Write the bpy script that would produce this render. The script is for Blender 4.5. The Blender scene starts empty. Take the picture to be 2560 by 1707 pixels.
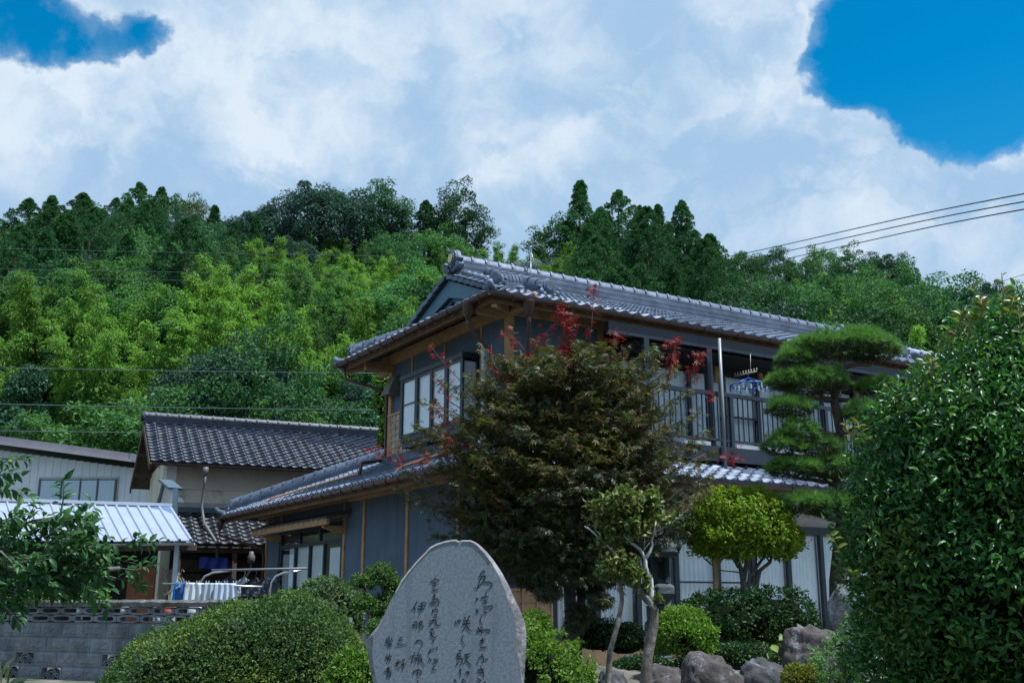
import bpy, math, random
import numpy as np
from mathutils import Vector, Matrix, noise as mnoise

random.seed(7)
RNG = np.random.default_rng(7)
scene = bpy.context.scene
COL = scene.collection

# ------------------------------------------------------------------ camera
CAM_Z = 1.0
PITCH = math.radians(13.9)
FPX = 2620.0                       # focal length in pixels of a 2560 wide picture
cam_data = bpy.data.cameras.new("camera")
cam_data.sensor_width = 36.0
cam_data.lens = FPX / 2560.0 * 36.0
cam_data.clip_start = 0.1
cam_data.clip_end = 3000.0
cam = bpy.data.objects.new("camera", cam_data)
cam.location = (0, 0, CAM_Z)
cam.rotation_euler = (math.pi / 2 + PITCH, 0, 0)
COL.objects.link(cam)
scene.camera = cam
CP, SP = math.cos(PITCH), math.sin(PITCH)


def at(x, y, Y):
    """world point at depth Y metres for a place noted on the survey sheet (2560 x 1707)"""
    u = (x - 1280.0) / FPX
    v = (853.5 - y) / FPX
    d = (u, CP - v * SP, SP + v * CP)
    k = Y / d[1]
    return Vector((d[0] * k, Y, d[2] * k + CAM_Z))


def survey(p):
    X, Y, Z = p[0], p[1], p[2] - CAM_Z
    f = Y * CP + Z * SP
    return 1280 + FPX * X / f, 853.5 - FPX * (-Y * SP + Z * CP) / f


def azel(x, y):
    u = (x - 1280.0) / FPX
    v = (853.5 - y) / FPX
    d = Vector((u, CP - v * SP, SP + v * CP)).normalized()
    return math.atan2(d.x, d.y), math.asin(d.z)


# ------------------------------------------------------------------ sun and sky
SUN_DIR = Vector((0.90, -0.36, 0.0)).normalized()
SUN_EL = math.radians(67)
sun_vec = Vector((SUN_DIR.x * math.cos(SUN_EL), SUN_DIR.y * math.cos(SUN_EL), math.sin(SUN_EL)))
sd = bpy.data.lights.new("sun", 'SUN')
sd.energy = 5.0
sd.angle = math.radians(0.55)
sd.color = (0.94, 0.975, 1.0)
sun = bpy.data.objects.new("sun", sd)
sun.rotation_euler = sun_vec.to_track_quat('Z', 'Y').to_euler()
sun.location = (30, -20, 60)
COL.objects.link(sun)

world = bpy.data.worlds.new("World")
scene.world = world
world.use_nodes = True


class NT:
    """small helper round a node tree"""
    def __init__(self, tree):
        self.t = tree
        self.n = tree.nodes
        self.l = tree.links

    def node(self, typ, **kw):
        nd = self.n.new(typ)
        for k, v in kw.items():
            setattr(nd, k, v)
        return nd

    def put(self, sock, val):
        if hasattr(val, 'is_linked') or hasattr(val, 'links'):
            self.l.new(val, sock)
        else:
            sock.default_value = val

    def math(self, op, a, b=0.0, c=None, clamp=False):
        nd = self.node('ShaderNodeMath', operation=op, use_clamp=clamp)
        self.put(nd.inputs[0], a)
        self.put(nd.inputs[1], b)
        if c is not None:
            self.put(nd.inputs[2], c)
        return nd.outputs[0]

    def mix(self, fac, a, b, blend='MIX'):
        nd = self.node('ShaderNodeMix', data_type='RGBA', blend_type=blend)
        self.put(nd.inputs['Factor'], fac)
        ca = nd.inputs[6]
        cb = nd.inputs[7]
        self.put(ca, a if hasattr(a, 'links') else tuple(a) + ((1.0,) if len(a) == 3 else ()))
        self.put(cb, b if hasattr(b, 'links') else tuple(b) + ((1.0,) if len(b) == 3 else ()))
        return nd.outputs[2]

    def smooth(self, v, lo, hi, a=0.0, b=1.0):
        nd = self.node('ShaderNodeMapRange', interpolation_type='SMOOTHSTEP')
        self.put(nd.inputs['Value'], v)
        nd.inputs['From Min'].default_value = lo
        nd.inputs['From Max'].default_value = hi
        nd.inputs['To Min'].default_value = a
        nd.inputs['To Max'].default_value = b
        return nd.outputs[0]

    def noise(self, vec, scale, detail=4.0, rough=0.55, dist=0.0, dims='3D'):
        nd = self.node('ShaderNodeTexNoise', noise_dimensions=dims)
        if vec is not None:
            self.l.new(vec, nd.inputs['Vector'])
        nd.inputs['Scale'].default_value = scale
        nd.inputs['Detail'].default_value = detail
        nd.inputs['Roughness'].default_value = rough
        nd.inputs['Distortion'].default_value = dist
        return nd.outputs[0]

    def comb(self, x, y, z=0.0):
        nd = self.node('ShaderNodeCombineXYZ')
        self.put(nd.inputs[0], x)
        self.put(nd.inputs[1], y)
        self.put(nd.inputs[2], z)
        return nd.outputs[0]


def build_sky():
    g = NT(world.node_tree)
    g.n.clear()
    out = g.node('ShaderNodeOutputWorld')
    bg = g.node('ShaderNodeBackground')
    g.l.new(bg.outputs[0], out.inputs[0])
    bg.inputs['Strength'].default_value = 0.115
    sky = g.node('ShaderNodeTexSky', sky_type='NISHITA')
    sky.sun_disc = False
    sky.sun_elevation = SUN_EL
    sky.sun_rotation = math.atan2(sun_vec.x, sun_vec.y)
    sky.air_density = 1.0
    sky.dust_density = 0.35
    sky.ozone_density = 2.2
    hs = g.node('ShaderNodeHueSaturation')
    hs.inputs['Saturation'].default_value = 1.52
    hs.inputs['Value'].default_value = 0.97
    hs.inputs['Hue'].default_value = 0.487
    g.l.new(sky.outputs[0], hs.inputs['Color'])
    tc = g.node('ShaderNodeTexCoord')
    sep = g.node('ShaderNodeSeparateXYZ')
    g.l.new(tc.outputs['Generated'], sep.inputs[0])
    az = g.math('ARCTAN2', sep.outputs[0], sep.outputs[1])
    el = g.math('ARCSINE', sep.outputs[2])
    # noise fields live on a dome scaled like a cloud layer, so that puffs get flatter low down
    dome = tc.outputs['Generated']
    warp = g.node('ShaderNodeTexNoise', noise_dimensions='3D')
    g.l.new(dome, warp.inputs['Vector'])
    warp.inputs['Scale'].default_value = 7.0
    warp.inputs['Detail'].default_value = 6.0
    warp.inputs['Roughness'].default_value = 0.62
    sub = g.node('ShaderNodeVectorMath', operation='SUBTRACT')
    g.l.new(warp.outputs['Color'], sub.inputs[0])
    sub.inputs[1].default_value = (0.5, 0.5, 0.5)
    sc = g.node('ShaderNodeVectorMath', operation='SCALE')
    g.l.new(sub.outputs[0], sc.inputs[0])
    sc.inputs['Scale'].default_value = 0.11
    addv = g.node('ShaderNodeVectorMath', operation='ADD')
    g.l.new(dome, addv.inputs[0])
    g.l.new(sc.outputs[0], addv.inputs[1])
    wd = addv.outputs[0]
    n_big = g.noise(wd, 2.3, 3.0, 0.5)
    n_mid = g.noise(wd, 6.5, 7.0, 0.58, 0.3)
    n_fine = g.noise(wd, 22.0, 6.0, 0.62, 0.2)
    offv = g.node('ShaderNodeVectorMath', operation='ADD')
    g.l.new(wd, offv.inputs[0])
    offv.inputs[1].default_value = (0.035, 0.0, 0.045)
    n_off = g.noise(offv.outputs[0], 6.5, 5.0, 0.58, 0.3)
    relief = g.math('SUBTRACT', n_mid, n_off)
    sw = g.node('ShaderNodeSeparateXYZ')
    g.l.new(sc.outputs[0], sw.inputs[0])
    azw = g.math('ADD', az, sw.outputs[0])
    elw = g.math('ADD', el, sw.outputs[2])

    def blob(px, py, rx, ry, lo=0.0, hi=1.0, hard=True):
        a0, e0 = azel(px, py)
        ax = abs(azel(px + rx, py)[0] - a0)
        ey = abs(azel(px, py - ry)[1] - e0)
        dx = g.math('DIVIDE', g.math('SUBTRACT', azw, a0), ax)
        dy = g.math('DIVIDE', g.math('SUBTRACT', elw, e0), ey)
        r = g.math('ADD', g.math('MULTIPLY', dx, dx), g.math('MULTIPLY', dy, dy))
        return g.smooth(r, 1.7, 0.35, lo, hi) if hard else g.smooth(r, 3.2, 0.0, lo, hi)

    # field > 0.5 is cloud
    f = g.math('MULTIPLY_ADD', n_big, 0.55, 0.62)
    f = g.math('ADD', f, g.math('MULTIPLY_ADD', n_mid, 0.75, -0.375))
    f = g.math('ADD', f, g.math('MULTIPLY_ADD', n_fine, 0.44, -0.22))

    def puffs(scale):
        vo = g.node('ShaderNodeTexVoronoi', feature='SMOOTH_F1')
        g.l.new(wd, vo.inputs['Vector'])
        vo.inputs['Scale'].default_value = scale
        vo.inputs['Smoothness'].default_value = 0.5
        return g.math('MULTIPLY_ADD', vo.outputs['Distance'], -1.0, 0.45)
    pf = g.math('ADD', g.math('MULTIPLY', puffs(17.0), 0.7), g.math('MULTIPLY', puffs(41.0), 0.4))
    f = g.math('ADD', f, g.math('MULTIPLY', pf, 0.55))
    gap_r = blob(2640, 20, 745, 345, 0.0, 1.15)
    gap_l = blob(160, 66, 215, 82, 0.0, 0.62, False)
    f = g.math('SUBTRACT', g.math('SUBTRACT', f, gap_r), gap_l)
    alpha = g.smooth(f, 0.37, 0.66)
    thin = g.smooth(f, 0.22, 0.75)
    alpha = g.math('MAXIMUM', g.math('MULTIPLY', thin, 0.55), alpha)
    # shading of the cloud mass
    lit = g.math('MULTIPLY_ADD', n_mid, 1.7, -0.62)
    lit = g.math('ADD', lit, g.math('MULTIPLY', relief, 2.6))
    lit = g.math('ADD', lit, g.math('MULTIPLY_ADD', n_fine, 0.45, -0.22))
    lit = g.math('ADD', lit, g.math('MULTIPLY', pf, 0.5))
    edge = g.smooth(f, 1.0, 0.55)
    lit = g.math('ADD', lit, g.math('MULTIPLY', edge, 0.45))
    for (x, y, rx, ry, w) in ((140, 185, 170, 90, .50), (690, 300, 90, 70, .55), (1310, 120, 110, 190, .38),
                              (1960, 110, 120, 160, .28), (1740, 960, 10, 10, 0.0), (1260, 390, 90, 70, .25),
                              (2200, 500, 70, 90, .42), (60, 360, 70, 60, .3), (560, 200, 200, 120, .22)):
        if w:
            lit = g.math('ADD', lit, g.math('MULTIPLY', blob(x, y, rx * 1.5, ry * 1.5, 0.0, w * 2.6, False), n_mid))
    for (x, y, rx, ry, w) in ((1560, 330, 260, 230, .22), (1000, 520, 420, 120, .2), (330, 420, 200, 90, .18)):
        lit = g.math('SUBTRACT', lit, blob(x, y, rx, ry, 0.0, w, False))
    # nearer puffs with bright rims in front of the grey mass
    n_p = g.noise(wd, 4.2, 7.0, 0.56, 0.5)
    rim = g.math('MULTIPLY', g.smooth(n_p, 0.485, 0.525), g.smooth(n_p, 0.66, 0.53))
    lit = g.math('ADD', lit, g.math('MULTIPLY', rim, 0.38))
    lit = g.smooth(lit, 0.0, 1.72)
    cloud = g.mix(lit, (2.40, 3.65, 5.15), (4.7, 5.4, 6.1))
    col = g.mix(alpha, hs.outputs[0], cloud)
    # below the horizon: dull ground colour
    gnd = g.smooth(el, -0.06, -0.01)
    col = g.mix(gnd, (0.35, 0.38, 0.36), col)
    g.l.new(col, bg.inputs['Color'])


build_sky()

vs = scene.view_settings
scene.display_settings.display_device = 'sRGB'
vs.view_transform = 'Standard'
vs.look = 'None'
vs.exposure = 0.45
vs.gamma = 1.0
vs.use_curve_mapping = False
scene.render.engine = 'CYCLES'
cy = scene.cycles
cy.max_bounces = 6
cy.diffuse_bounces = 3
cy.glossy_bounces = 3
cy.transmission_bounces = 4
cy.transparent_max_bounces = 6
cy.caustics_reflective = False
cy.caustics_refractive = False
cy.use_denoising = True
try:
    cy.denoiser = 'OPENIMAGEDENOISE'
    cy.denoising_input_passes = 'RGB_ALBEDO_NORMAL'
except Exception:
    pass
cy.use_adaptive_sampling = True
cy.adaptive_threshold = 0.01

# ------------------------------------------------------------------ mesh helpers


def link(o, parent=None):
    COL.objects.link(o)
    if parent is not None:
        o.parent = parent
    return o


def empty(name, loc=(0, 0, 0), rz=0.0):
    o = bpy.data.objects.new(name, None)
    o.empty_display_size = 0.2
    o.location = loc
    o.rotation_euler = (0, 0, rz)
    COL.objects.link(o)
    return o


def tag(o, label=None, cat=None, group=None, kind=None):
    if label:
        o['label'] = label
    if cat:
        o['category'] = cat
    if group:
        o['group'] = group
    if kind:
        o['kind'] = kind
    return o


class MB:
    def __init__(self):
        self.v = []
        self.f = []

    def add(self, vs_, fs):
        k = len(self.v)
        self.v.extend([tuple(p) for p in vs_])
        self.f.extend([tuple(i + k for i in f) for f in fs])
        return self

    def hexa(self, p):
        return self.add(p, [(0, 3, 2, 1), (4, 5, 6, 7), (0, 1, 5, 4), (1, 2, 6, 5), (2, 3, 7, 6), (3, 0, 4, 7)])

    def box(self, x0, x1, y0, y1, z0, z1):
        return self.hexa([(x0, y0, z0), (x1, y0, z0), (x1, y1, z0), (x0, y1, z0),
                          (x0, y0, z1), (x1, y0, z1), (x1, y1, z1), (x0, y1, z1)])

    def bar(self, a, b, w, h, up=(0, 0, 1)):
        """rectangular bar from a to b, w wide and h tall (centred)"""
        a, b = Vector(a), Vector(b)
        d = (b - a).normalized()
        upv = Vector(up)
        s = d.cross(upv)
        if s.length < 1e-5:
            s = d.cross(Vector((0, 1, 0)))
        s.normalize()
        n = s.cross(d).normalized()
        s = s * (w / 2)
        n = n * (h / 2)
        return self.hexa([a - s - n, a + s - n, b + s - n, b - s - n, a - s + n, a + s + n, b + s + n, b - s + n])

    def tube(self, path, r, n=8, caps=True):
        path = [Vector(p) for p in path]
        m = len(path)
        rs = r if isinstance(r, (list, tuple)) else [r] * m
        vs_, fs = [], []
        prev = None
        for i, p in enumerate(path):
            if i == 0:
                d = path[1] - p
            elif i == m - 1:
                d = p - path[i - 1]
            else:
                d = path[i + 1] - path[i - 1]
            d.normalize()
            if prev is None:
                ref = Vector((0, 0, 1)) if abs(d.z) < 0.9 else Vector((1, 0, 0))
                s = d.cross(ref).normalized()
            else:
                s = prev - d * prev.dot(d)
                if s.length < 1e-6:
                    s = d.cross(Vector((0, 0, 1)))
                s.normalize()
            prev = s
            t = d.cross(s)
            for k in range(n):
                a = 2 * math.pi * k / n
                vs_.append(p + s * (rs[i] * math.cos(a)) + t * (rs[i] * math.sin(a)))
        for i in range(m - 1):
            for k in range(n):
                k2 = (k + 1) % n
                fs.append((i * n + k, i * n + k2, (i + 1) * n + k2, (i + 1) * n + k))
        if caps:
            fs.append(tuple(range(n))[::-1])
            fs.append(tuple((m - 1) * n + k for k in range(n)))
        return self.add(vs_, fs)

    def lathe(self, prof, n=16, c=(0, 0, 0)):
        vs_, fs = [], []
        m = len(prof)
        for (r, z) in prof:
            for k in range(n):
                a = 2 * math.pi * (k + .5) / n
                vs_.append((c[0] + r * math.cos(a), c[1] + r * math.sin(a), c[2] + z))
        for i in range(m - 1):
            for k in range(n):
                k2 = (k + 1) % n
                fs.append((i * n + k, i * n + k2, (i + 1) * n + k2, (i + 1) * n + k))
        fs.append(tuple(range(n))[::-1])
        fs.append(tuple((m - 1) * n + k for k in range(n)))
        return self.add(vs_, fs)

    def prism(self, poly, vec):
        """poly: list of 3D points (planar), extruded by vec"""
        n = len(poly)
        vec = Vector(vec)
        a = [Vector(p) for p in poly]
        b = [p + vec for p in a]
        fs = [tuple(range(n))[::-1], tuple(range(n, 2 * n))]
        for k in range(n):
            k2 = (k + 1) % n
            fs.append((k, k2, n + k2, n + k))
        return self.add(a + b, fs)

    def mesh(self, name):
        me = bpy.data.meshes.new(name)
        me.from_pydata(self.v, [], self.f)
        me.update()
        return me

    def build(self, name, mat, parent=None, smooth=False, bevel=0.0, seg=2):
        me = self.mesh(name)
        o = bpy.data.objects.new(name, me)
        if mat is not None:
            me.materials.append(mat)
        if smooth:
            me.polygons.foreach_set('use_smooth', [True] * len(me.polygons))
        link(o, parent)
        if bevel > 0:
            bv = o.modifiers.new('bevel', 'BEVEL')
            bv.width = bevel
            bv.segments = seg
            bv.limit_method = 'ANGLE'
            bv.angle_limit = math.radians(35)
        return o


def fix_normals(o):
    import bmesh
    bm = bmesh.new()
    bm.from_mesh(o.data)
    bmesh.ops.recalc_face_normals(bm, faces=bm.faces)
    bm.to_mesh(o.data)
    bm.free()
    return o


def inst(src, name, parent, mat4):
    o = bpy.data.objects.new(name, src)
    o.matrix_basis = mat4
    COL.objects.link(o)
    o.parent = parent
    return o


def copy_tree(o, parent=None):
    c = o.copy()
    COL.objects.link(c)
    c.parent = parent
    for ch in list(o.children):
        copy_tree(ch, c)
    return c


def fast_mesh(name, V, nper, tris):
    """V: (N*nper,3) array, tris: list of index triples/quads within one piece -> one mesh"""
    N = len(V) // nper
    me = bpy.data.meshes.new(name)
    me.vertices.add(len(V))
    me.vertices.foreach_set('co', np.ascontiguousarray(V, dtype=np.float32).ravel())
    base = (np.arange(N) * nper)[:, None]
    loops = []
    sizes = []
    for t in tris:
        sizes.append(len(t))
    pat = np.concatenate([np.array(t) for t in tris])
    idx = (base + pat[None, :]).astype(np.int32).ravel()
    tot = np.tile(np.array(sizes, dtype=np.int32), N)
    start = np.concatenate([[0], np.cumsum(tot)[:-1]]).astype(np.int32)
    me.loops.add(len(idx))
    me.loops.foreach_set('vertex_index', idx)
    me.polygons.add(len(tot))
    me.polygons.foreach_set('loop_start', start)
    me.update(calc_edges=True)
    me.validate()
    return me


# ------------------------------------------------------------------ materials
MATS = {}


def mat(name, col, rough=0.7, var=0.15, scale=6.0, bump=0.0, bscale=30.0, metal=0.0, spec=0.4, col2=None, coord='Object',
        patch=None, pscale=1.5, plo=0.5, phi=0.62, island=0.0, detail=6.0, streak=None, slo=.5, shi=.75):
    """plain surface: base colour, mottled by noise; patch = second colour in stains"""
    if name in MATS:
        return MATS[name]
    m = bpy.data.materials.new(name)
    m.use_nodes = True
    g = NT(m.node_tree)
    b = g.n['Principled BSDF']
    tc = g.node('ShaderNodeTexCoord')
    if coord == 'World':
        geo = g.node('ShaderNodeNewGeometry')
        vec = geo.outputs['Position']
    else:
        vec = tc.outputs[coord]
    n = g.noise(vec, scale, detail, 0.6)
    dark = tuple(c * (1 - var) for c in col)
    lite = tuple(min(1, c * (1 + var)) for c in (col2 or col))
    c = g.mix(g.smooth(n, 0.3, 0.7), dark, lite)
    if patch:
        n2 = g.noise(vec, pscale, 8.0, 0.62)
        c = g.mix(g.smooth(n2, plo, phi), c, patch)
    if streak:
        mp_ = g.node('ShaderNodeMapping')
        mp_.inputs['Scale'].default_value = (7.0, 7.0, 0.55)
        g.l.new(vec, mp_.inputs['Vector'])
        n4 = g.noise(mp_.outputs[0], 1.3, 6.0, 0.65)
        c = g.mix(g.smooth(n4, slo, shi), c, streak)
    if island:
        geo2 = g.node('ShaderNodeNewGeometry')
        oi = g.node('ShaderNodeObjectInfo')
        rnd = g.math('FRACT', g.math('ADD', geo2.outputs['Random Per Island'], oi.outputs['Random']))
        f = g.math('MULTIPLY_ADD', rnd, 2 * island, 1 - island)
        c = g.mix(1.0, c, g.comb(f, f, f), 'MULTIPLY')
    g.l.new(c, b.inputs['Base Color'])
    b.inputs['Roughness'].default_value = rough
    b.inputs['Metallic'].default_value = metal
    b.inputs['Specular IOR Level'].default_value = spec
    if bump:
        nb = g.noise(vec, bscale, 8.0, 0.65)
        bp = g.node('ShaderNodeBump')
        bp.inputs['Strength'].default_value = bump
        bp.inputs['Distance'].default_value = 0.02
        g.l.new(nb, bp.inputs['Height'])
        g.l.new(bp.outputs[0], b.inputs['Normal'])
    MATS[name] = m
    return m


def leaf_mat(name, cols, rough=0.45, spec=0.35, trans=0.3, big=None, bscale=0.5, blo=.45, bhi=.6, coord='Object', tcol=None, gain=1.0, vary=.3, hue=0.0):
    """foliage: colour drawn per leaf from cols, a share of light passes through; big = second leaf colour in patches"""
    if name in MATS:
        return MATS[name]
    m = bpy.data.materials.new(name)
    m.use_nodes = True
    g = NT(m.node_tree)
    b = g.n['Principled BSDF']
    out = g.n['Material Output']
    geo = g.node('ShaderNodeNewGeometry')
    ramp = g.node('ShaderNodeValToRGB')
    els = ramp.color_ramp.elements
    els[0].color = cols[0] + (1,)
    els[1].color = cols[-1] + (1,)
    els[0].position = 0.0
    els[1].position = 1.0
    for i, c in enumerate(cols[1:-1]):
        e = els.new((i + 1) / (len(cols) - 1))
        e.color = c + (1,)
    g.l.new(geo.outputs['Random Per Island'], ramp.inputs[0])
    c = ramp.outputs[0]
    oi = g.node('ShaderNodeObjectInfo')
    vv = g.math('MULTIPLY_ADD', oi.outputs['Random'], vary * gain, (1 - vary / 2) * gain)
    c = g.mix(1.0, c, g.comb(vv, vv, vv), 'MULTIPLY')
    if hue:
        hr = g.math('FRACT', g.math('MULTIPLY', oi.outputs['Random'], 7.31))
        c = g.mix(g.math('MULTIPLY', hr, hue), c, g.mix(1.0, c, (1.75, 1.25, .7), 'MULTIPLY'))
    if big:
        vec = geo.outputs['Position'] if coord == 'World' else g.node('ShaderNodeTexCoord').outputs['Object']
        n2 = g.noise(vec, bscale, 4.0, 0.6)
        n3 = g.math('ADD', n2, g.math('MULTIPLY_ADD', geo.outputs['Random Per Island'], 0.16, -0.08))
        c = g.mix(g.smooth(n3, blo, bhi), c, big)
    g.l.new(c, b.inputs['Base Color'])
    b.inputs['Roughness'].default_value = rough
    b.inputs['Specular IOR Level'].default_value = spec
    tr = g.node('ShaderNodeBsdfTranslucent')
    tint = g.mix(1.0, c, tcol or (1.15, 1.35, 0.7), 'MULTIPLY')
    g.l.new(tint, tr.inputs['Color'])
    mx = g.node('ShaderNodeMixShader')
    mx.inputs[0].default_value = trans
    g.l.new(b.outputs[0], mx.inputs[1])
    g.l.new(tr.outputs[0], mx.inputs[2])
    g.l.new(mx.outputs[0], out.inputs['Surface'])
    MATS[name] = m
    return m


def glass_mat(name, boost=1.5):
    """window glass: clear, mirroring more at flat angles"""
    m = bpy.data.materials.new(name)
    m.use_nodes = True
    g = NT(m.node_tree)
    out = g.n['Material Output']
    g.n.remove(g.n['Principled BSDF'])
    gl = g.node('ShaderNodeBsdfGlossy')
    gl.inputs['Roughness'].default_value = 0.02
    gl.inputs['Color'].default_value = (0.95, 0.97, 1.0, 1)
    t = g.node('ShaderNodeBsdfTransparent')
    t.inputs[0].default_value = (0.93, 0.96, 0.98, 1)
    lw = g.node('ShaderNodeLayerWeight')
    lw.inputs['Blend'].default_value = 0.5
    fac = g.math('MULTIPLY_ADD', g.math('POWER', lw.outputs['Facing'], 4.0), 0.9, 0.04)
    mx = g.node('ShaderNodeMixShader')
    g.l.new(g.math('MULTIPLY', fac, boost * .6, clamp=True), mx.inputs[0])
    g.l.new(t.outputs[0], mx.inputs[1])
    g.l.new(gl.outputs[0], mx.inputs[2])
    g.l.new(mx.outputs[0], out.inputs['Surface'])
    MATS[name] = m
    return m
# ------------------------------------------------------------------ foliage helpers


def unit(a):
    n = np.linalg.norm(a, axis=1, keepdims=True)
    n[n < 1e-9] = 1
    return a / n


def rand_dirs(n):
    return unit(RNG.normal(size=(n, 3)))


def leaves(name, pos, axis, nrm, length, ratio=0.45, kind='rhomb', fold=0.25, droop=0.2):
    """one mesh of n leaves. pos: leaf base, axis: the way it points, nrm: its upper side"""
    n = len(pos)
    a = unit(axis)
    s = unit(np.cross(a, nrm))
    u = np.cross(s, a)
    L = (np.ones(n) * length if np.isscalar(length) else length)[:, None]
    W = L * ratio * 0.5

    def P(t, w, h):
        return pos + a * L * t + s * W * w + u * L * h
    if kind == 'rhomb':
        V = np.stack([P(0, 0, 0), P(.45, 1, fold * ratio), P(1, 0, -droop * .4), P(.45, -1, fold * ratio)], 1)
        return fast_mesh(name, V.reshape(-1, 3), 4, [(0, 1, 2), (0, 2, 3)])
    if kind == 'leaf':
        f = fold * ratio
        V = np.stack([P(0, 0, 0), P(.33, .9, f), P(.33, 0, 0), P(.33, -.9, f),
                      P(.68, .8, f - droop * .25), P(.68, 0, -droop * .3), P(.68, -.8, f - droop * .25), P(1, 0, -droop)], 1)
        return fast_mesh(name, V.reshape(-1, 3), 8, [(0, 2, 1), (0, 3, 2), (1, 2, 5, 4), (2, 3, 6, 5), (4, 5, 7), (5, 6, 7)])
    if kind == 'maple':
        parts = [P(0, 0, 0)]
        fs = []
        k = 1
        for ang, ln in ((-78, .55), (-40, .88), (0, 1.0), (40, .88), (78, .55)):
            ca, sa = math.cos(math.radians(ang)), math.sin(math.radians(ang))
            d = a * ca + s * sa
            q = s * ca - a * sa
            tip = pos + d * L * ln - u * L * droop * ln
            l_ = pos + d * L * ln * .5 + q * L * .085
            r_ = pos + d * L * ln * .5 - q * L * .085
            parts += [l_, tip, r_]
            fs += [(0, k, k + 1), (0, k + 1, k + 2)]
            k += 3
        V = np.stack(parts, 1)
        return fast_mesh(name, V.reshape(-1, 3), 16, fs)
    if kind == 'needle':
        V = np.stack([P(0, 1, 0), P(0, -1, 0), P(1, 0, -droop)], 1)
        return fast_mesh(name, V.reshape(-1, 3), 3, [(0, 1, 2)])


def obj_from(me, name, m, parent=None):
    me.materials.append(m)
    o = bpy.data.objects.new(name, me)
    return link(o, parent)


def bumps(d, k=3.0, seed=0, amp=1.0):
    """smooth pseudo noise on directions, about -1..1"""
    r = np.random.default_rng(1000 + seed)
    out = np.zeros(len(d))
    for i in range(7):
        w = r.normal(size=3) * k * (1 + .35 * i)
        out += np.sin(d @ w + r.uniform(0, 6.28)) / (1 + .35 * i)
    return out / 2.6 * amp


def shell(n, radii, seed, lump=0.1, k=3.0, depth=0.25, zmin=-1.0, power=1.0):
    """points through the outer skin of a lumpy ellipsoid, with outward normals"""
    d = rand_dirs(int(n * 1.8))
    d = d[d[:, 2] > zmin][:n]
    r = 1 + lump * bumps(d, k, seed) + lump * .5 * bumps(d, k * 2.7, seed + 5)
    r = r * (1 - depth * RNG.random(len(d)) ** 2 + .022 * np.abs(RNG.normal(size=len(d))))
    R = np.array(radii)
    p = d * R * r[:, None]
    if power != 1.0:
        p[:, 2] = np.sign(p[:, 2]) * np.abs(p[:, 2] / R[2]) ** power * R[2]
    nr = unit(d / R)
    return p, nr


def shell_clumped(n, radii, seed, csize, per, lump=.1, k=3.0, depth=.25, zmin=-1.0):
    """like shell, but the leaves gather in small tufts"""
    c, nr = shell(max(8, int(n / per)), radii, seed, lump, k, depth, zmin)
    idx = np.repeat(np.arange(len(c)), per)
    d = rand_dirs(len(idx))
    cs = csize * RNG.uniform(.6, 1.3, len(c))
    p = c[idx] + d * (cs[idx] * RNG.random(len(idx)) ** .4)[:, None]
    return p, unit(nr[idx] * .55 + d * .75)


def clumps(centers, radii, per, size_jit=0.5, up=0.25):
    """leaf positions on many small balls: centres (m,3), radii (m,)"""
    m = len(centers)
    idx = np.repeat(np.arange(m), per)
    d = rand_dirs(len(idx))
    d[:, 2] += up
    d = unit(d)
    rr = radii[idx] * (0.55 + 0.5 * RNG.random(len(idx)))
    p = centers[idx] + d * rr[:, None] * np.array([1, 1, .75])
    return p, d


def scatter_axes(nr, out=0.5, down=0.0):
    t = rand_dirs(len(nr))
    ax = t * (1 - out) + nr * out
    ax[:, 2] -= down
    return unit(ax)


def jitter(nr, a):
    return unit(nr + RNG.normal(size=nr.shape) * a)


def branch_path(a, b, sag=0.0, wob=0.05, n=5):
    a, b = Vector(a), Vector(b)
    out = []
    for i in range(n + 1):
        t = i / n
        p = a.lerp(b, t)
        p.z += sag * math.sin(math.pi * t)
        if 0 < i < n:
            p += Vector((random.uniform(-wob, wob), random.uniform(-wob, wob), random.uniform(-wob, wob)))
        out.append(p)
    return out
# ------------------------------------------------------------------ ground and hill
GROUND_NEAR = -0.55


def ground_z(x, y):
    """garden terrace in front of the house, falling to the lane where the viewer stands"""
    t = min(1, max(0, (y - 6.0) / 3.0))
    t = t * t * (3 - 2 * t)
    z = GROUND_NEAR * (1 - t)
    m = math.exp(-((x - 0.8) / 2.6) ** 2 - ((y - 12.2) / 1.8) ** 2) * 0.32     # low mound the maple grows on
    return z + m


def make_ground():
    xs = np.concatenate([[-1500, -600, -200, -90, -45], np.linspace(-25, 25, 51), [45, 90, 200, 600, 1500]])
    ys = np.concatenate([[-300, -60, -20], np.linspace(-5, 40, 46), [60, 100, 200, 500, 1200, 2600]])
    vs_, fs = [], []
    for y in ys:
        for x in xs:
            vs_.append((x, y, ground_z(x, y) if abs(x) < 30 and y < 45 else (0.0 if y > 8 else GROUND_NEAR)))
    nx = len(xs)
    for j in range(len(ys) - 1):
        for i in range(nx - 1):
            fs.append((j * nx + i, j * nx + i + 1, (j + 1) * nx + i + 1, (j + 1) * nx + i))
    m = mat('soil', (0.13, 0.12, 0.10), 0.95, 0.35, 3.0, bump=0.6, bscale=25, coord='World', patch=(0.035, 0.06, 0.022), pscale=1.4, plo=.46, phi=.58)
    o = MB().add(vs_, fs).build('ground', m, smooth=True)
    tag(o, kind='structure')


make_ground()

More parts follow.
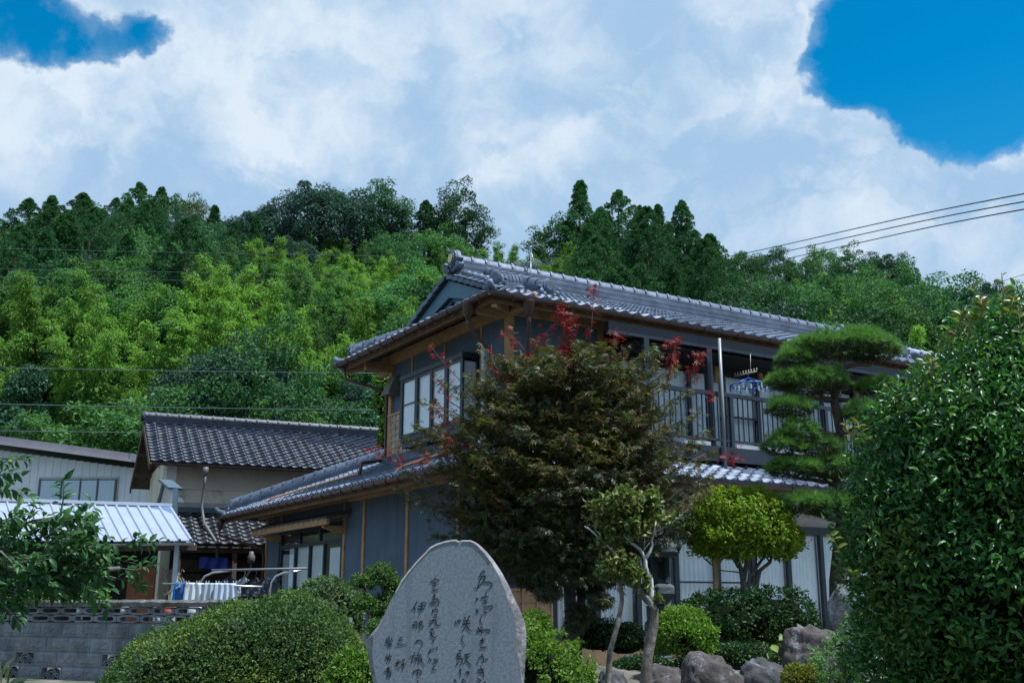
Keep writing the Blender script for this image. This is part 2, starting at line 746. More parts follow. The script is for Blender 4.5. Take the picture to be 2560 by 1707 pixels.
RIDGE_Y, FOOT_Y = 112.0, 46.0
SKY_X = [-900, -400, 0, 200, 400, 600, 800, 1000, 1200, 1400, 1600, 1800, 2000, 2200, 2330, 2450, 2600, 2900, 3500]
SKY_Y = [640, 600, 585, 565, 545, 575, 545, 575, 630, 610, 600, 650, 650, 680, 712, 755, 790, 840, 900]
RIDGE_TAB_X = []
RIDGE_TAB_Z = []
for sx, sy in zip(SKY_X, SKY_Y):
    p = at(sx, sy, RIDGE_Y)
    RIDGE_TAB_X.append(p.x)
    RIDGE_TAB_Z.append(p.z - 7.5)


def hill_z(x, y):
    xr = x * RIDGE_Y / max(y, 40)
    zr = float(np.interp(xr, RIDGE_TAB_X, RIDGE_TAB_Z))
    t = (y - FOOT_Y) / (RIDGE_Y - FOOT_Y)
    if t <= 0:
        return -0.3 + 0.4 * max(-1, t)
    if t <= 1:
        z = zr * (0.14 * min(1, t * 6) + 0.86 * t)
    else:
        z = zr * (1 - 0.5 * min(1, (t - 1) * 1.2))
    return z + 0.8 * math.sin(x * .13 + y * .07) * min(1, t * 4)


def make_hill():
    xs = np.linspace(-110, 120, 93)
    ys = np.linspace(40, 190, 61)
    vs_ = [(x, y, hill_z(x, y)) for y in ys for x in xs]
    nx = len(xs)
    fs = [(j * nx + i, j * nx + i + 1, (j + 1) * nx + i + 1, (j + 1) * nx + i) for j in range(len(ys) - 1) for i in range(nx - 1)]
    m = mat('hill_soil', (0.022, 0.034, 0.014), 0.95, 0.4, .6, coord='World', bump=.5, bscale=2)
    o = MB().add(vs_, fs).build('hill', m, smooth=True)
    tag(o, kind='structure')


make_hill()

LM = {
    'bamboo': leaf_mat('bamboo_leaf', [(0.052, 0.122, 0.027), (0.08, 0.165, 0.036), (0.115, 0.20, 0.047)], 0.5, .12, .42, gain=1.55, vary=.5, hue=.2),
    'bamboo_x': leaf_mat('bamboo_leaf_spare', [(0.0506, 0.1250, 0.0406), (0.0736, 0.1650, 0.0522), (0.1058, 0.2000, 0.0667)], 0.5, .12, .42, gain=1.3, vary=.7, hue=.35),
    'bamboo_b': leaf_mat('bamboo_leaf_deep', [(0.0313, 0.0900, 0.0348), (0.0506, 0.1250, 0.0435), (0.0736, 0.1500, 0.0508)], 0.5, .12, .40, gain=1.3, vary=.7, hue=.35),
    'broad': leaf_mat('broadleaf_dark', [(0.0129, 0.0450, 0.0217), (0.0221, 0.0650, 0.0290), (0.0331, 0.0850, 0.0377)], 0.5, .12, .3, gain=1.85, vary=.8, hue=.25),
    'broad_b': leaf_mat('broadleaf_mid', [(0.0239, 0.0700, 0.0261), (0.0368, 0.1000, 0.0348), (0.0552, 0.1250, 0.0435)], 0.5, .12, .32, gain=1.85, vary=.8, hue=.25),
    'broad_c': leaf_mat('broadleaf_blue', [(0.0202, 0.0520, 0.0435), (0.0313, 0.0700, 0.0609), (0.0460, 0.0900, 0.0798)], 0.5, .12, .25, gain=1.35, vary=.6, hue=.2),
    'cedar': leaf_mat('cedar_leaf', [(0.0092, 0.0360, 0.0159), (0.0166, 0.0520, 0.0217), (0.0258, 0.0700, 0.0290)], 0.6, .12, .22, gain=2.3, vary=.5, hue=.2),
    'vine': leaf_mat('vine_leaf', [(0.0184, 0.0600, 0.0362), (0.0294, 0.0850, 0.0493), (0.0460, 0.1100, 0.0653)], 0.45, .12, .28, gain=1.85, vary=.8, hue=.25),
    'pale': leaf_mat('thin_pale_leaf', [(0.0920, 0.1100, 0.0580), (0.1288, 0.1400, 0.0870), (0.0828, 0.1000, 0.0725)], 0.6, .12, .35),
}
BARK = mat('bark_brown', (0.075, 0.055, 0.04), 0.9, 0.4, 12, bump=.6, bscale=40)
BARK_G = mat('bark_grey', (0.13, 0.125, 0.115), 0.9, 0.35, 14, bump=.5, bscale=40)
CULM = mat('culm_green', (0.10, 0.14, 0.04), 0.5, .2, 4)


def tree_trunk(root, h, r, m, limbs=5, spread=2.0, lean=0.0):
    b = MB()
    top = Vector((lean, 0, h))
    b.tube(branch_path((0, 0, -1.0), top, 0, .08 * h * .2, 6), [r * (1 - .8 * i / 6) for i in range(7)], 7)
    for i in range(limbs):
        z = h * random.uniform(.35, .85)
        a = random.uniform(0, 6.28)
        e = Vector((math.cos(a) * spread, math.sin(a) * spread, z + spread * .6))
        b.tube(branch_path((lean * z / h, 0, z), e, 0, .08, 4), [r * .4, r * .35, r * .25, r * .18, r * .1], 5)
    return b.build('trunk', m, root, smooth=True)


def proto_cedar(k):
    root = empty('cedar_tree', (0, 0, -200))
    H, W = 14.0, (4.2, 3.6, 4.6)[k % 3]
    cs, rs = [], []
    n = 260
    for i in range(n):
        t = (i / n) ** 0.95
        z = 1.5 + t * (H - 1.7)
        prof = W * (1 - t) ** (.80, .72, .62)[k % 3] * (0.84 + .32 * math.sin(t * 13 + k * 2)) + .10
        a = i * 2.39996 + random.uniform(-.4, .4)
        rr = prof * random.choice((random.uniform(.4, .9), random.uniform(.85, 1.22)))
        cs.append((math.cos(a) * rr, math.sin(a) * rr, z - rr * .12))
        rs.append(random.uniform(.4, .9) * (1.2 - 1.02 * t))
    p, d = clumps(np.array(cs), np.array(rs), 95, up=.35)
    ax = scatter_axes(d, .55, -.1)
    me = leaves('crown', p, ax, jitter(d, .5), RNG.uniform(.15, .28, len(p)), .34, 'rhomb', .2, .3)
    obj_from(me, 'crown', LM['cedar'], root)
    tree_trunk(root, H - 1.2, .28, BARK, 0)
    return root


def proto_bamboo(k, m):
    root = empty('bamboo_clump', (0, 0, -200))
    H = 9.0
    P, A, N = [], [], []
    b = MB()
    for c in range(13):
        a = random.uniform(0, 6.28)
        r0 = random.uniform(0, 1.3)
        hh = H * random.uniform(.62, 1.06)
        lean = random.uniform(.7, 2.2)
        x0, y0 = math.cos(a) * r0, math.sin(a) * r0
        a += random.uniform(-.7, .7)
        pts = []
        for i in range(9):
            t = i / 8
            bend = lean * t ** 2.4
            pts.append(Vector((x0 + math.cos(a) * (bend + .3 * t), y0 + math.sin(a) * (bend + .3 * t), hh * (t - .09 * t ** 4 * lean))))
        b.tube(pts, [.045 * (1 - .85 * i / 8) for i in range(9)], 4, False)
        for q in range(15):
            t = min(1.0, .28 + .74 * ((q + random.random()) / 15))
            i = min(int(t * 8), 7)
            c0 = pts[i].lerp(pts[i + 1], t * 8 - i)
            spread = (.78 - .48 * t) * random.uniform(.7, 1.35)
            off = Vector((random.uniform(-1, 1), random.uniform(-1, 1), random.uniform(-.4, .3))) * (.55 * (1.15 - t))
            nl = 90
            dd = rand_dirs(nl)
            pp = np.array(c0 + off)[None, :] + dd * spread * (RNG.random((nl, 1)) ** .45) * np.array([1.1, 1.1, .62])
            P.append(pp)
            aa = dd * .85
            aa[:, 2] -= .55
            A.append(aa)
            N.append(dd * .6 + np.array([0, 0, .7]))
    P = np.concatenate(P)
    A = unit(np.concatenate(A) + RNG.normal(size=P.shape) * .3)
    nr = unit(np.concatenate(N) + RNG.normal(size=P.shape) * .35)
    me = leaves('crown', P, A, nr, RNG.uniform(.15, .29, len(P)), .30, 'rhomb', .2, .25)
    obj_from(me, 'crown', m, root)
    b.build('culms', CULM, root, smooth=True)
    return root


def proto_broad(k, m, H=8.5, W=3.6, flat=1.0, n=125, lsize=(.14, .26), per=120):
    root = empty('broadleaf_tree', (0, 0, -200))
    cz = H * .58
    d = rand_dirs(n * 2)
    d = d[d[:, 2] > -.55][:n]
    r = .62 + .42 * RNG.random(len(d))
    lump = 1 + .26 * bumps(d, 2.6, 40 + k)
    cs = d * r[:, None] * lump[:, None] * np.array([W, W, H * .40 * flat]) + np.array([0, 0, cz])
    rs = RNG.uniform(.35, .95, len(cs))
    p, dd = clumps(cs, rs, per, up=.4)
    ax = scatter_axes(dd, .45, .15)
    me = leaves('crown', p, ax, jitter(dd, .5), RNG.uniform(lsize[0], lsize[1], len(p)), .55, 'rhomb', .2, .25)
    obj_from(me, 'crown', m, root)
    tree_trunk(root, H * .75, .2, BARK_G, 6, W * .6)
    return root


def proto_vine(k):
    root = empty('vine_covered_tree', (0, 0, -200))
    H, W = 10.0, 1.9
    cs, rs = [], []
    for i in range(120):
        t = random.random()
        a = random.uniform(0, 6.28)
        pr = W * math.sqrt(max(0.02, 1 - t ** 3)) * (.85 + .25 * math.sin(7 * t + a))
        cs.append((math.cos(a) * pr * .8, math.sin(a) * pr * .8, .5 + t * (H - 1.0)))
        rs.append(random.uniform(.4, .75))
    p, d = clumps(np.array(cs), np.array(rs), 130, up=.1)
    ax = scatter_axes(d, .3, .5)
    me = leaves('crown', p, ax, jitter(d, .35), RNG.uniform(.15, .26, len(p)), .75, 'rhomb', .15, .3)
    obj_from(me, 'crown', LM['vine'], root)
    tree_trunk(root, H * .8, .2, BARK, 0)
    return root


PROTO = {
    'cedar': [proto_cedar(0), proto_cedar(1), proto_cedar(2)],
    'bamboo': [proto_bamboo(0, LM['bamboo']), proto_bamboo(1, LM['bamboo']), proto_bamboo(2, LM['bamboo_b'])],
    'broad': [proto_broad(0, LM['broad']), proto_broad(1, LM['broad_b'], 8.0, 3.2), proto_broad(2, LM['broad'], 9.5, 3.4, 1.1), proto_broad(3, LM['broad_c'], 8, 3.8)],
    'vine': [proto_vine(0), proto_vine(1)],
    'pale': [proto_broad(4, LM['pale'], 7.5, 2.6, 1.0, 50, (.16, .28), 34)],
}
PH = {'cedar': 14.0, 'bamboo': 9.0, 'broad': 8.5, 'vine': 10.0, 'pale': 7.5}
USED = {}


def plant(kind, k, x, y, z, h, wscale=1.0, label=None, group=None, name=None):
    pr = PROTO[kind][k % len(PROTO[kind])]
    if pr.name in USED:
        o = copy_tree(pr)
    else:
        o = pr
        USED[pr.name] = True
    s = h / PH[kind]
    o.location = (x, y, z)
    o.scale = (s * wscale, s * wscale, s)
    o.rotation_euler = (0, 0, random.uniform(0, 6.28))
    if name:
        o.name = name
    tag(o, label, {'cedar': 'conifer', 'bamboo': 'bamboo', 'broad': 'tree', 'vine': 'tree', 'pale': 'tree'}[kind], group)
    return o


# trees that stand out on the skyline: survey x, y of the top, kind, variant, height, width factor, label
SKYLINE = [
    (30, 562, 'broad', 0, 9, 1.2, 'round dark tree at the far left end of the skyline'),
    (140, 528, 'cedar', 1, 9, .8, 'small thin dark conifer left of the tall cedars on the left skyline'),
    (212, 482, 'cedar', 0, 13, 1.15, 'leftmost of the tall cedars on the left skyline'),
    (292, 494, 'cedar', 2, 11, 1.0, 'blunt cedar between two taller cedars on the left skyline'),
    (352, 456, 'cedar', 2, 15, 1.0, 'tallest cedar of the left skyline with a broad bushy top'),
    (405, 466, 'cedar', 1, 14, .85, 'narrow pointed cedar just right of the tallest left cedar'),
    (250, 520, 'cedar', 1, 11, 1.2, 'squat cedar in front of the two left tall cedars'),
    (325, 500, 'cedar', 0, 12, 1.1, 'cedar half hidden behind the tallest left cedar'),
    (447, 494, 'broad', 0, 11, .75, 'dark oval tree right of the left cedars on the skyline'),
    (490, 516, 'pale', 0, 8, 1.1, 'thin pale yellowish tree in the gap of the left skyline'),
    (538, 512, 'cedar', 0, 10, 1.1, 'lone conifer right of the pale thin tree on the skyline'),
    (592, 537, 'broad', 3, 7, .7, 'small rounded tree ending the left group on the skyline'),
    (672, 506, 'broad', 3, 9, .9, 'blue-green tree at the left shoulder of the central skyline grove'),
    (745, 488, 'broad', 3, 10, 1.0, 'second blue-green tree of the central skyline grove'),
    (815, 470, 'broad', 3, 11, 1.15, 'broad blue-green tree in the middle of the central skyline grove'),
    (880, 462, 'broad', 3, 12, 1.15, 'highest blue-green tree of the central skyline grove'),
    (950, 492, 'broad', 2, 10, 1.0, 'deep green tree at the right end of the central skyline grove'),
    (1065, 500, 'cedar', 1, 13, 1.05, 'dark brownish conifer left of the loose tree above the roof'),
    (1150, 502, 'broad', 2, 11, .8, 'loose open tree with sky gaps above the roof ridge end'),
    (1100, 570, 'broad', 1, 11, 1.0, 'bright deep green tree just left of the ridge end'),
    (1400, 555, 'broad', 0, 9, 1.0, 'dark bush-like tree left of the tallest right hand cedar'),
    (1450, 450, 'cedar', 0, 17, 1.0, 'tallest cedar behind the roof with a pointed tip'),
    (1545, 474, 'cedar', 2, 16, 1.0, 'second tallest cedar behind the roof with a rounded top'),
    (1598, 512, 'cedar', 1, 13, .8, 'slim cedar squeezed between two wide cedars behind the roof'),
    (1645, 510, 'cedar', 0, 13, .95, 'cedar with a flat tuft top behind the roof'),
    (1704, 500, 'cedar', 1, 16, .9, 'slender ragged cedar with a sharp spire behind the roof'),
    (1500, 520, 'cedar', 2, 14, 1.1, 'cedar filling the gap between the two tallest cedars behind the roof'),
    (1670, 560, 'cedar', 2, 12, 1.2, 'bushy cedar low between the flat-topped and the spired cedar'),
    (1775, 585, 'cedar', 2, 11, 1.0, 'rightmost low rounded cedar of the group behind the roof'),
    (1850, 628, 'broad', 1, 7, 1.0, 'low tree under the start of the three black cables'),
    (1930, 634, 'broad', 0, 7, 1.0, 'low dark tree under the middle of the three black cables'),
    (2048, 614, 'broad', 1, 8, .75, 'rounded tree standing up below the three black cables'),
    (2130, 645, 'broad', 2, 7, 1.0, 'dark tree right of the rounded one on the right skyline'),
    (2205, 640, 'broad', 0, 8, .9, 'last dark tree before the bamboo on the right skyline'),
    (2255, 668, 'broad', 2, 7, .6, 'small dark tree at the drop of the right skyline'),
    (2480, 705, 'broad', 0, 9, .8, 'dark conical tree peeking above the glossy bush at the right'),
]
for sx, sy, kind, k, h, w, lab in SKYLINE:
    Y = RIDGE_Y - 3 + random.uniform(-3, 2)
    p = at(sx, sy, Y)
    plant(kind, k, p.x, Y, p.z - h, h, w, lab, 'trees on the skyline of the hill')

GEN = {
    'cedar': ('dark cedar tree within the forest on the hillside', 'cedars within the hillside forest'),
    'bamboo': ('feathery light green bamboo clump on the hillside', 'bamboo clumps on the hillside'),
    'broad': ('leafy broadleaf tree within the forest on the hillside', 'broadleaf trees on the hillside'),
    'vine': ('vine-draped columnar tree at the foot of the hillside', 'vine-covered trees at the foot of the hill'),
}


def kind_at(px, py):
    r = random.random()
    if px < 640 and py < 690 - .1 * px:
        return 'cedar' if r < .5 else 'broad'
    if px < 1080:
        if py < 640:
            return 'bamboo' if r < .85 else 'broad'
        if py < 840:
            if 880 < px:
                return 'broad' if r < .75 else 'bamboo'
            return 'bamboo' if r < .90 else 'broad'
        return 'broad' if r < .42 else ('vine' if r < .75 else 'bamboo')
    if px < 1400:
        return 'bamboo' if r < .8 else 'broad'
    if px < 1790 and py < 780:
        return 'cedar' if r < .75 else 'broad'
    if px < 2160:
        return 'broad' if r < .85 else 'bamboo'
    return 'broad' if r < .5 else 'bamboo'


def fill_hill():
    n = 0
    y = FOOT_Y + 1.0
    row = 0
    while y < RIDGE_Y + 3:
        step = 4.5 + .7 * (y - FOOT_Y) / 66
        half = y * .53 + 4
        x = -half + (row % 2) * step / 2
        while x < half:
            xx, yy = x + random.uniform(-1.2, 1.2), y + random.uniform(-1.2, 1.2)
            zz = hill_z(xx, yy)
            px, py = survey((xx, yy, zz + 8))
            x += step
            # behind the two-storey house nothing shows below its roof
            if py > 690 + .19 * (px - 1150) + 260 and 1060 < px < 2300:
                continue
            if py > 1200:
                continue
            kd = kind_at(px, py)
            h = {'cedar': random.uniform(9, 12.5), 'bamboo': random.uniform(7, 9.5), 'broad': random.uniform(6.2, 9), 'vine': random.uniform(6.5, 10)}[kd]
            if yy > RIDGE_Y - 9:
                h *= .85
            k = random.randrange(len(PROTO[kd]))
            if kd == 'bamboo' and py > 900:
                k = 2
            plant(kd, k, xx, yy, zz - .3, h, random.uniform(.85, 1.25), *GEN[kd])
            n += 1
        y += step * .92
        row += 1
    return n


def understorey():
    n = 0
    while n < 60:
        yy = random.uniform(45, 66)
        xx = random.uniform(-yy * .52, yy * .08)
        zz = hill_z(xx, yy)
        plant('broad', random.randrange(4), xx, yy, zz - .4, random.uniform(3.0, 4.6), random.uniform(1.1, 1.5), 'low leafy tree filling the foot of the hillside', 'low trees at the foot of the hill')
        n += 1


understorey()
N_HILL = fill_hill()
print('hill trees', N_HILL)
# unused prototypes would hang below the ground: drop them
for lst in PROTO.values():
    for o in lst:
        if o.location.z < -100:
            for c in list(o.children):
                bpy.data.objects.remove(c)
            bpy.data.objects.remove(o)


def apron(name, pts, z):
    m = mat('gravel_pale', (.26, .255, .245), .95, .35, 30, bump=.5, bscale=80, coord='World')
    n_ = len(pts)
    lo = [(x, y, z - .05) for x, y in pts]
    hi = [(x, y, z) for x, y in pts]
    o = MB().add(hi + lo, [tuple(range(n_)), tuple(range(2 * n_ - 1, n_ - 1, -1))] + [(k, n_ + k, n_ + (k + 1) % n_, (k + 1) % n_) for k in range(n_)]).build(name, m)
    tag(o, kind='structure')


_ca, _sa = math.cos(math.radians(31.5)), math.sin(math.radians(31.5))


def hp_(p, q):
    return (-.047 + p * _ca - q * _sa, 17.0 + p * _sa + q * _ca)


apron('gravel_path', [hp_(-3.0, -2.6), hp_(12, -2.6), hp_(12, -.85), hp_(-.85, -.85), hp_(-.85, 9.2), hp_(-3.0, 9.2)], .035)  # added pale gravel strip, throws sunlight back up onto the curtained walls
# ------------------------------------------------------------------ shared building materials
M_TILE = mat('roof_tile_silver', (0.10, 0.128, 0.182), 0.52, 0.28, 3.0, bump=.15, bscale=60, spec=.45, metal=.25, coord='World', island=.22)
M_TILE_D = mat('roof_tile_old', (0.014, 0.021, 0.038), 0.42, 0.4, 4.0, bump=.2, bscale=50, spec=.3, coord='World', island=.25,
               patch=(0.15, 0.17, 0.13), pscale=2.2, plo=.61, phi=.72)
M_TILE_L = mat('roof_tile_lean_to', (0.016, 0.019, 0.026), 0.42, 0.35, 4.0, bump=.2, bscale=50, spec=.3, coord='World', island=.25)
M_DECK = mat('roof_deck', (0.06, 0.065, 0.075), 0.8, 0.2, 3.0)
M_WALL = mat('plaster_blue_grey', (0.10, 0.14, 0.20), 0.92, 0.10, 1.3, bump=.15, bscale=90, patch=(0.088, 0.122, 0.178), pscale=.7, streak=(.058, .08, .115), slo=.46, shi=.82)
M_WOOD = mat('timber_tan', (0.42, 0.245, 0.125), 0.65, 0.22, 7.0, bump=.15, bscale=40)
M_WOOD_D = mat('timber_brown', (0.17, 0.095, 0.055), 0.7, 0.25, 6.0, bump=.15, bscale=40)
M_WOOD_L = mat('batten_weathered', (0.42, 0.32, 0.24), 0.8, 0.22, 9.0, bump=.2, bscale=60)
M_TEAL = mat('bargeboard_teal', (0.045, 0.125, 0.185), 0.45, 0.08, 2.0)
M_DARK = mat('frame_dark_blue', (0.018, 0.026, 0.04), 0.4, 0.15, 5.0)
M_BLACK = mat('shade_black', (0.012, 0.012, 0.014), 0.8, 0.2, 3.0)  # near-black that stands for deep shade under eaves and in recesses
M_GUT = mat('gutter_brown', (0.075, 0.04, 0.033), 0.38, 0.15, 5.0)
M_COPPER = mat('copper_pipe', (0.62, 0.30, 0.17), 0.3, 0.15, 8.0, metal=.35)
M_CURT = mat('curtain_white', (0.88, 0.9, 0.92), 0.9, 0.06, 3.0)
M_SHOJI = mat('frosted_pane', (0.86, 0.88, 0.9), 0.6, 0.05, 2.0)
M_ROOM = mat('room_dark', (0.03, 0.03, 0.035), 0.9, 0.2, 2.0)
M_ALU = mat('white_pole', (0.22, 0.24, 0.27), 0.35, 0.08, 5.0)
M_STONE_F = mat('footing_concrete', (0.36, 0.33, 0.29), 0.9, 0.15, 5.0, bump=.2)
M_GLASS = glass_mat('window_glass', 1.1)
M_GOLD = mat('crest_gold', (0.55, 0.42, 0.18), 0.35, 0.1, 5, metal=.6)

TW, TL = 0.268, 0.232           # tile pitch across and up the slope


def tile_mesh(name, m, eave=False, w=TW, ln=TL):
    b = MB()
    n = 8
    rows = []
    prof = []
    for i in range(n):
        t = i / (n - 1)
        x = (t - .5) * (w * 1.07)
        z = .012 - .020 * math.sin(min(1, t / .62) * math.pi) if t < .62 else .012 + .036 * math.sin((t - .62) / .38 * math.pi)
        prof.append((x, z))
    for (y, dz) in ((0.0, .012), (0.0, .038), (ln * 1.14, .012)):
        rows.append([(x, y, z + dz) for x, z in prof])
    vs_ = [p for r in rows for p in r]
    fs = []
    for j in range(2):
        for i in range(n - 1):
            fs.append((j * n + i, j * n + i + 1, (j + 1) * n + i + 1, (j + 1) * n + i))
    b.add(vs_, fs)
    if eave:
        cx, cz, r = .31 * w, .016, .048
        ring = [(cx + r * math.cos(k * math.pi / 4), -.022, cz + r * math.sin(k * math.pi / 4)) for k in range(8)]
        back = [(x, .02, z) for x, y, z in ring]
        b.add(ring + back, [tuple(range(8))] + [(k, 8 + k, 8 + (k + 1) % 8, (k + 1) % 8) for k in range(8)])
        b.add([(-.5 * w, -.005, .03), (.2 * w, -.005, .03), (.2 * w, -.005, -.035), (-.5 * w, -.005, -.035)], [(0, 3, 2, 1)])
    me = b.mesh(name)
    me.materials.append(m)
    me.polygons.foreach_set('use_smooth', [i < 2 * (n - 1) and i >= (n - 1) for i in range(len(me.polygons))])
    return me


def plane_frame(o, u, v):
    u = Vector(u).normalized()
    v = Vector(v).normalized()
    n = u.cross(v).normalized()
    m = Matrix.Identity(4)
    for i in range(3):
        m[i][0], m[i][1], m[i][2], m[i][3] = u[i], v[i], n[i], o[i]
    return m


def tile_spots(o, u, v, ulen, vlen, inside, row0=0):
    """matrices for tiles on a plane; o = eave corner, u along the eave, v up the slope"""
    out = []
    nu = int(round(ulen / TW))
    nv = int(math.ceil(vlen / TL))
    fr = plane_frame((0, 0, 0), u, v)
    U = Vector(u).normalized()
    V = Vector(v).normalized()
    N = U.cross(V)
    for j in range(nv):
        for i in range(nu):
            c = Vector(o) + U * ((i + .5) * ulen / nu) + V * (j * TL)
            cc = c + V * (TL * .5)
            if inside(cc):
                jit = Matrix.Rotation(random.uniform(-.014, .014), 4, 'Z') @ Matrix.Rotation(random.uniform(-.014, .014), 4, 'X')
                out.append((Matrix.Translation(c + N * random.uniform(0, .004)) @ fr @ jit, j == 0))
    return out


def lay_tiles(spots, parent_thing, part_for, world, me, me_e, limit=300, view=None):
    """the nearest tiles as objects of their own, the rest joined"""
    W = world
    order = sorted(range(len(spots)), key=lambda k: ((W @ spots[k][0].translation) - Vector((0, 0, 1))).length)
    near = order[:limit]
    for k in near:
        m4, e = spots[k][0], spots[k][1]
        inst(me_e if e else me, 'eave_tile' if e else 'roof_tile', part_for(spots[k]), m4)
    rest = order[limit:]
    if rest:
        V, F = [], []
        for k in rest:
            m4, e = spots[k][0], spots[k][1]
            src = me_e if e else me
            k0 = len(V)
            V.extend([tuple(m4 @ v.co) for v in src.vertices])
            F.extend([tuple(i + k0 for i in p.vertices) for p in src.polygons])
        b = MB()
        b.v, b.f = V, F
        o = b.build('remaining_roof_tiles', me.materials[0], parent_thing)
        o['kind'] = 'stuff'


def ridge_cap_mesh(name, m, ln, r=.10):
    """one rounded ridge tile with collar and wavy skirts, lying along +x"""
    b = MB()
    ns, na = 6, 7
    vs_, fs = [], []
    for i in range(ns):
        t = i / (ns - 1)
        rr = r * (1.16 if i == 0 else (1.16 if t < .12 else 1.0))
        sk = .055 + .03 * math.cos(t * 2 * math.pi)
        for k in range(na):
            a = math.pi * k / (na - 1)
            y, z = rr * math.cos(a), rr * math.sin(a) * .9
            if k in (0, na - 1):
                z = -sk
                y *= 1.12
            vs_.append((t * ln * 1.04, y, z))
    for i in range(ns - 1):
        for k in range(na - 1):
            fs.append((i * na + k, (i + 1) * na + k, (i + 1) * na + k + 1, i * na + k + 1))
    # collar ring
    b.add(vs_, fs)
    b.add([(0, .0, .0)] + vs_[:na], [(0, k + 1, k + 2) for k in range(na - 1)])
    ring = []
    for x in (0, .045):
        for k in range(na):
            a = math.pi * k / (na - 1)
            ring.append((x, r * 1.2 * math.cos(a), r * 1.1 * math.sin(a)))
    b.add(ring, [(k, na + k, na + k + 1, k + 1) for k in range(na - 1)])
    me = b.mesh(name)
    me.materials.append(m)
    me.polygons.foreach_set('use_smooth', [True] * len(me.polygons))
    return me


def ridge(parent, a, b_, layers, w, m, cap, cap_ln, lh=.045, name='ridge_course'):
    """stacked flat courses from a to b with cap tiles on top"""
    a, b_ = Vector(a), Vector(b_)
    d = b_ - a
    L = d.length
    for i in range(layers):
        ww = w * (1 - .035 * i) * (1.0 if i % 2 == 0 else .94)
        q = MB()
        off = Vector((0, 0, lh * (i + .5)))
        q.bar(a + off, b_ + off, ww, lh * .88)
        q.build(name, m, parent)
    core = MB()
    core.bar(a + Vector((0, 0, lh * layers * .5)), b_ + Vector((0, 0, lh * layers * .5)), w * .72, lh * layers)
    core.build('ridge_core', m, parent)
    n = max(1, int(round(L / cap_ln)))
    x = d.normalized()
    y = Vector((0, 0, 1)).cross(x).normalized()
    z = x.cross(y)
    for i in range(n):
        p = a + x * (i * L / n) + Vector((0, 0, lh * layers + .035))
        m4 = Matrix(((x.x, y.x, z.x, p.x), (x.y, y.y, z.y, p.y), (x.z, y.z, z.z, p.z), (0, 0, 0, 1)))
        inst(cap, 'ridge_tile', parent, m4 @ Matrix.Scale((L / n) / cap_ln, 4, (1, 0, 0)))


def onigawara(parent, pos, face, s, m, crest=False):
    """ridge-end ornament: shield, rimmed disc, scrolls at both sides; face = outward direction"""
    f = Vector(face).normalized()
    y = Vector((0, 0, 1)).cross(f).normalized()
    R = Matrix(((f.x, y.x, 0, pos[0]), (f.y, y.y, 0, pos[1]), (f.z, y.z, 1, pos[2]), (0, 0, 0, 1)))
    b = MB()
    out = [(-.30, -.16), (-.34, -.04), (-.26, .03), (-.22, .14), (-.17, .26), (-.09, .33), (0, .35), (.09, .33), (.17, .26), (.22, .14), (.26, .03), (.34, -.04), (.30, -.16)]
    b.prism([R @ Vector((0, yy * s, zz * s)) for yy, zz in out], (R.to_3x3() @ Vector((-.10 * s, 0, 0))))
    for r0, r1, x0, x1 in ((.20, .20, 0, .05), (.15, .15, .05, .075)):
        ring = []
        for xx in (x0, x1):
            for k in range(14):
                a = k * 2 * math.pi / 14
                ring.append(R @ Vector((xx * s, r0 * s * math.cos(a), (.13 + r0 * math.sin(a)) * s)))
        b.add(ring, [tuple(range(14, 28))] + [(k, (k + 1) % 14, 14 + (k + 1) % 14, 14 + k) for k in range(14)])
    for sg in (-1, 1):
        for (yy, zz, r) in ((.27, -.06, .085), (.17, -.13, .065), (.33, .06, .055)):
            ring = []
            for xx, rr in ((-.05, r), (.05, r), (.08, r * .55)):
                for k in range(9):
                    a = k * 2 * math.pi / 9
                    ring.append(R @ Vector((xx * s, (sg * yy + rr * math.cos(a)) * s, (zz + rr * math.sin(a)) * s)))
            b.add(ring, [tuple(range(18, 27))] + [(j * 9 + k, j * 9 + (k + 1) % 9, (j + 1) * 9 + (k + 1) % 9, (j + 1) * 9 + k) for j in range(2) for k in range(9)])
    o = b.build('ridge_end_ornament', m, parent, bevel=.008)
    if crest:
        c = MB()
        ring = []
        for xx in (.07, .095):
            for k in range(12):
                a = k * 2 * math.pi / 12
                ring.append(R @ Vector((xx * s, .10 * s * math.cos(a), (.13 + .10 * math.sin(a)) * s)))
        c.add(ring, [tuple(range(12, 24))] + [(k, (k + 1) % 12, 12 + (k + 1) % 12, 12 + k) for k in range(12)])
        c.build('crest_disc', M_GOLD, o)
    return o


def curtain(parent, x0, x1, y, z0, z1, m, folds=7, amp=.018, along='x', name='curtain'):
    n = folds * 6
    vs_, fs = [], []
    ph = random.uniform(0, 6)
    for i in range(n + 1):
        t = i / n
        u = x0 + (x1 - x0) * t
        w = amp * math.sin(t * folds * 2 * math.pi + ph + .6 * math.sin(t * 9 + ph))
        for z in (z0, z1):
            vs_.append((u, y + w, z) if along == 'x' else (y + w, u, z))
    for i in range(n):
        fs.append((2 * i, 2 * i + 2, 2 * i + 3, 2 * i + 1))
    o = MB().add(vs_, fs).build(name, m, parent, smooth=True)
    return o


# ------------------------------------------------------------------ the two-storey house
HA = math.radians(31.5)
house = empty('farmhouse', (-0.047, 17.0, 0.0), HA)
tag(house, 'two-storey house with silver tiled hip-and-gable roofs and blue-grey walls', 'house')
HW = Matrix.Translation((-0.047, 17.0, 0)) @ Matrix.Rotation(HA, 4, 'Z')
HL, HD, EV, SL = 10.92, 4.55, 0.85, 0.40
ZE = 5.72                         # upper eave, tile underside
ZL = 2.88                         # lower eave
F1 = -0.91                        # ground floor wall line in front and at the left
LE = -1.76                        # lower eave line
QB = 9.1                          # back end of the one-storey wing


def zup(d):
    return ZE + SL * d


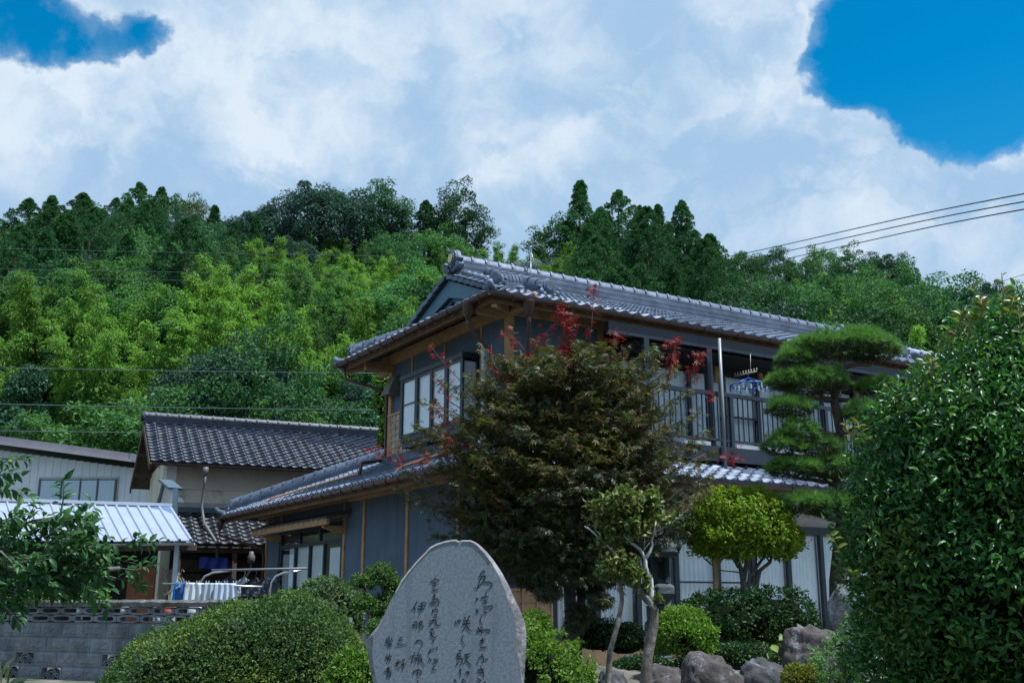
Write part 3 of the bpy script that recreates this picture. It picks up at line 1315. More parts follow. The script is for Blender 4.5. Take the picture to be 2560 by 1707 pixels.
T_TILE = tile_mesh('roof_tile', M_TILE)
T_EAVE = tile_mesh('eave_tile', M_TILE, True)
CAP = ridge_cap_mesh('ridge_tile', M_TILE, .30, .105)
CAP_S = ridge_cap_mesh('hip_tile', M_TILE, .27, .085)

upper_roof = MB()
g0 = 0.35
RQ = HD / 2
zr = zup(RQ + EV)
# deck: front, back, left skirt, right skirt (thin sheets with thickness, under the tiles)
th = .05


def slab(b, pts, t=th):
    n = len(pts)
    lo = [(x, y, z - t) for x, y, z in pts]
    b.add(list(pts) + lo, [tuple(range(n)), tuple(range(2 * n - 1, n - 1, -1))] + [(k, n + k, n + (k + 1) % n, (k + 1) % n) for k in range(n)])


VE = 0.02                        # verge of the gable
slab(upper_roof, [(-EV, -EV, ZE), (HL + EV, -EV, ZE), (HL - g0, g0, zup(g0 + EV)), (g0, g0, zup(g0 + EV))])
slab(upper_roof, [(VE, g0, zup(g0 + EV)), (HL - VE, g0, zup(g0 + EV)), (HL - VE, RQ, zr), (VE, RQ, zr)])
slab(upper_roof, [(VE, RQ, zr), (HL - VE, RQ, zr), (HL - VE, HD - g0, zup(g0 + EV)), (VE, HD - g0, zup(g0 + EV))])
slab(upper_roof, [(g0, HD - g0, zup(g0 + EV)), (HL - g0, HD - g0, zup(g0 + EV)), (HL + EV, HD + EV, ZE), (-EV, HD + EV, ZE)])
slab(upper_roof, [(-EV, HD + EV, ZE), (-EV, -EV, ZE), (g0, g0, zup(g0 + EV)), (g0, HD - g0, zup(g0 + EV))])
slab(upper_roof, [(HL + EV, -EV, ZE), (HL + EV, HD + EV, ZE), (HL - g0, HD - g0, zup(g0 + EV)), (HL - g0, g0, zup(g0 + EV))])
roof_u = upper_roof.build('upper_roof', M_DECK, house)

lower_roof = MB()
zt = ZL + SL * (-LE)
slab(lower_roof, [(LE, LE, ZL), (HL + 1.76, LE, ZL), (HL, -.001, zt), (-.001, -.001, zt)])
hx = 3.2
slab(lower_roof, [(LE, QB + EV, ZL), (LE, LE, ZL), (-.001, -.001, zt), (-.001, HD, zt), (-.001 + .0, QB + EV - 1.76, zt)])
# rear wing: the left slope goes on above the wall line, and a hip falls to the back
slab(lower_roof, [(-.001, QB + EV - 1.76, zt), (-.001, HD + .01, zt), (2.7, HD + .01, ZL + SL * (2.7 - LE)), (2.7, QB + EV - 4.46, ZL + SL * 4.46)])
slab(lower_roof, [(7.6, QB + EV, ZL), (LE, QB + EV, ZL), (2.7, QB + EV - 4.46, ZL + SL * 4.46), (3.2, QB + EV - 4.46, ZL + SL * 4.46)])
roof_l = lower_roof.build('lower_roof', M_DECK, house)

spots = []
cs_ = 1 / math.sqrt(1 + SL * SL)
vF = (0, cs_, SL * cs_)
vL = (cs_, 0, SL * cs_)


def in_front(c):
    p, q = c.x, c.y
    if q < g0:
        return p > q - .03 and p < HL - q + .03
    return q < RQ - .02 and VE < p < HL - VE


for s in tile_spots((-EV, -EV, ZE + .012), (1, 0, 0), vF, HL + 2 * EV, (RQ + EV) / cs_, in_front):
    spots.append((s[0], s[1], 'u'))
for s in tile_spots((-EV, HD + EV, ZE + .012), (0, -1, 0), vL, HD + 2 * EV, (g0 + EV) / cs_, lambda c: c.y > c.x - .03 and c.y < HD - c.x + .03 and c.x < g0 + .1):
    spots.append((s[0], s[1], 'u'))
for s in tile_spots((LE, LE, ZL + .012), (1, 0, 0), vF, HL + 3.52, 1.76 / cs_, lambda c: c.x > c.y - .03 and c.y < -.08 and c.x < HL + 1.7):
    spots.append((s[0], s[1], 'l'))
for s in tile_spots((LE, QB + EV, ZL + .012), (0, -1, 0), vL, QB + EV + 1.76, 4.4 / cs_,
                    lambda c: c.y > c.x - .03 and (c.x < -.08 or c.y > HD + .1) and c.y < QB + EV - (c.x - LE) + .03):
    spots.append((s[0], s[1], 'l'))
lay_tiles(spots, house, lambda s: roof_u if s[2] == 'u' else roof_l, HW, T_TILE, T_EAVE, 300)

# main ridge and its ends
ridge(roof_u, (VE + .16, RQ, zr - .03), (HL - VE - .16, RQ, zr - .03), 7, .34, M_TILE, CAP, .30, .05)
onigawara(roof_u, (VE + .12, RQ, zr + .24), (-1, 0, 0), .85, M_TILE, True)
onigawara(roof_u, (HL - VE - .12, RQ, zr + .24), (1, 0, 0), .85, M_TILE)
for e_, sg in ((0.0, 1), (HL, -1)):
    # descending ridge down the front slope, with an ornament at its foot
    pk = e_ + sg * .82
    ridge(roof_u, (pk, .06, zup(EV + .06) + .03), (pk, RQ - .12, zr - .02), 4, .24, M_TILE, CAP_S, .27, .045)
    onigawara(roof_u, (pk, .02, zup(EV) + .17), (0, -1, 0), .62, M_TILE)
    # round roll next to the verge
    for q0, q1 in ((.30, RQ - .10), (HD - .30, RQ + .10)):
        n = 8
        for i in range(n):
            a = q0 + (q1 - q0) * i / n
            b2 = q0 + (q1 - q0) * (i + 1.06) / n
            za = zup(min(a, HD - a) + EV) + .10
            zb = zup(min(b2, HD - b2) + EV) + .10
            r_ = MB()
            r_.tube([(e_ + sg * .30, a, za), (e_ + sg * .30, a + (b2 - a) * .1, za + (zb - za) * .1), (e_ + sg * .30, b2, zb)], [.088, .076, .072], 8)
            r_.build('verge_roll_tile', M_TILE, roof_u, smooth=True)
    # verge tiles: stepped ends hanging over the bargeboard
    for q0, q1 in ((.18, RQ - .05), (HD - .18, RQ + .05)):
        n = 9
        for i in range(n):
            a = q0 + (q1 - q0) * i / n
            b2 = q0 + (q1 - q0) * (i + 1) / n
            za = zup(min(a, HD - a) + EV) + .055
            zb = zup(min(b2, HD - b2) + EV) + .025
            r_ = MB()
            x0 = e_ + sg * (VE - .06)
            x1 = e_ + sg * (VE + .17)
            xa, xb = min(x0, x1), max(x0, x1)
            r_.hexa([(xa, a, za - .10), (xb, a, za - .04), (xb, b2, zb - .04), (xa, b2, zb - .10), (xa, a, za), (xb, a, za + .02), (xb, b2, zb + .02), (xa, b2, zb)])
            fix_normals(r_.build('verge_tile', M_TILE, roof_u, bevel=.012))
# corner (hip) ridges
for (c0, c1) in (((g0 + .1, g0 + .1), (-.62, -.62)), ((HL - g0 - .1, g0 + .1), (HL + .62, -.62)), ((g0 + .1, HD - g0 - .1), (-.62, HD + .62))):
    d0 = zup(g0 + .1 + EV) + .03
    d1 = zup(EV - .62) + .035
    ridge(roof_u, (c1[0], c1[1], d1), (c0[0], c0[1], d0), 4, .22, M_TILE, CAP_S, .27, .045)
    f = Vector((c1[0] - c0[0], c1[1] - c0[1], 0))
    onigawara(roof_u, (c1[0] + f.normalized().x * .04, c1[1] + f.normalized().y * .04, d1 + .14), f, .5, M_TILE)
# upturned corner tiles
for (cx, cyy) in ((-EV, -EV), (-EV, HD + EV), (HL + EV, -EV)):
    f = Vector((1 if cx > 0 else -1, 1 if cyy > 0 else -1, 0)).normalized()
    b = MB()
    pth = [Vector((cx, cyy, ZE + .05)) - f * .34 + Vector((0, 0, .10)), Vector((cx, cyy, ZE + .07)) - f * .12, Vector((cx, cyy, ZE + .10)) + f * .03, Vector((cx, cyy, ZE + .17)) + f * .10]
    b.tube(pth, [.08, .075, .06, .045], 8)
    b.build('corner_tile', M_TILE, roof_u, smooth=True)

# lower roof: flashing courses against the upper wall, hip ridge of the rear wing
for (a, b2) in (((-.10, -.10), (-.10, HD + .12)), ((-.10, -.10), (HL, -.10))):
    for i in range(4):
        q = MB()
        z = zt - .02 + .058 * i
        q.bar((a[0], a[1], z), (b2[0], b2[1], z), .24 - .025 * i, .05)
        q.build('flashing_course', M_TILE, roof_l)
t0, t1 = .18, 4.4
ridge(roof_l, (LE + t0, QB + EV - t0, ZL + SL * t0 + .03), (LE + t1, QB + EV - t1, ZL + SL * t1 + .03), 4, .24, M_TILE, CAP_S, .27, .05)
onigawara(roof_l, (LE + t0 - .03, QB + EV - t0 + .03, ZL + .20), (-1, 1, 0), .42, M_TILE)
ridge(roof_l, (LE + .2, LE + .2, ZL + SL * .2 + .03), (-.15, -.15, zt - .03), 3, .22, M_TILE, CAP_S, .27, .045)
b = MB()
f = Vector((-1, 1, 0)).normalized()
cpt = Vector((LE, QB + EV, ZL))
b.tube([cpt - f * .34 + Vector((0, 0, .14)), cpt - f * .1 + Vector((0, 0, .08)), cpt + f * .06 + Vector((0, 0, .12)), cpt + f * .16 + Vector((0, 0, .22))], [.085, .08, .065, .04], 8)
b.build('corner_tile', M_TILE, roof_l, smooth=True)

# gable under the left end of the ridge (and mirrored at the right end)
for e_, sg in ((0.0, 1), (HL, -1)):
    gx = e_ + sg * g0
    tri = [(gx, g0 + .02, zup(g0 + EV) - .05), (gx, HD - g0 - .02, zup(g0 + EV) - .05), (gx, RQ, zr - .05)]
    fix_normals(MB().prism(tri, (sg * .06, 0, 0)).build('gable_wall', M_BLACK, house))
    for sgn in (-1, 1):
        def yq(t):
            return RQ + sgn * t * (RQ - .02)

        def zq(t):
            return zr - .09 - t * SL * (RQ - .02)
        b = MB()
        x0 = e_ + sg * (VE + .03)
        x1 = x0 + sg * .06
        pts = [(x0, yq(0), zq(0)), (x0, yq(1.0), zq(1.0)), (x0, yq(1.0), zq(1.0) - .17), (x0, yq(.5), zq(.5) - .22), (x0, yq(0), zq(0) - .34)]
        fix_normals(b.prism(pts, (x1 - x0, 0, 0)).build('bargeboard', M_TEAL, house, bevel=.006))
        b = MB()
        x2 = e_ + sg * .16
        b.bar((x2, yq(0), zq(0) - .37), (x2, yq(.84), zq(.84) - .25), .05, .07)
        b.build('gable_trim', M_TEAL, house)
    for k in range(7):
        qq = RQ + (k - 3) * .42
        hgt = zr - .3 - SL * abs(qq - RQ)
        MB().box(gx - sg * .05 - .015, gx - sg * .05 + .015, qq - .015, qq + .015, zup(g0 + EV) - .1, hgt).build('gable_slat', M_DARK, house)

# eaves: soffit boards, rafters, fascia and gutters of the upper roof
for i in range(43):
    p = -.70 + i * .29
    q1 = min(0.0, p - .12, HL - p - .12)
    if q1 > -.7:
        MB().bar((p, -.80, ZE - .085 + SL * .05), (p, q1, ZE - .085 + SL * (q1 + EV)), .05, .065).build('rafter', M_WOOD, house)
for i in range(20):
    q = -.70 + i * .31
    p1 = min(0.0, q - .12, HD - q - .12)
    if p1 > -.7:
        MB().bar((-.80, q, ZE - .085 + SL * .05), (p1, q, ZE - .085 + SL * (p1 + EV)), .05, .065).build('rafter', M_WOOD, house)
MB().box(-.80, -.765, -.80, HD + .80, ZE - .145, ZE - .035).build('fascia', M_WOOD_D, house)
MB().box(-.765, HL + .8, -.80, -.765, ZE - .145, ZE - .035).build('fascia', M_WOOD_D, house)


def gutter(path, r, m, parent, brackets=6):
    b = MB()
    path = [Vector(p) for p in path]
    vs_, fs = [], []
    n = 7
    for i, p in enumerate(path):
        d = (path[min(i + 1, len(path) - 1)] - path[max(i - 1, 0)]).normalized()
        s = d.cross(Vector((0, 0, 1))).normalized()
        for rr in (r, r * .86):
            for k in range(n):
                a = math.pi + math.pi * k / (n - 1)
                vs_.append(p + s * rr * math.cos(a) + Vector((0, 0, rr * math.sin(a))))
    for i in range(len(path) - 1):
        o0, o1 = i * 2 * n, (i + 1) * 2 * n
        for k in range(n - 1):
            fs.append((o0 + k, o0 + k + 1, o1 + k + 1, o1 + k))
            fs.append((o0 + n + k, o1 + n + k, o1 + n + k + 1, o0 + n + k + 1))
        fs.append((o0, o1, o1 + n, o0 + n))
        fs.append((o0 + n - 1, o0 + 2 * n - 1, o1 + 2 * n - 1, o1 + n - 1))
    fs.append(tuple(range(n)) + tuple(range(2 * n - 1, n - 1, -1)))
    o = b.add(vs_, fs).build('gutter', m, parent, smooth=False)
    a, c = path[0], path[-1]
    for k in range(brackets):
        p = a.lerp(c, (k + .5) / brackets)
        d = (c - a).normalized()
        q = MB()
        s = d.cross(Vector((0, 0, 1))).normalized()
        pts = [p + s * (r * 1.12 * math.cos(math.pi + math.pi * j / 6)) + Vector((0, 0, r * 1.12 * math.sin(math.pi + math.pi * j / 6))) for j in range(7)]
        for j in range(6):
            q.bar(pts[j], pts[j + 1], .018, .010, d)
        q.build('gutter_bracket', M_ALU if m is not M_GUT else M_GUT, o)
    return o


gutter([(-.93, HD + .86, ZE - .02), (-.93, -.93, ZE - .02)], .065, M_GUT, house, 12)
gutter([(-.93, -.93, ZE - .022), (HL + .9, -.93, ZE - .022)], .065, M_GUT, house, 16)
gutter([(LE - .08, QB + EV, ZL - .02), (LE - .08, LE - .08, ZL - .02)], .06, M_GUT, house, 26)
gutter([(LE - .08, LE - .08, ZL - .022), (HL + 1.76, LE - .08, ZL - .022)], .06, M_GUT, house, 22)

# downpipes: hoppers under the upper gutter with elbows back to the corner
for (hx_, hy_, e1, e2) in ((-.93, -.25, (-.10, .25), (-.09, .30)), (-.20, -.93, (.28, -.12), (.30, -.10))):
    b = MB()
    b.lathe([(.04, -.30), (.045, -.26), (.085, -.22), (.10, -.06), (.105, -.05)], 8, (hx_, hy_, ZE - .02))
    b.tube([(hx_, hy_, ZE - .30), (hx_, hy_, ZE - .42), (e1[0], e1[1], ZE - .78), (e2[0], e2[1], ZE - .95), (e2[0], e2[1], 3.75)], .033, 8)
    b.build('downpipe', M_GUT, house, smooth=True)
b = MB()
b.tube([(-.86, HD + .55, ZE - .08), (-.80, HD + .50, ZE - .35), (-.20, HD + .18, ZE - .55), (-.07, HD + .10, ZE - .68), (-.07, HD + .10, 3.80), (-.14, HD + .06, 3.72), (-.72, HD - .25, 3.60), (-.80, HD - .3, 3.32)], .033, 8)
b.build('downpipe', M_GUT, house, smooth=True)
# wing corner downpipe
b = MB()
b.lathe([(.035, -.26), (.04, -.22), (.075, -.18), (.09, -.03)], 8, (LE - .08, QB + EV - .25, ZL - .04))
b.tube([(LE - .08, QB + EV - .25, ZL - .28), (LE - .08, QB + EV - .25, ZL - .42), (F1 - .12, QB + .02, ZL - .72), (F1 - .06, QB + .02, ZL - .9), (F1 - .06, QB + .02, .1)], .032, 8)
b.build('downpipe', M_GUT, house, smooth=True)
# copper overflow pipes lying on the lower roof


def on_lower_left(p, q, h=.13):
    return (p, q, ZL + SL * (p - LE) + h)


MB().tube([on_lower_left(-.78, HD - .3, .10), on_lower_left(-.86, HD - .1), on_lower_left(-1.52, 7.15), on_lower_left(-1.66, 7.25, .06), on_lower_left(-1.80, 7.28, .0)], .022, 8).build('copper_pipe', M_COPPER, house, smooth=True)
MB().tube([on_lower_left(-.95, .15), on_lower_left(-1.25, .62), on_lower_left(-1.38, .74), on_lower_left(-1.55, .77), on_lower_left(-1.78, .78, .0)], .028, 8).build('copper_pipe', M_COPPER, house, smooth=True)

# walls of the upper floor
ZB, ZT = 3.55, 5.66
MB().box(0, .08, .06, HD - .06, ZB, ZT).build('wall', M_WALL, house)
MB().box(HL - .08, HL, .06, HD - .06, ZB, ZT).build('wall', M_WALL, house)
MB().box(.08, HL - .08, HD - .08, HD, ZB, ZT).build('wall', M_WALL, house)
MB().box(.06, 1.86, -.02, .06, ZB, ZT).build('wall', M_WALL, house)
MB().box(1.86, HL - .08, -.02, .06, 5.18, ZT).build('wall', M_BLACK, house)  # shade below the eave put into the wall colour
MB().box(8.4, HL - .08, -.02, .06, ZB, 5.18).build('wall', M_WALL, house)
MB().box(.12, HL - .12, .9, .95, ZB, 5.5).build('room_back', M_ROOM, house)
# posts and beams
for (p, q, r) in ((0, 0, .062), (0, HD, .062), (HL, 0, .062), (HL, HD, .062)):
    MB().box(p - r, p + r, q - r, q + r, ZB - .1, ZT).build('post', M_WOOD, house, bevel=.006)
for q in (.91, 2.275, 3.64):
    z0 = 5.30 if q > 1 else ZB
    MB().box(-.022, .0, q - .03, q + .03, z0, ZT).build('stud', M_WOOD, house)
MB().box(-.075, .075, -.75, HD + .62, ZT + .001, ZT + .22).build('eave_beam', M_WOOD, house, bevel=.008)
MB().box(-.68, HL + .6, -.072, .072, ZT + .002, ZT + .219).build('eave_beam', M_WOOD, house, bevel=.008)
MB().box(-.045, .045, HD - .02, HD + .62, ZT - .16, ZT).build('bracket_arm', M_WOOD, house)
MB().box(-.62, -.062, HD - .045, HD + .045, ZT - .16, ZT - .001).build('bracket_arm', M_WOOD, house)
MB().box(-.62, -.062, -.045, .045, ZT - .06, ZT - .002).build('bracket_arm', M_WOOD, house)
for (c, s) in (((-.35, -.35), .18), ((-.35, HD + .35), .18)):
    MB().bar((0, HD if c[1] > 0 else 0, ZT + .10), (c[0] * 2.1, c[1] * 2.1 if c[1] < 0 else HD + .72, ZE - .14), .09, .11).build('hip_rafter', M_WOOD, house)
# dark lintel over the bay and side fields
MB().box(-.03, 0, .95, 4.2, 5.20, 5.30).build('lintel', M_DARK, house)

# wainscot of battens on the left wall, below the bay


def wainscot(parent, axis, a0, a1, z0, z1, off, nx, nz, m=M_WOOD_L, m2=M_WOOD_L):
    o = MB()
    if axis == 'q':
        o.box(off, off + .03, a0, a1, z0, z1)
    else:
        o.box(a0, a1, off, off + .03, z0, z1)
    base = o.build('wainscot', m2, parent)
    for i in range(nx + 1):
        t = a0 + (a1 - a0) * i / nx
        b_ = MB()
        if axis == 'q':
            b_.box(off - .028, off + .002, t - .016, t + .016, z0, z1)
        else:
            b_.box(t - .016, t + .016, off - .028, off + .002, z0, z1)
        b_.build('batten', m, base)
    for j in range(nz):
        zz0 = z0 + (z1 - z0) * j / nz
        zz1 = z0 + (z1 - z0) * (j + 1) / nz
        for i in range(nx):
            u0 = a0 + (a1 - a0) * i / nx + .017
            u1 = a0 + (a1 - a0) * (i + 1) / nx - .017
            b_ = MB()
            if axis == 'q':
                b_.hexa([(off - .022, u0, zz0 + .004), (off + .001, u0, zz0 + .004), (off + .001, u1, zz0 + .004), (off - .022, u1, zz0 + .004),
                         (off - .006, u0, zz1), (off + .001, u0, zz1), (off + .001, u1, zz1), (off - .006, u1, zz1)])
            else:
                b_.hexa([(u0, off - .022, zz0 + .004), (u1, off - .022, zz0 + .004), (u1, off + .001, zz0 + .004), (u0, off + .001, zz0 + .004),
                         (u0, off - .006, zz1), (u1, off - .006, zz1), (u1, off + .001, zz1), (u0, off + .001, zz1)])
            b_.build('board', m2, base)
    cap_ = MB()
    if axis == 'q':
        cap_.box(off - .04, off + .03, a0 - .02, a1 + .02, z1, z1 + .035)
    else:
        cap_.box(a0 - .02, a1 + .02, off - .04, off + .03, z1, z1 + .035)
    cap_.build('cap_rail', m, base)
    return base


wainscot(house, 'q', 3.56, 4.62, 3.80, 4.60, -.032, 6, 6)
wainscot(house, 'q', .10, 3.54, 3.80, 4.02, -.032, 20, 2)

# bay window on the left wall
BX = -.32
bay = MB()
bay.box(BX, 0, 1.02, 3.46, 4.00 - .10, 4.0)
bay.box(BX - .03, 0, .99, 3.49, 5.10, 5.20)
fix_normals(bay.build('bay_window', M_DARK, house, bevel=.01))
bw = house.children[-1]
MB().box(BX + .02, -.01, 1.06, 3.42, 3.80, 3.90).build('bay_underside', M_DARK, bw)
MB().box(-.012, -.002, 1.06, 3.42, 4.0, 5.10).build('bay_interior', M_ROOM, bw)
mull = [3.43, 2.80, 2.20, 1.62, 1.05]
for k, q in enumerate(mull):
    w = .04 if k not in (1, 3) else .055
    MB().box(BX - .012, BX + .03, q - w, q + w, 4.0, 5.10).build('mullion', M_DARK, bw)
MB().box(BX - .006, BX + .02, 1.05, 3.43, 4.0, 4.045).build('sill_rail', M_DARK, bw)
MB().box(BX - .005, BX + .02, 1.05, 3.43, 5.05, 5.10).build('head_rail', M_DARK, bw)
for k in range(4):
    q0, q1 = mull[k + 1] + .05, mull[k] - .05
    MB().box(BX + .008, BX + .014, q0, q1, 4.045, 5.05).build('pane', M_GLASS, bw)
    if k in (0, 3):
        MB().box(BX + .030, BX + .036, q0 - .02, q1 + .02, 4.02, 5.06).build('frosted_screen', M_SHOJI, bw)
        MB().box(BX + .0, BX + .008, q0, q1, 4.60, 4.625).build('glazing_bar', M_DARK, bw)
    else:
        curtain(bw, q0 - .02, q1 + .02, BX + .06, 4.02, 5.06, M_CURT, 6, .012, 'y')
# bay side glass towards the front
MB().box(BX + .04, -.02, 1.015, 1.022, 4.05, 5.05).build('side_pane', M_GLASS, bw)
MB().box(BX + .04, -.02, 1.08, 1.086, 4.02, 5.06).build('side_screen', M_SHOJI, bw)
MB().box(-.05, 0, 1.0, 1.04, 4.0, 5.10).build('mullion', M_DARK, bw)
# pale duct beside the bay
MB().box(-.13, -.002, .62, .73, 4.1, 5.28).build('pale_duct', mat('duct_pale_blue', (.42, .55, .62), .5, .08, 4), house, bevel=.03)
# vent hood near the back corner
b = MB()
b.hexa([(-.26, 4.16, 5.06), (0, 4.16, 5.06), (0, 4.48, 5.06), (-.26, 4.48, 5.06), (-.12, 4.16, 5.38), (0, 4.16, 5.38), (0, 4.48, 5.38), (-.12, 4.48, 5.38)])
b.box(-.27, -.001, 4.15, 4.49, 4.99, 5.058)
b.build('vent_hood', mat('hood_grey_brown', (.16, .14, .12), .5, .15, 5), house, bevel=.008)

# upper front: sliding glass with curtains behind a balcony
for (p0, p1) in ((1.86, 2.9), (2.9, 3.9), (3.9, 4.75), (4.75, 5.62), (5.62, 6.5), (6.5, 7.4), (7.4, 8.4)):
    MB().box(p0 - .035, p0 + .035, -.03, .05, 3.55, 5.18).build('door_stile', M_DARK, house)
    MB().box(p0 + .035, p1 - .035, -.006, .0, 3.6, 5.16).build('balcony_door_pane', M_GLASS, house)
    curtain(house, p0 + .03, p1 - .03, .10, 3.58, 5.16, M_CURT, 8, .02)
MB().box(4.75, 5.62, -.028, -.008, 4.35, 4.39).build('door_rail', M_DARK, house)
for p in (1.86, 4.55, 5.68, 8.4):
    MB().box(p - .05, p + .05, -.075, -.02, 5.0 if p != 1.86 else 3.6, ZT).build('front_post', M_WOOD, house)

bal = MB()
bal.box(1.6, 9.6, -.98, -.03, 3.40, 3.46)
bal = bal.build('balcony', M_DARK, house)
MB().box(1.6, 9.6, -1.0, -.96, 3.34, 3.60).build('balcony_fascia', M_DARK, bal)
MB().box(1.6, 9.6, -.985, -.925, 4.50, 4.57).build('top_rail', M_DARK, bal)
MB().box(1.6, 9.6, -.97, -.94, 3.70, 3.735).build('bottom_rail', M_DARK, bal)
for i in range(67):
    p = 1.66 + i * .12
    MB().box(p - .009, p + .009, -.963, -.945, 3.735, 4.50).build('baluster', M_DARK, bal)
for p in (1.64, 4.0, 6.4, 9.56):
    MB().box(p - .035, p + .035, -.99, -.92, 3.40, 4.50).build('rail_post', M_DARK, bal)
for p in (2.2, 3.62, 6.9, 9.5):
    MB().box(p - .055, p + .055, -.90, -.79, 3.46, 5.36).build('balcony_post', M_DARK, bal)
MB().box(1.4, 9.7, -.90, -.78, 5.36, 5.56).build('balcony_beam', M_DARK, bal)
MB().box(2.0, 9.6, -.80, -.02, 5.30, 5.33).build('balcony_ceiling', M_BLACK, bal)  # ceiling coloured black for the shade over the balcony
MB().tube([(3.72, -1.06, 3.10), (3.72, -1.06, 5.52)], .028, 8).build('white_downpipe', M_ALU, house, smooth=True)
for p0, p1 in ((4.1, 4.95), (5.05, 5.8), (2.9, 3.5)):
    MB().box(p0, p1, -.96, -.953, 3.60, 3.68).build('toe_panel', mat('toe_panel_grey', (.34, .37, .41), .6, .1, 4), bal)

# ground floor: left wall with sliding door and wooden canopy
MB().box(F1, F1 + .08, F1 + .06, 4.55, 0.45, 2.84).build('wall', M_WALL, house)
MB().box(F1, F1 + .08, 8.2, QB - .06, 0.45, 2.84).build('wall', M_WALL, house)
MB().box(F1, F1 + .08, 4.55, 8.2, 2.48, 2.84).build('wall', M_WALL, house)
MB().box(F1 - .01, F1 + .1, F1 + .05, QB, 0.0, .45).build('footing', M_STONE_F, house)
MB().box(F1 + .05, 7.0, QB - .08, QB, 0.0, 2.84).build('wall', M_WALL, house)
for q in (F1, 0.0, 1.82, 3.64, 4.57, 6.4, 8.15, QB):
    if q != 6.4:
        MB().box(F1 - .03, F1 + .03, q - .05, q + .05, .40, 2.84).build('post', M_WOOD, house, bevel=.005)
MB().box(F1 - .06, F1 + .06, F1 - .6, QB + .6, 2.841, 3.02).build('eave_beam', M_WOOD, house, bevel=.008)
for i in range(38):
    q = -1.5 + i * .31
    p1 = min(F1, q - .12, LE + QB + EV - q - .12)
    if p1 > LE + .15:
        MB().bar((LE + .06, q, ZL - .085), (p1, q, ZL - .085 + SL * (p1 - LE - .05)), .045, .06).build('rafter', M_WOOD, house)
MB().box(LE + .05, LE + .085, LE + .05, QB + EV - .05, ZL - .14, ZL - .04).build('fascia', M_WOOD_D, house)
# sliding doors
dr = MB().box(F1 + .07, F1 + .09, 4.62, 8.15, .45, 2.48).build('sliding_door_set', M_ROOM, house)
MB().box(F1 - .035, F1 + .04, 4.62, 8.12, 2.10, 2.17).build('transom_rail', M_DARK, dr)
MB().box(F1 - .034, F1 + .04, 4.62, 8.12, 2.40, 2.48).build('head_rail', M_DARK, dr)
for q in (4.66, 5.55, 6.35, 7.2, 8.08):
    MB().box(F1 - .03, F1 + .035, q - .035, q + .035, .45, 2.10).build('stile', M_DARK, dr)
for q in (4.66, 5.8, 6.95, 8.08):
    MB().box(F1 - .03, F1 + .035, q - .035, q + .035, 2.17, 2.40).build('transom_bar', M_DARK, dr)
for (a, c) in ((4.69, 5.52), (5.58, 6.32), (6.38, 7.17), (7.23, 8.05)):
    MB().box(F1 - .004, F1 + .002, a, c, .45, 2.10).build('pane', M_GLASS, dr)
for (a, c) in ((4.69, 5.77), (5.83, 6.92), (6.98, 8.05)):
    MB().box(F1 - .004, F1 + .002, a, c, 2.17, 2.40).build('transom_pane', M_GLASS, dr)
curtain(dr, 4.72, 5.4, F1 + .045, .5, 2.02, M_CURT, 6, .012, 'y')
MB().box(F1 + .030, F1 + .036, 5.60, 6.30, .5, 2.1).build('frosted_screen', M_SHOJI, dr)
MB().box(F1 + .030, F1 + .036, 6.40, 7.15, .5, 2.1).build('frosted_screen', M_SHOJI, dr)
curtain(dr, 7.25, 7.7, F1 + .045, .5, 2.1, M_CURT, 5, .012, 'y')
MB().box(F1 - .05, F1 + .02, 8.12, 8.2, .45, 2.48).build('door_jamb', M_DARK, dr)
# canopy
cp = MB()
cp.hexa([(F1 - .52, 4.25, 2.52), (F1 - .02, 4.25, 2.62), (F1 - .02, 8.75, 2.62), (F1 - .52, 8.75, 2.52), (F1 - .52, 4.25, 2.545), (F1 - .02, 4.25, 2.70), (F1 - .02, 8.75, 2.70), (F1 - .52, 8.75, 2.545)])
cp = cp.build('door_canopy', M_DECK, house)
MB().box(F1 - .50, F1 - .44, 4.28, 8.72, 2.40, 2.515).build('canopy_beam', M_WOOD, cp)
for k in range(16):
    q = 4.4 + k * .28
    MB().bar((F1 - .53, q, 2.505), (F1 - .03, q, 2.60), .03, .035).build('canopy_rafter', M_WOOD, cp)
for q in (4.57, 8.15):
    b = MB()
    b.prism([(F1 - .03, q - .04, 2.40), (F1 - .03, q - .04, 2.26), (F1 - .22, q - .04, 2.28), (F1 - .46, q - .04, 2.36), (F1 - .46, q - .04, 2.399)], (0, .08, 0))
    fix_normals(b.build('canopy_bracket', M_WOOD, cp))

# ground floor: front, with batten wainscot at the corner and a long run of curtained glass doors
MB().box(F1 + .06, .22, F1, F1 + .08, 0.0, 2.84).build('wall', M_WALL, house)
MB().box(.22, 10.5, F1, F1 + .08, 2.30, 2.84).build('wall', mat('plaster_pale', (.46, .45, .43), .9, .08, 2), house)
MB().box(.22, 10.5, F1 - .02, F1 + .09, 0.0, .42).build('footing', mat('footing_board', (.42, .28, .17), .8, .2, 6), house)
wainscot(house, 'p', -.86, .17, .45, 1.15, F1 - .032, 4, 4, mat('batten_fresh', (.50, .31, .19), .75, .15, 8), mat('board_fresh', (.45, .29, .18), .8, .18, 8))
MB().box(-.7, .1, F1 - .02, F1, 1.25, 2.2).build('corner_window', M_DARK, house)
MB().box(-.64, .04, F1 - .026, F1 - .021, 1.31, 2.14).build('corner_window_pane', M_GLASS, house)
MB().box(LE + .5, HL + .6, F1 - .06, F1 + .06, 2.842, 3.01).build('eave_beam', M_WOOD_D, house)
MB().box(LE + .085, HL + 1.7, LE + .05, LE + .085, ZL - .14, ZL - .04).build('fascia', M_WOOD_D, house)
for i in range(46):
    p = -1.45 + i * .29
    q1 = min(F1, p - .12)
    if q1 > LE + .15:
        MB().bar((p, LE + .06, ZL - .085), (p, q1, ZL - .085 + SL * (q1 - LE - .05)), .045, .06).build('rafter', M_WOOD_D, house)
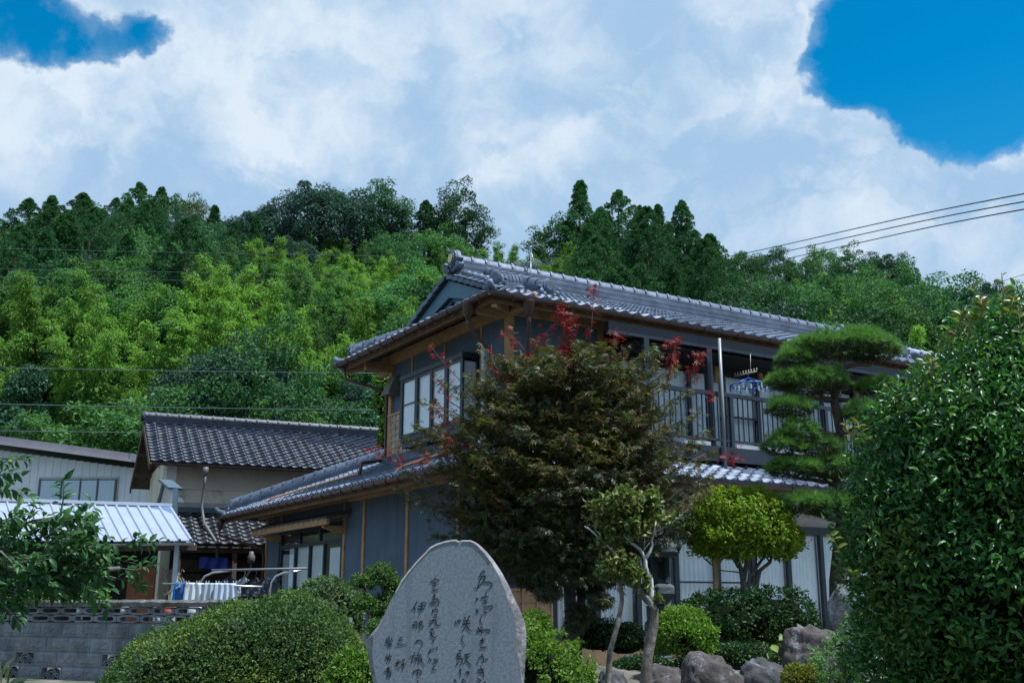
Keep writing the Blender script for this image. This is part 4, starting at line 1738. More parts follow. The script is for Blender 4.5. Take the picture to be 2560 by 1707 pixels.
MB().box(.22, 10.5, F1 - .04, F1 + .05, 2.16, 2.30).build('lintel', M_DARK, house)
MB().box(.22, 10.5, F1 - .05, F1 + .06, .42, .52).build('sill', M_DARK, house)
stiles = [.24, 1.05, 1.86, 2.66, 3.57, 4.39, 5.24, 6.08, 6.95, 7.8, 8.65, 9.5, 10.4]
for k, p in enumerate(stiles):
    MB().box(p - .045, p + .045, F1 - .03, F1 + .04, .52, 2.16).build('door_stile', M_DARK, house)
for k in range(len(stiles) - 1):
    a, c = stiles[k] + .045, stiles[k + 1] - .045
    MB().box(a, c, F1 + .0, F1 + .006, .52, 2.16).build('garden_door_pane', M_GLASS, house)
    curtain(house, a - .02, c + .02, F1 + .11, .53, 2.15, M_CURT, 9, .016)
    if k in (3, 4):
        MB().box(a, c, F1 - .02, F1 + .02, 1.29, 1.32).build('door_rail', M_DARK, house)
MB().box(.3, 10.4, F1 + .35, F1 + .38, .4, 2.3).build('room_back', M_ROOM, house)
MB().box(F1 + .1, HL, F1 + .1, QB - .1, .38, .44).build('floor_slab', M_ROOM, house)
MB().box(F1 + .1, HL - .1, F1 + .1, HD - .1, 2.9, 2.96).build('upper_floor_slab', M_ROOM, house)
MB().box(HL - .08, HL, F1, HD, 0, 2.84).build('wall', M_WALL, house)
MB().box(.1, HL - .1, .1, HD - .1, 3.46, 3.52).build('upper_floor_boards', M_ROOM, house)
# ------------------------------------------------------------------ plaster storehouse behind the yard
KA = math.radians(24)
KM = Matrix.Translation((-8.72, 26.5, 0)) @ Matrix.Rotation(KA, 4, 'Z')
kura = empty('storehouse', (-8.72, 26.5, 0), KA)
tag(kura, 'old storehouse with dark lichen-stained tiled roof and tan plaster wall', 'storehouse')
M_TAN = mat('plaster_tan', (.62, .555, .44), .92, .12, 1.1, streak=(.42, .38, .32), slo=.5, shi=.85, bump=.15, bscale=50, patch=(.36, .33, .28), pscale=.9, plo=.5, phi=.6)
M_WHITE = mat('plaster_white', (.84, .87, .9), .9, .06, 2.0)
M_OLDW = mat('timber_weathered', (.085, .06, .045), .85, .3, 6, bump=.3)
KL, KD = 8.6, 4.4
MB().box(0, KL, 0, .15, 0, 4.55).build('wall', M_TAN, kura)
MB().box(0, .15, .151, KD, 0, 4.55).build('wall', M_TAN, kura)
MB().box(0, KL, KD - .15, KD - .001, 0, 4.3).build('wall', M_TAN, kura)
fix_normals(MB().prism([(.05, 0, 4.55), (.05, KD, 4.55), (.05, KD / 2, 5.65)], (.1, 0, 0)).build('gable_wall', M_OLDW, kura))
# white plaster patch at the corner, with a bulging right edge
pts = [(-.012, -.014, 2.6), (1.9, -.014, 2.60), (1.0, -.014, 2.75), (.86, -.014, 2.85), (.62, -.014, 2.95), (.55, -.014, 3.15), (.52, -.014, 3.35), (.42, -.014, 3.52), (.24, -.014, 3.58), (.23, -.014, 4.54), (-.012, -.014, 4.54)]
fix_normals(MB().prism(pts, (0, .012, 0)).build('white_plaster', M_WHITE, kura))
MB().box(.0, KL, -.035, -.001, 3.28, 3.42).build('wall_band', mat('plaster_band', (.33, .31, .28), .9, .12, 2), kura)
MB().box(.24, KL, -.022, -.002, 3.75, 4.5).build('upper_panel', mat('plaster_panel', (.55, .48, .39), .9, .1, 1.5), kura)
k_roof = MB()
kz0, ksl = 4.32, .50
ky0 = -.62
KR = KD / 2
kzr = kz0 + ksl * (KR - ky0)
slab(k_roof, [(-.45, ky0, kz0), (KL + .3, ky0, kz0), (KL + .3, KR, kzr), (-.45, KR, kzr)])
slab(k_roof, [(-.45, KR, kzr), (KL + .3, KR, kzr), (KL + .3, KD + .75, kzr - ksl * (KR + .75)), (-.45, KD + .75, kzr - ksl * (KR + .75))])
k_roof = k_roof.build('roof', M_OLDW, kura)
kc = 1 / math.sqrt(1 + ksl * ksl)
TD, TDE = tile_mesh('roof_tile', M_TILE_D), tile_mesh('eave_tile', M_TILE_D, True)
ks = [(s[0], s[1], 'k') for s in tile_spots((-.45, ky0, kz0 + .012), (1, 0, 0), (0, kc, ksl * kc), KL + .75, (KR - ky0) / kc, lambda c: c.y < KR - .05)]
lay_tiles(ks, kura, lambda s: k_roof, KM, TD, TDE, 300)
CAP_D = ridge_cap_mesh('ridge_tile', M_TILE_D, .30, .09)
ridge(k_roof, (-.50, KR, kzr - .02), (KL + .3, KR, kzr - .02), 5, .30, M_TILE_D, CAP_D, .30, .042)
onigawara(k_roof, (-.53, KR, kzr + .14), (-1, 0, 0), .5, M_TILE_D)
for (a, c) in ((ky0, KR), (KD + .75, KR)):
    za = kz0 if a < 0 else kzr - ksl * (KR + .75)
    MB().bar((-.47, a, za - .11), (-.47, c, kzr - .11), .04, .17).build('bargeboard', M_OLDW, kura)
for k in range(5):
    MB().box(-.44, .0, .2 + k * .95, .28 + k * .95, 4.25 + .5 * min(.8 + k * .95, 4.2 - k * .95), 4.33 + .5 * min(.8 + k * .95, 4.2 - k * .95)).build('purlin', M_OLDW, kura)
gutter([(-.45, ky0 - .07, kz0 - .02), (KL + .3, ky0 - .07, kz0 - .03)], .055, M_GUT, kura, 14)
b = MB()
b.lathe([(.03, -.26), (.035, -.22), (.07, -.18), (.08, -.03)], 8, (.85, ky0 - .07, kz0 - .04))
b.tube([(.85, ky0 - .07, kz0 - .28), (.85, ky0 - .05, kz0 - .5), (.85, -.45, 3.3), (.86, -1.0, 2.86), (1.1, -1.62, 2.35), (1.13, -1.64, 2.0)], .035, 8)
b.build('downpipe', mat('pipe_grey_brown', (.115, .11, .115), .5, .15, 5), kura, smooth=True)

# tiled lean-to along the storehouse, open in front
lean = empty('lean_to_shed', KM @ Vector((0.3, 0, 0)), KA)
tag(lean, 'open lean-to shed with small black tiled roof below the storehouse wall', 'shed')
LM4 = KM @ Matrix.Translation((0.3, 0, 0))
lz, ls_ = 2.28, .52
lr = MB()
slab(lr, [(-.2, -1.72, lz), (5.0, -1.72, lz), (5.0, -.04, lz + ls_ * 1.68), (-.2, -.04, lz + ls_ * 1.68)])
lr = lr.build('roof', M_OLDW, lean)
TLn, TLe = tile_mesh('roof_tile', M_TILE_L), tile_mesh('eave_tile', M_TILE_L, True)
lc = 1 / math.sqrt(1 + ls_ * ls_)
sp_ = [(s[0], s[1], 'k') for s in tile_spots((-.2, -1.72, lz + .012), (1, 0, 0), (0, lc, ls_ * lc), 5.2, 1.66 / lc, lambda c: True)]
lay_tiles(sp_, lean, lambda s: lr, LM4, TLn, TLe, 300)
MB().box(-.2, 5.0, -.16, -.03, lz + ls_ * 1.62 + .04, lz + ls_ * 1.62 + .17).build('flashing', mat('flashing_green', (.05, .085, .095), .5, .15, 4), lean)
MB().box(-.1, 5.0, -1.62, -1.54, lz - .16, lz - .06).build('eave_beam', M_OLDW, lean)
for x in (-.05, 1.25, 2.55, 4.6):
    MB().box(x - .05, x + .05, -1.63, -1.53, 0, lz - .16).build('post', M_OLDW, lean)
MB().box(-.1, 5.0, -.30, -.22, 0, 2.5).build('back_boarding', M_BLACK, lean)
for k in range(5):
    MB().box(.1, 4.9, -.34, -.305, .35 + k * .34, .64 + k * .34).build('back_plank', M_OLDW, lean)
b = MB()
b.lathe([(.035, .0), (.09, .05), (.095, .18), (.06, .24), (.05, .30)], 9, (1.62, -1.70, lz - .42))
b.tube([(1.62, -1.70, lz - .42), (1.62, -1.70, lz - .55), (1.40, -1.55, lz - .95), (1.38, -1.5, .3)], .03, 7)
b.build('rain_chain_pipe', mat('pipe_grey_brown', (.115, .11, .115), .5, .15, 5), lean, smooth=True)

tarp = MB()
vs_ = []
for i in range(13):
    for j in range(4):
        vs_.append((.0 + i * .055, .03 * math.sin(i * 1.3 + j), -.09 * j + .01 * math.sin(i)))
tarp.add(vs_, [(i * 4 + j, i * 4 + j + 1, (i + 1) * 4 + j + 1, (i + 1) * 4 + j) for i in range(12) for j in range(3)])
o = tarp.build('folded_tarp', mat('tarp_blue', (.03, .06, .42), .5, .2, 6), smooth=True)
o.location = KM @ Vector((.75, -1.45, 2.02))
o.rotation_euler = (0, 0, KA)
tag(o, 'blue tarp hanging under the eave of the open lean-to', 'tarp')
# sheaf of dry stalks leaning in the shed
b = MB()
for i in range(46):
    a = random.uniform(0, 6.28)
    r = random.uniform(0, .05)
    sprd = random.uniform(.04, .22)
    top = Vector((math.cos(a) * sprd, math.sin(a) * sprd * .5, random.uniform(.85, 1.1)))
    b.tube([(math.cos(a) * r, math.sin(a) * r, 0), (math.cos(a) * r * 1.1, math.sin(a) * r, .55), top, top + Vector((math.cos(a) * .05, 0, -.06))], [.008, .007, .006, .012], 4)
o = b.build('dried_sheaf', mat('dry_stalk', (.27, .24, .2), .9, .3, 9))
o.location = at(420, 1560, 21.5) + Vector((0, 0, .15))
o.location.z = .55
tag(o, 'grey-beige sheaf of dry stalks standing in the dark shed', 'sheaf')

# ------------------------------------------------------------------ white clad building and its metal-roofed porch
wb = empty('clad_building', (-16.45, 33.3, -.1), math.radians(-2))
wb.scale = (1.104, 1.104, 1.104)
tag(wb, 'pale building with vertical siding and a mauve-grey sloping roof edge', 'building')
M_SID = mat('siding_pale', (.66, .72, .78), .6, .06, 1.5, streak=(.50, .53, .56), slo=.52, shi=.9)
for k in range(30):
    x = -1.5 + k * .215
    ztop = 5.5 - .134 * (x + 0.0)
    MB().box(x, x + .207, -.02, .04, 0, ztop - .28).build('siding_board', M_SID, wb)
MB().box(-1.5, 4.95, .04, 3, 0, 4.6).build('wall', mat('siding_joint', (.22, .25, .28), .8, .05, 2), wb)
rf = MB().hexa([(-1.7, -.55, 5.42 + .228), (5.0, -.55, 5.42 - .67), (5.0, 3.2, 5.42 - .67), (-1.7, 3.2, 5.42 + .228),
                (-1.7, -.55, 5.60 + .228), (5.0, -.55, 5.60 - .67), (5.0, 3.2, 5.75 - .67), (-1.7, 3.2, 5.75 + .228)]).build('roof', mat('fascia_mauve', (.25, .235, .27), .4, .08, 2), wb)
MB().hexa([(-1.7, -.60, 5.36 + .228), (5.0, -.60, 5.36 - .67), (5.0, -.555, 5.36 - .67), (-1.7, -.555, 5.36 + .228),
           (-1.7, -.60, 5.43 + .228), (5.0, -.60, 5.43 - .67), (5.0, -.555, 5.43 - .67), (-1.7, -.555, 5.43 + .228)]).build('roof_edge_trim', mat('trim_mauve', (.33, .31, .34), .4, .05, 2), rf)
win = MB().box(1.36, 3.68, -.06, .0, 3.0, 4.44).build('window', mat('window_frame_grey', (.38, .41, .43), .4, .08, 3), wb)
MB().box(1.43, 3.61, -.075, -.06, 3.0, 4.37).build('glass_field', M_ROOM, win)
for x in (1.42, 2.06, 2.6, 3.1, 3.62):
    MB().box(x - .025, x + .025, -.10, -.06, 3.0, 4.38).build('mullion', mat('frame_brown_grey', (.09, .085, .09), .5, .1, 3), win)
for (a, c) in ((1.45, 2.03), (2.09, 2.57), (2.63, 3.07), (3.13, 3.59)):
    curtain(win, a, c, -.087, 3.0, 4.34, mat('curtain_bluish', (.62, .72, .78), .9, .05, 2), 6, .007)
    MB().box(a, c, -.099, -.096, 3.0, 4.36).build('pane', M_GLASS, win)

pr_a = at(-60, 1252, 23.4)
pr_b = at(430, 1268, 23.8)
pr_c = at(483, 1350, 21.0)
pr_d = at(-30, 1356, 20.6)
porch = empty('porch', (pr_d.x, pr_d.y, 0), 0)
tag(porch, 'porch with ribbed white metal roof sheets in front of the pale building', 'porch')
M_SHEET = mat('white_sheet_metal', (.28, .325, .42), .5, .07, 2.0, spec=.4, streak=(.26, .285, .32), slo=.55, shi=.85, patch=(.28, .26, .24), pscale=2.2, plo=.66, phi=.78)
o0 = Vector((pr_d.x, pr_d.y, 0))
A_, B_, C_, D_ = [v - o0 for v in (pr_a, pr_b, pr_c, pr_d)]
nsheet = 6
for s in range(nsheet):
    vs_, fs = [], []
    nr = 0
    per = 3
    cols_ = []
    for k in range(per):
        for (t, h) in ((0, 0), (.62, 0), (.70, .035), (.86, .035), (.94, 0)):
            cols_.append((k + t, h))
    cols_.append((per, 0))
    for (c, h) in cols_:
        t = (s + c / per) / nsheet
        for q in (0, 1):
            base = (D_.lerp(C_, t)).lerp(A_.lerp(B_, t), q)
            for dz in (h, h - .012):
                vs_.append(base + Vector((0, 0, dz + .0015 * (s % 2))))
    for i in range(len(cols_) - 1):
        k = i * 4
        fs += [(k, k + 4, k + 6, k + 2), (k + 1, k + 3, k + 7, k + 5), (k, k + 1, k + 5, k + 4)]
    MB().add(vs_, fs).build('roof_sheet', M_SHEET, porch)
q = MB()
q.bar(A_ + Vector((0, 0, .05)), B_ + Vector((0, 0, .05)), .16, .07)
q.build('ridge_flashing', mat('flashing_white', (.5, .54, .62), .4, .04, 2), porch)
gutter([D_ + Vector((-.1, -.06, -.05)), C_ + Vector((.05, -.06, -.05))], .05, mat('gutter_grey', (.33, .37, .42), .4, .1, 3), porch, 9)
for t in (.45, .905):
    p = D_.lerp(C_, t)
    MB().box(p.x - .045, p.x + .045, p.y + .2, p.y + .29, 0, p.z + .03).build('post', mat('post_pale', (.42, .47, .52), .5, .12, 4), porch)
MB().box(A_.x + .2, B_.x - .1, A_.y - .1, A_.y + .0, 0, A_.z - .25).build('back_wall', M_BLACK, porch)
MB().bar(D_ + Vector((0, .25, -.12)), C_ + Vector((0, .25, -.12)), .06, .12).build('eave_beam', M_OLDW, porch)
MB().box(C_.x - 1.5, C_.x - .95, C_.y + .75, C_.y + .8, .2, 1.7).build('orange_door', mat('door_rust', (.22, .07, .035), .7, .25, 5), porch)

# slanted parapet panel with blue-grey flashing where porch and lean-to meet
pp = MB()
e0 = at(388, 1300, 24.4)
e1 = at(413, 1204, 24.4)
e2 = at(436, 1226, 24.0)
e3 = at(434, 1302, 23.7)
pp.prism([e0, e3, e2, e1], (-.10, .14, 0))
par = fix_normals(pp.build('parapet_panel', mat('parapet_tan', (.46, .44, .40), .85, .08, 2)))
tag(par, 'slanted tan parapet panel with dark flashing at the end of the porch roof', 'parapet')
MB().bar(e0 + Vector((-.02, -.02, 0)), e1 + Vector((-.02, -.02, 0)), .06, .05, (0, 1, 0)).build('flashing', mat('flashing_slate', (.06, .095, .125), .4, .1, 4), par)
MB().bar(e1 + Vector((0, .0, .03)), e2 + Vector((.02, 0, .04)), .34, .05).build('flashing', mat('flashing_slate', (.06, .095, .125), .4, .1, 4), par)
MB().bar(e2 + Vector((.03, -.02, .03)), e3 + Vector((.03, -.02, -.1)), .10, .09, (0, 1, 0)).build('flashing', mat('flashing_slate', (.06, .095, .125), .4, .1, 4), par)
MB().hexa([at(375, 1300, 23.0), at(430, 1303, 22.8), at(424, 1272, 23.7), at(368, 1268, 23.8)] + [v + Vector((0, 0, .05)) for v in (at(375, 1300, 23.0), at(430, 1303, 22.8), at(424, 1272, 23.7), at(368, 1268, 23.8))]).build('apron_flashing', mat('flashing_blue', (.10, .17, .28), .4, .1, 4), par)

# ------------------------------------------------------------------ concrete block wall
WA = math.radians(-26)
w0 = at(660, 1507, 13.0)
wall = empty('block_wall', (w0.x, w0.y, 0), WA)
tag(wall, 'weathered grey concrete block wall with pierced blocks and a rough cap', 'block wall')
M_BLK = mat('concrete_block', (.20, .218, .245), .92, .25, 5.0, bump=.5, bscale=60, patch=(.10, .11, .125), pscale=1.7, plo=.48, phi=.66, coord='World', island=.10, streak=(.13, .14, .155), slo=.5, shi=.8)
M_CAP = mat('concrete_cap', (.15, .15, .15), .95, .4, 12.0, bump=1.0, bscale=45, patch=(.07, .075, .05), pscale=3.5, plo=.48, phi=.62, coord='World')
M_JNT = mat('mortar', (.12, .125, .135), .95, .2, 6)


def slot_block(w, h, d):
    b = MB()
    n = 20
    inn, out = [], []
    for k in range(n):
        a = 2 * math.pi * (k + .5) / n
        ca, sa = math.cos(a), math.sin(a)
        e = .42
        x = math.copysign(abs(ca) ** e, ca) * w * .37
        z = math.copysign(abs(sa) ** .6, sa) * h * .27
        inn.append((x, z))
        mx = max(abs(ca) / (w / 2), abs(sa) / (h / 2))
        out.append((ca / mx, sa / mx))
    vs_ = [(x, 0, z) for x, z in out] + [(x, 0, z) for x, z in inn] + [(x, d, z) for x, z in inn] + [(x, d, z) for x, z in out]
    fs = []
    for k in range(n):
        k2 = (k + 1) % n
        fs += [(k, k2, n + k2, n + k), (n + k, n + k2, 2 * n + k2, 2 * n + k), (2 * n + k, 2 * n + k2, 3 * n + k2, 3 * n + k), (3 * n + k, 3 * n + k2, k2, k)]
    me = b.add(vs_, fs).mesh('slot_block')
    me.materials.append(M_BLK)
    return me


def face_block(w, h, d, seed):
    r = random.Random(seed)
    b = MB()
    b.box(-w / 2, w / 2, 0, d, -h / 2, h / 2)
    # hewn panel standing proud inside a plain margin
    nx, nz = 10, 6
    x0, x1, z0, z1 = -w / 2 + .028, w / 2 - .028, -h / 2 + .03, h / 2 - .016
    vs_ = []
    for j in range(nz + 1):
        for i in range(nx + 1):
            edge = i in (0, nx) or j in (0, nz)
            y = .001 if edge else -r.uniform(.003, .017)
            vs_.append((x0 + (x1 - x0) * i / nx + (0 if edge else r.uniform(-.008, .008)), y, z0 + (z1 - z0) * j / nz + (0 if edge else r.uniform(-.006, .006))))
    b.add(vs_, [(j * (nx + 1) + i, j * (nx + 1) + i + 1, (j + 1) * (nx + 1) + i + 1, (j + 1) * (nx + 1) + i) for j in range(nz) for i in range(nx)])
    # thin groove line under the panel
    b.box(-w / 2 + .03, w / 2 - .03, -.006, .001, -h / 2 + .012, -h / 2 + .020)
    me = b.mesh('face_block')
    me.materials.append(M_BLK)
    return me


def fan_block(w, h, d):
    b = MB()
    t = .018
    b.box(-w / 2, w / 2, 0, d, -h / 2, -h / 2 + t)
    b.box(-w / 2, w / 2, 0, d, h / 2 - t, h / 2)
    b.box(-w / 2, -w / 2 + t, 0, d, -h / 2 + t, h / 2 - t)
    b.box(w / 2 - t, w / 2, 0, d, -h / 2 + t, h / 2 - t)

    def arc(cx, cz, r, th_):
        n = 8
        for k in range(n):
            a0, a1 = math.pi * k / n, math.pi * (k + 1) / n
            p = []
            for (rr, a) in ((r, a0), (r + th_, a0), (r + th_, a1), (r, a1)):
                p.append((cx + rr * math.cos(a), cz + rr * math.sin(a)))
            p = [(x, min(max(z, -h / 2 + t), h / 2 - t)) for x, z in p]
            b.hexa([(p[0][0], .01, p[0][1]), (p[1][0], .01, p[1][1]), (p[1][0], d - .01, p[1][1]), (p[0][0], d - .01, p[0][1]),
                    (p[3][0], .01, p[3][1]), (p[2][0], .01, p[2][1]), (p[2][0], d - .01, p[2][1]), (p[3][0], d - .01, p[3][1])])
    for cx in (-w * .235, w * .235):
        for r in (.035, .066):
            arc(cx, -h / 2 + t, r, .012)
    for r in (.05, .082):
        arc(0, -h / 2 + .060, r, .012)
    me = b.mesh('fan_block')
    me.materials.append(M_BLK)
    return me


BWD, BH = .40, .185
SLOT = slot_block(BWD - .008, .094, .10)
FACES = [face_block(BWD - .008, BH - .006, .10, s) for s in (1, 2, 3)]
FAN = fan_block(BWD - .008, BH - .006, .10)
X0 = -7.6
for row, zc, off in ((0, .878, .0), (1, .777, .22)):
    for k in range(22):
        x = X0 + off + k * BWD
        if x < 1.3:
            inst(SLOT, 'slot_block', wall, Matrix.Translation((x, 0, zc)))
fan_cols = {2: (9, 13, 17, 5), 3: (8, 10, 14, 18, 6)}
for row in range(4):
    zc = .72 - BH * (row + .5)
    off = (0.05, .19, .0, .12)[row]
    for k in range(22):
        x = X0 + off + k * BWD
        if x < 1.3:
            fan = k in fan_cols.get(row, ())
            inst(FAN if fan else random.choice(FACES), 'fan_block' if fan else 'face_block', wall, Matrix.Translation((x, 0, zc)))
MB().box(X0 - .3, 1.4, .012, .088, -.3, -.02).build('footing', M_JNT, wall)
for z in (.722, .828, .536, .351, .166):
    MB().box(X0 - .3, 1.0, .006, .094, z - .006, z + .004).build('mortar_bed', M_JNT, wall)
for k in range(11):
    x0_ = X0 - .3 + k * .8
    b = MB()
    n = 9
    vs_ = []
    for i in range(n):
        x = x0_ + (.796) * i / (n - 1)
        jz = random.uniform(-.006, .006)
        jy = random.uniform(-.006, .006)
        vs_ += [(x, -.035 + jy, .928), (x, -.04 + jy, .985 + jz), (x, -.01, 1.015 + jz), (x, .11, 1.012 + jz), (x, .135 + jy, .98), (x, .13, .928)]
    fs = [(i * 6 + a, (i + 1) * 6 + a, (i + 1) * 6 + (a + 1) % 6, i * 6 + (a + 1) % 6) for i in range(n - 1) for a in range(6)]
    fs += [(0, 1, 2, 3, 4, 5), tuple((n - 1) * 6 + k2 for k2 in (5, 4, 3, 2, 1, 0))]
    if x0_ < 1.0:
        fix_normals(b.add(vs_, fs).build('cap_block', M_CAP, wall))

# ------------------------------------------------------------------ laundry on the drying frame
M_STEEL = mat('steel_tube', (.42, .44, .46), .3, .1, 6, metal=.7)
rack = MB()
fa, fb = at(500, 1452, 16.9), at(672, 1448, 16.3)
rack_e = empty('drying_rack', (fa.x, fa.y, 0))
tag(rack_e, 'steel drying frame with two curved arms behind the block wall', 'drying rack')


def rel(p):
    return Vector(p) - Vector((fa.x, fa.y, 0))


for base_px, Y in ((498, 16.9), (675, 16.3)):
    p0 = at(base_px, 1500, Y)
    p0.z = 0
    pts = [p0, at(base_px, 1475, Y), at(base_px + 4, 1455, Y), at(base_px + 14, 1440, Y), at(base_px + 34, 1431, Y), at(base_px + 78, 1426, Y)]
    MB().tube([rel(p) for p in pts], .016, 8).build('curved_arm', M_STEEL, rack_e, smooth=True)
MB().tube([rel(at(530, 1425, 16.7)), rel(at(768, 1420, 16.2))], .016, 8).build('top_pole', mat('pole_dark', (.16, .17, .19), .4, .1, 5), rack_e, smooth=True)
MB().tube([rel(at(407, 1458, 15.9)), rel(at(655, 1466, 15.6))], .014, 8).build('front_pole', M_STEEL, rack_e, smooth=True)
MB().tube([rel(at(410, 1487, 15.9)), rel(at(452, 1464, 15.8))], .012, 8).build('strut', M_STEEL, rack_e, smooth=True)


def cloth(name, x0, x1, y0, y1, Y, m, label, folds=4, amp=.02, cat='towel', thick_fold=True, xl=None):
    """cloth hung over the front pole"""
    a = at(x0, y0, Y)
    c = at(x1, y0 + (x1 - x0) * .03, Y - .02)
    zb = at((x0 + x1) / 2, y1, Y).z
    n, r = folds * 7, 9
    V, F = [], []
    for side in (0, 1):
        for i in range(n + 1):
            t = i / n
            p = a.lerp(c, t)
            for j in range(r + 1):
                s = j / r
                drop = (p.z - zb) * s * (1 if side == 0 else .8)
                w = amp * math.sin(t * folds * 6.28 + side) * s ** .6 + amp * .4 * math.sin(t * 11 + s * 3)
                sx = (t - .5) * .05 * s
                V.append((p.x + sx, p.y + (-.018 - w if side == 0 else .03 - w), p.z - drop + .016 - .012 * math.sin(t * 9) * s))
    for side in (0, 1):
        o_ = side * (n + 1) * (r + 1)
        for i in range(n):
            for j in range(r):
                k = o_ + i * (r + 1) + j
                F.append((k, k + 1, k + r + 2, k + r + 1))
    for i in range(n):
        k = i * (r + 1)
        k2 = (n + 1) * (r + 1) + k
        F.append((k, k + r + 1, k2 + r + 1, k2))
    b = MB()
    base = Vector((a.x, a.y, zb))
    b.add([Vector(v) - base for v in V], F)
    o = b.build(name, m, smooth=True)
    o.location = base
    tag(o, label, cat, 'laundry on the front pole')
    return o


def waffle(name, col, col2):
    m = bpy.data.materials.new(name)
    m.use_nodes = True
    g = NT(m.node_tree)
    bs = g.n['Principled BSDF']
    tc = g.node('ShaderNodeTexCoord')
    wv = g.node('ShaderNodeTexWave', wave_type='BANDS', bands_direction='X')
    wv.inputs['Scale'].default_value = 14
    wv.inputs['Distortion'].default_value = .6
    g.l.new(tc.outputs['Object'], wv.inputs['Vector'])
    g.l.new(g.mix(wv.outputs[1], col, col2), bs.inputs['Base Color'])
    bs.inputs['Roughness'].default_value = .95
    return m


cloth('towel', 438, 464, 1457, 1502, 15.85, mat('cloth_blue', (.015, .12, .36), .9, .2, 9), 'deep blue cloth hanging at the left end of the pole', 2)
cloth('towel', 465, 511, 1458, 1503, 15.8, waffle('towel_white', (.52, .56, .62), (.72, .75, .8)), 'white ribbed towel next to the blue cloth', 3)
cloth('towel', 513, 538, 1459, 1502, 15.75, waffle('towel_grey', (.36, .43, .5), (.5, .57, .63)), 'grey-blue folded towel between two pale towels', 2)
cloth('towel', 539, 592, 1459, 1503, 15.7, waffle('towel_paleblue', (.42, .50, .62), (.60, .67, .76)), 'wide pale blue towel at the right end of the pole', 4)
PEG = {452: 'clothes peg holding the deep blue cloth', 470: 'left of two pegs holding the white ribbed towel', 496: 'right of two pegs holding the white ribbed towel',
       520: 'clothes peg holding the grey-blue folded towel', 545: 'left of three pegs holding the wide pale blue towel', 566: 'middle of three pegs holding the wide pale blue towel', 588: 'right of three pegs holding the wide pale blue towel'}
for px_ in PEG:
    p = at(px_, 1457, 15.8)
    b = MB()
    for sg in (-1, 1):
        b.bar(p + Vector((sg * .003, -.03, -.06)), p + Vector((sg * .022, -.03, .035)), .012, .012, (0, 1, 0))
    o = b.build('clothes_peg', mat('peg_grey', (.4, .42, .45), .5, .1, 5))
    tag(o, PEG[px_], 'peg', 'pegs on the towel pole')
# hangers with dark clothes on the top pole
for i, (px_, w, col, lab) in enumerate(((575, 46, (.02, .03, .06), 'navy shirt on the leftmost hanger of the top pole'), (612, 34, (.35, .38, .42), 'light grey garment hung on the top pole'),
                                        (640, 40, (.03, .035, .05), 'dark trousers folded over a hanger on the top pole'), (668, 40, (.05, .06, .08), 'charcoal top on the rightmost hanger of the top pole'))):
    Y = 16.6 - i * .08
    c = at(px_, 1426, Y)
    k = Y / FPX
    b = MB()
    b.tube([c + Vector((0, 0, .0)), c + Vector((.012, 0, -.03)), c + Vector((0, 0, -.07))], .004, 5)
    top = c + Vector((0, 0, -.08))
    hw = w * k * .9
    V = []
    for j in range(7):
        s = j / 6
        for q in range(9):
            t = q / 8 - .5
            ww = hw * (.35 + 1.0 * min(1, s * 3)) if s < .34 else hw * 1.25
            V.append(top + Vector((t * ww * 2 * .75, .03 * math.sin(q * 1.7 + j + i), -.30 * s - .09 * abs(t) * (1 - s))))
    b.add(V, [(j * 9 + q, j * 9 + q + 1, (j + 1) * 9 + q + 1, (j + 1) * 9 + q) for j in range(6) for q in range(8)])
    o = b.build('hung_garment', mat('garment_%d' % i, col, .9, .25, 9), smooth=False)
    tag(o, lab, 'garment', 'clothes on the top pole')
# storage odds and ends glimpsed through the pierced blocks
for i, (px_, py_, Y, s, col, lab, nm, ct) in enumerate((
        (425, 1526, 14.6, (.16, .1, .13), (.55, .13, .10), 'small red and white sack seen through the upper pierced blocks', 'sack', 'sack'),
        (402, 1549, 14.4, (.11, .1, .12), (.45, .62, .72), 'light blue packet seen through the lower pierced blocks', 'packet', 'packet'),
        (487, 1526, 14.4, (.20, .1, .14), (.70, .72, .74), 'white bundle seen through the upper pierced blocks', 'bundle', 'bundle'),
        (545, 1484, 16.2, (.30, .25, .16), (.62, .63, .62), 'white plastic tub on the ledge behind the towels', 'plastic_tub', 'tub'),
        (312, 1524, 14.8, (.12, .1, .10), (.6, .6, .6), 'small white bag seen through a left pierced block', 'bag', 'bag'))):
    c = at(px_, py_, Y)
    n = 8
    b = MB()
    prof = [(.75, -1), (1.0, -.8), (1.02, -.2), (.95, .5), (.7, .9), (.3, 1.0)]
    b.lathe([(r_ * .5, z_ * .5) for r_, z_ in prof], 10)
    o = b.build(nm, mat('odd_%d' % i, col, .7, .15, 12), smooth=True)
    o.scale = s
    o.location = c
    tag(o, lab, ct)
low = MB().box(-.6, .5, -.2, .2, 0, .95).build('garden_ledge', mat('ledge_concrete', (.24, .22, .20), .95, .3, 8, bump=.4))
low.location = at(640, 1507, 16.2)
low.location.z = 0
tag(low, 'low grey concrete ledge below the drying frame', 'ledge')
# ------------------------------------------------------------------ the inscribed stone
SY = 8.2
M_GRAN = mat('granite_polished', (.155, .186, .225), .65, .22, 45.0, bump=.25, bscale=160, patch=(.23, .265, .31), pscale=95, plo=.52, phi=.66, detail=3, streak=(.105, .125, .15), slo=.5, shi=.85)
M_SKIN = mat('stone_natural_skin', (.17, .165, .18), .9, .35, 9.0, bump=.8, bscale=22, patch=(.27, .27, .29), pscale=7)
M_INK = mat('carved_ink', (.018, .022, .028), .7, .2, 20)
zs = 4.16


def S1(x, y):
    return (880 + x / zs, 1330 + y / zs)


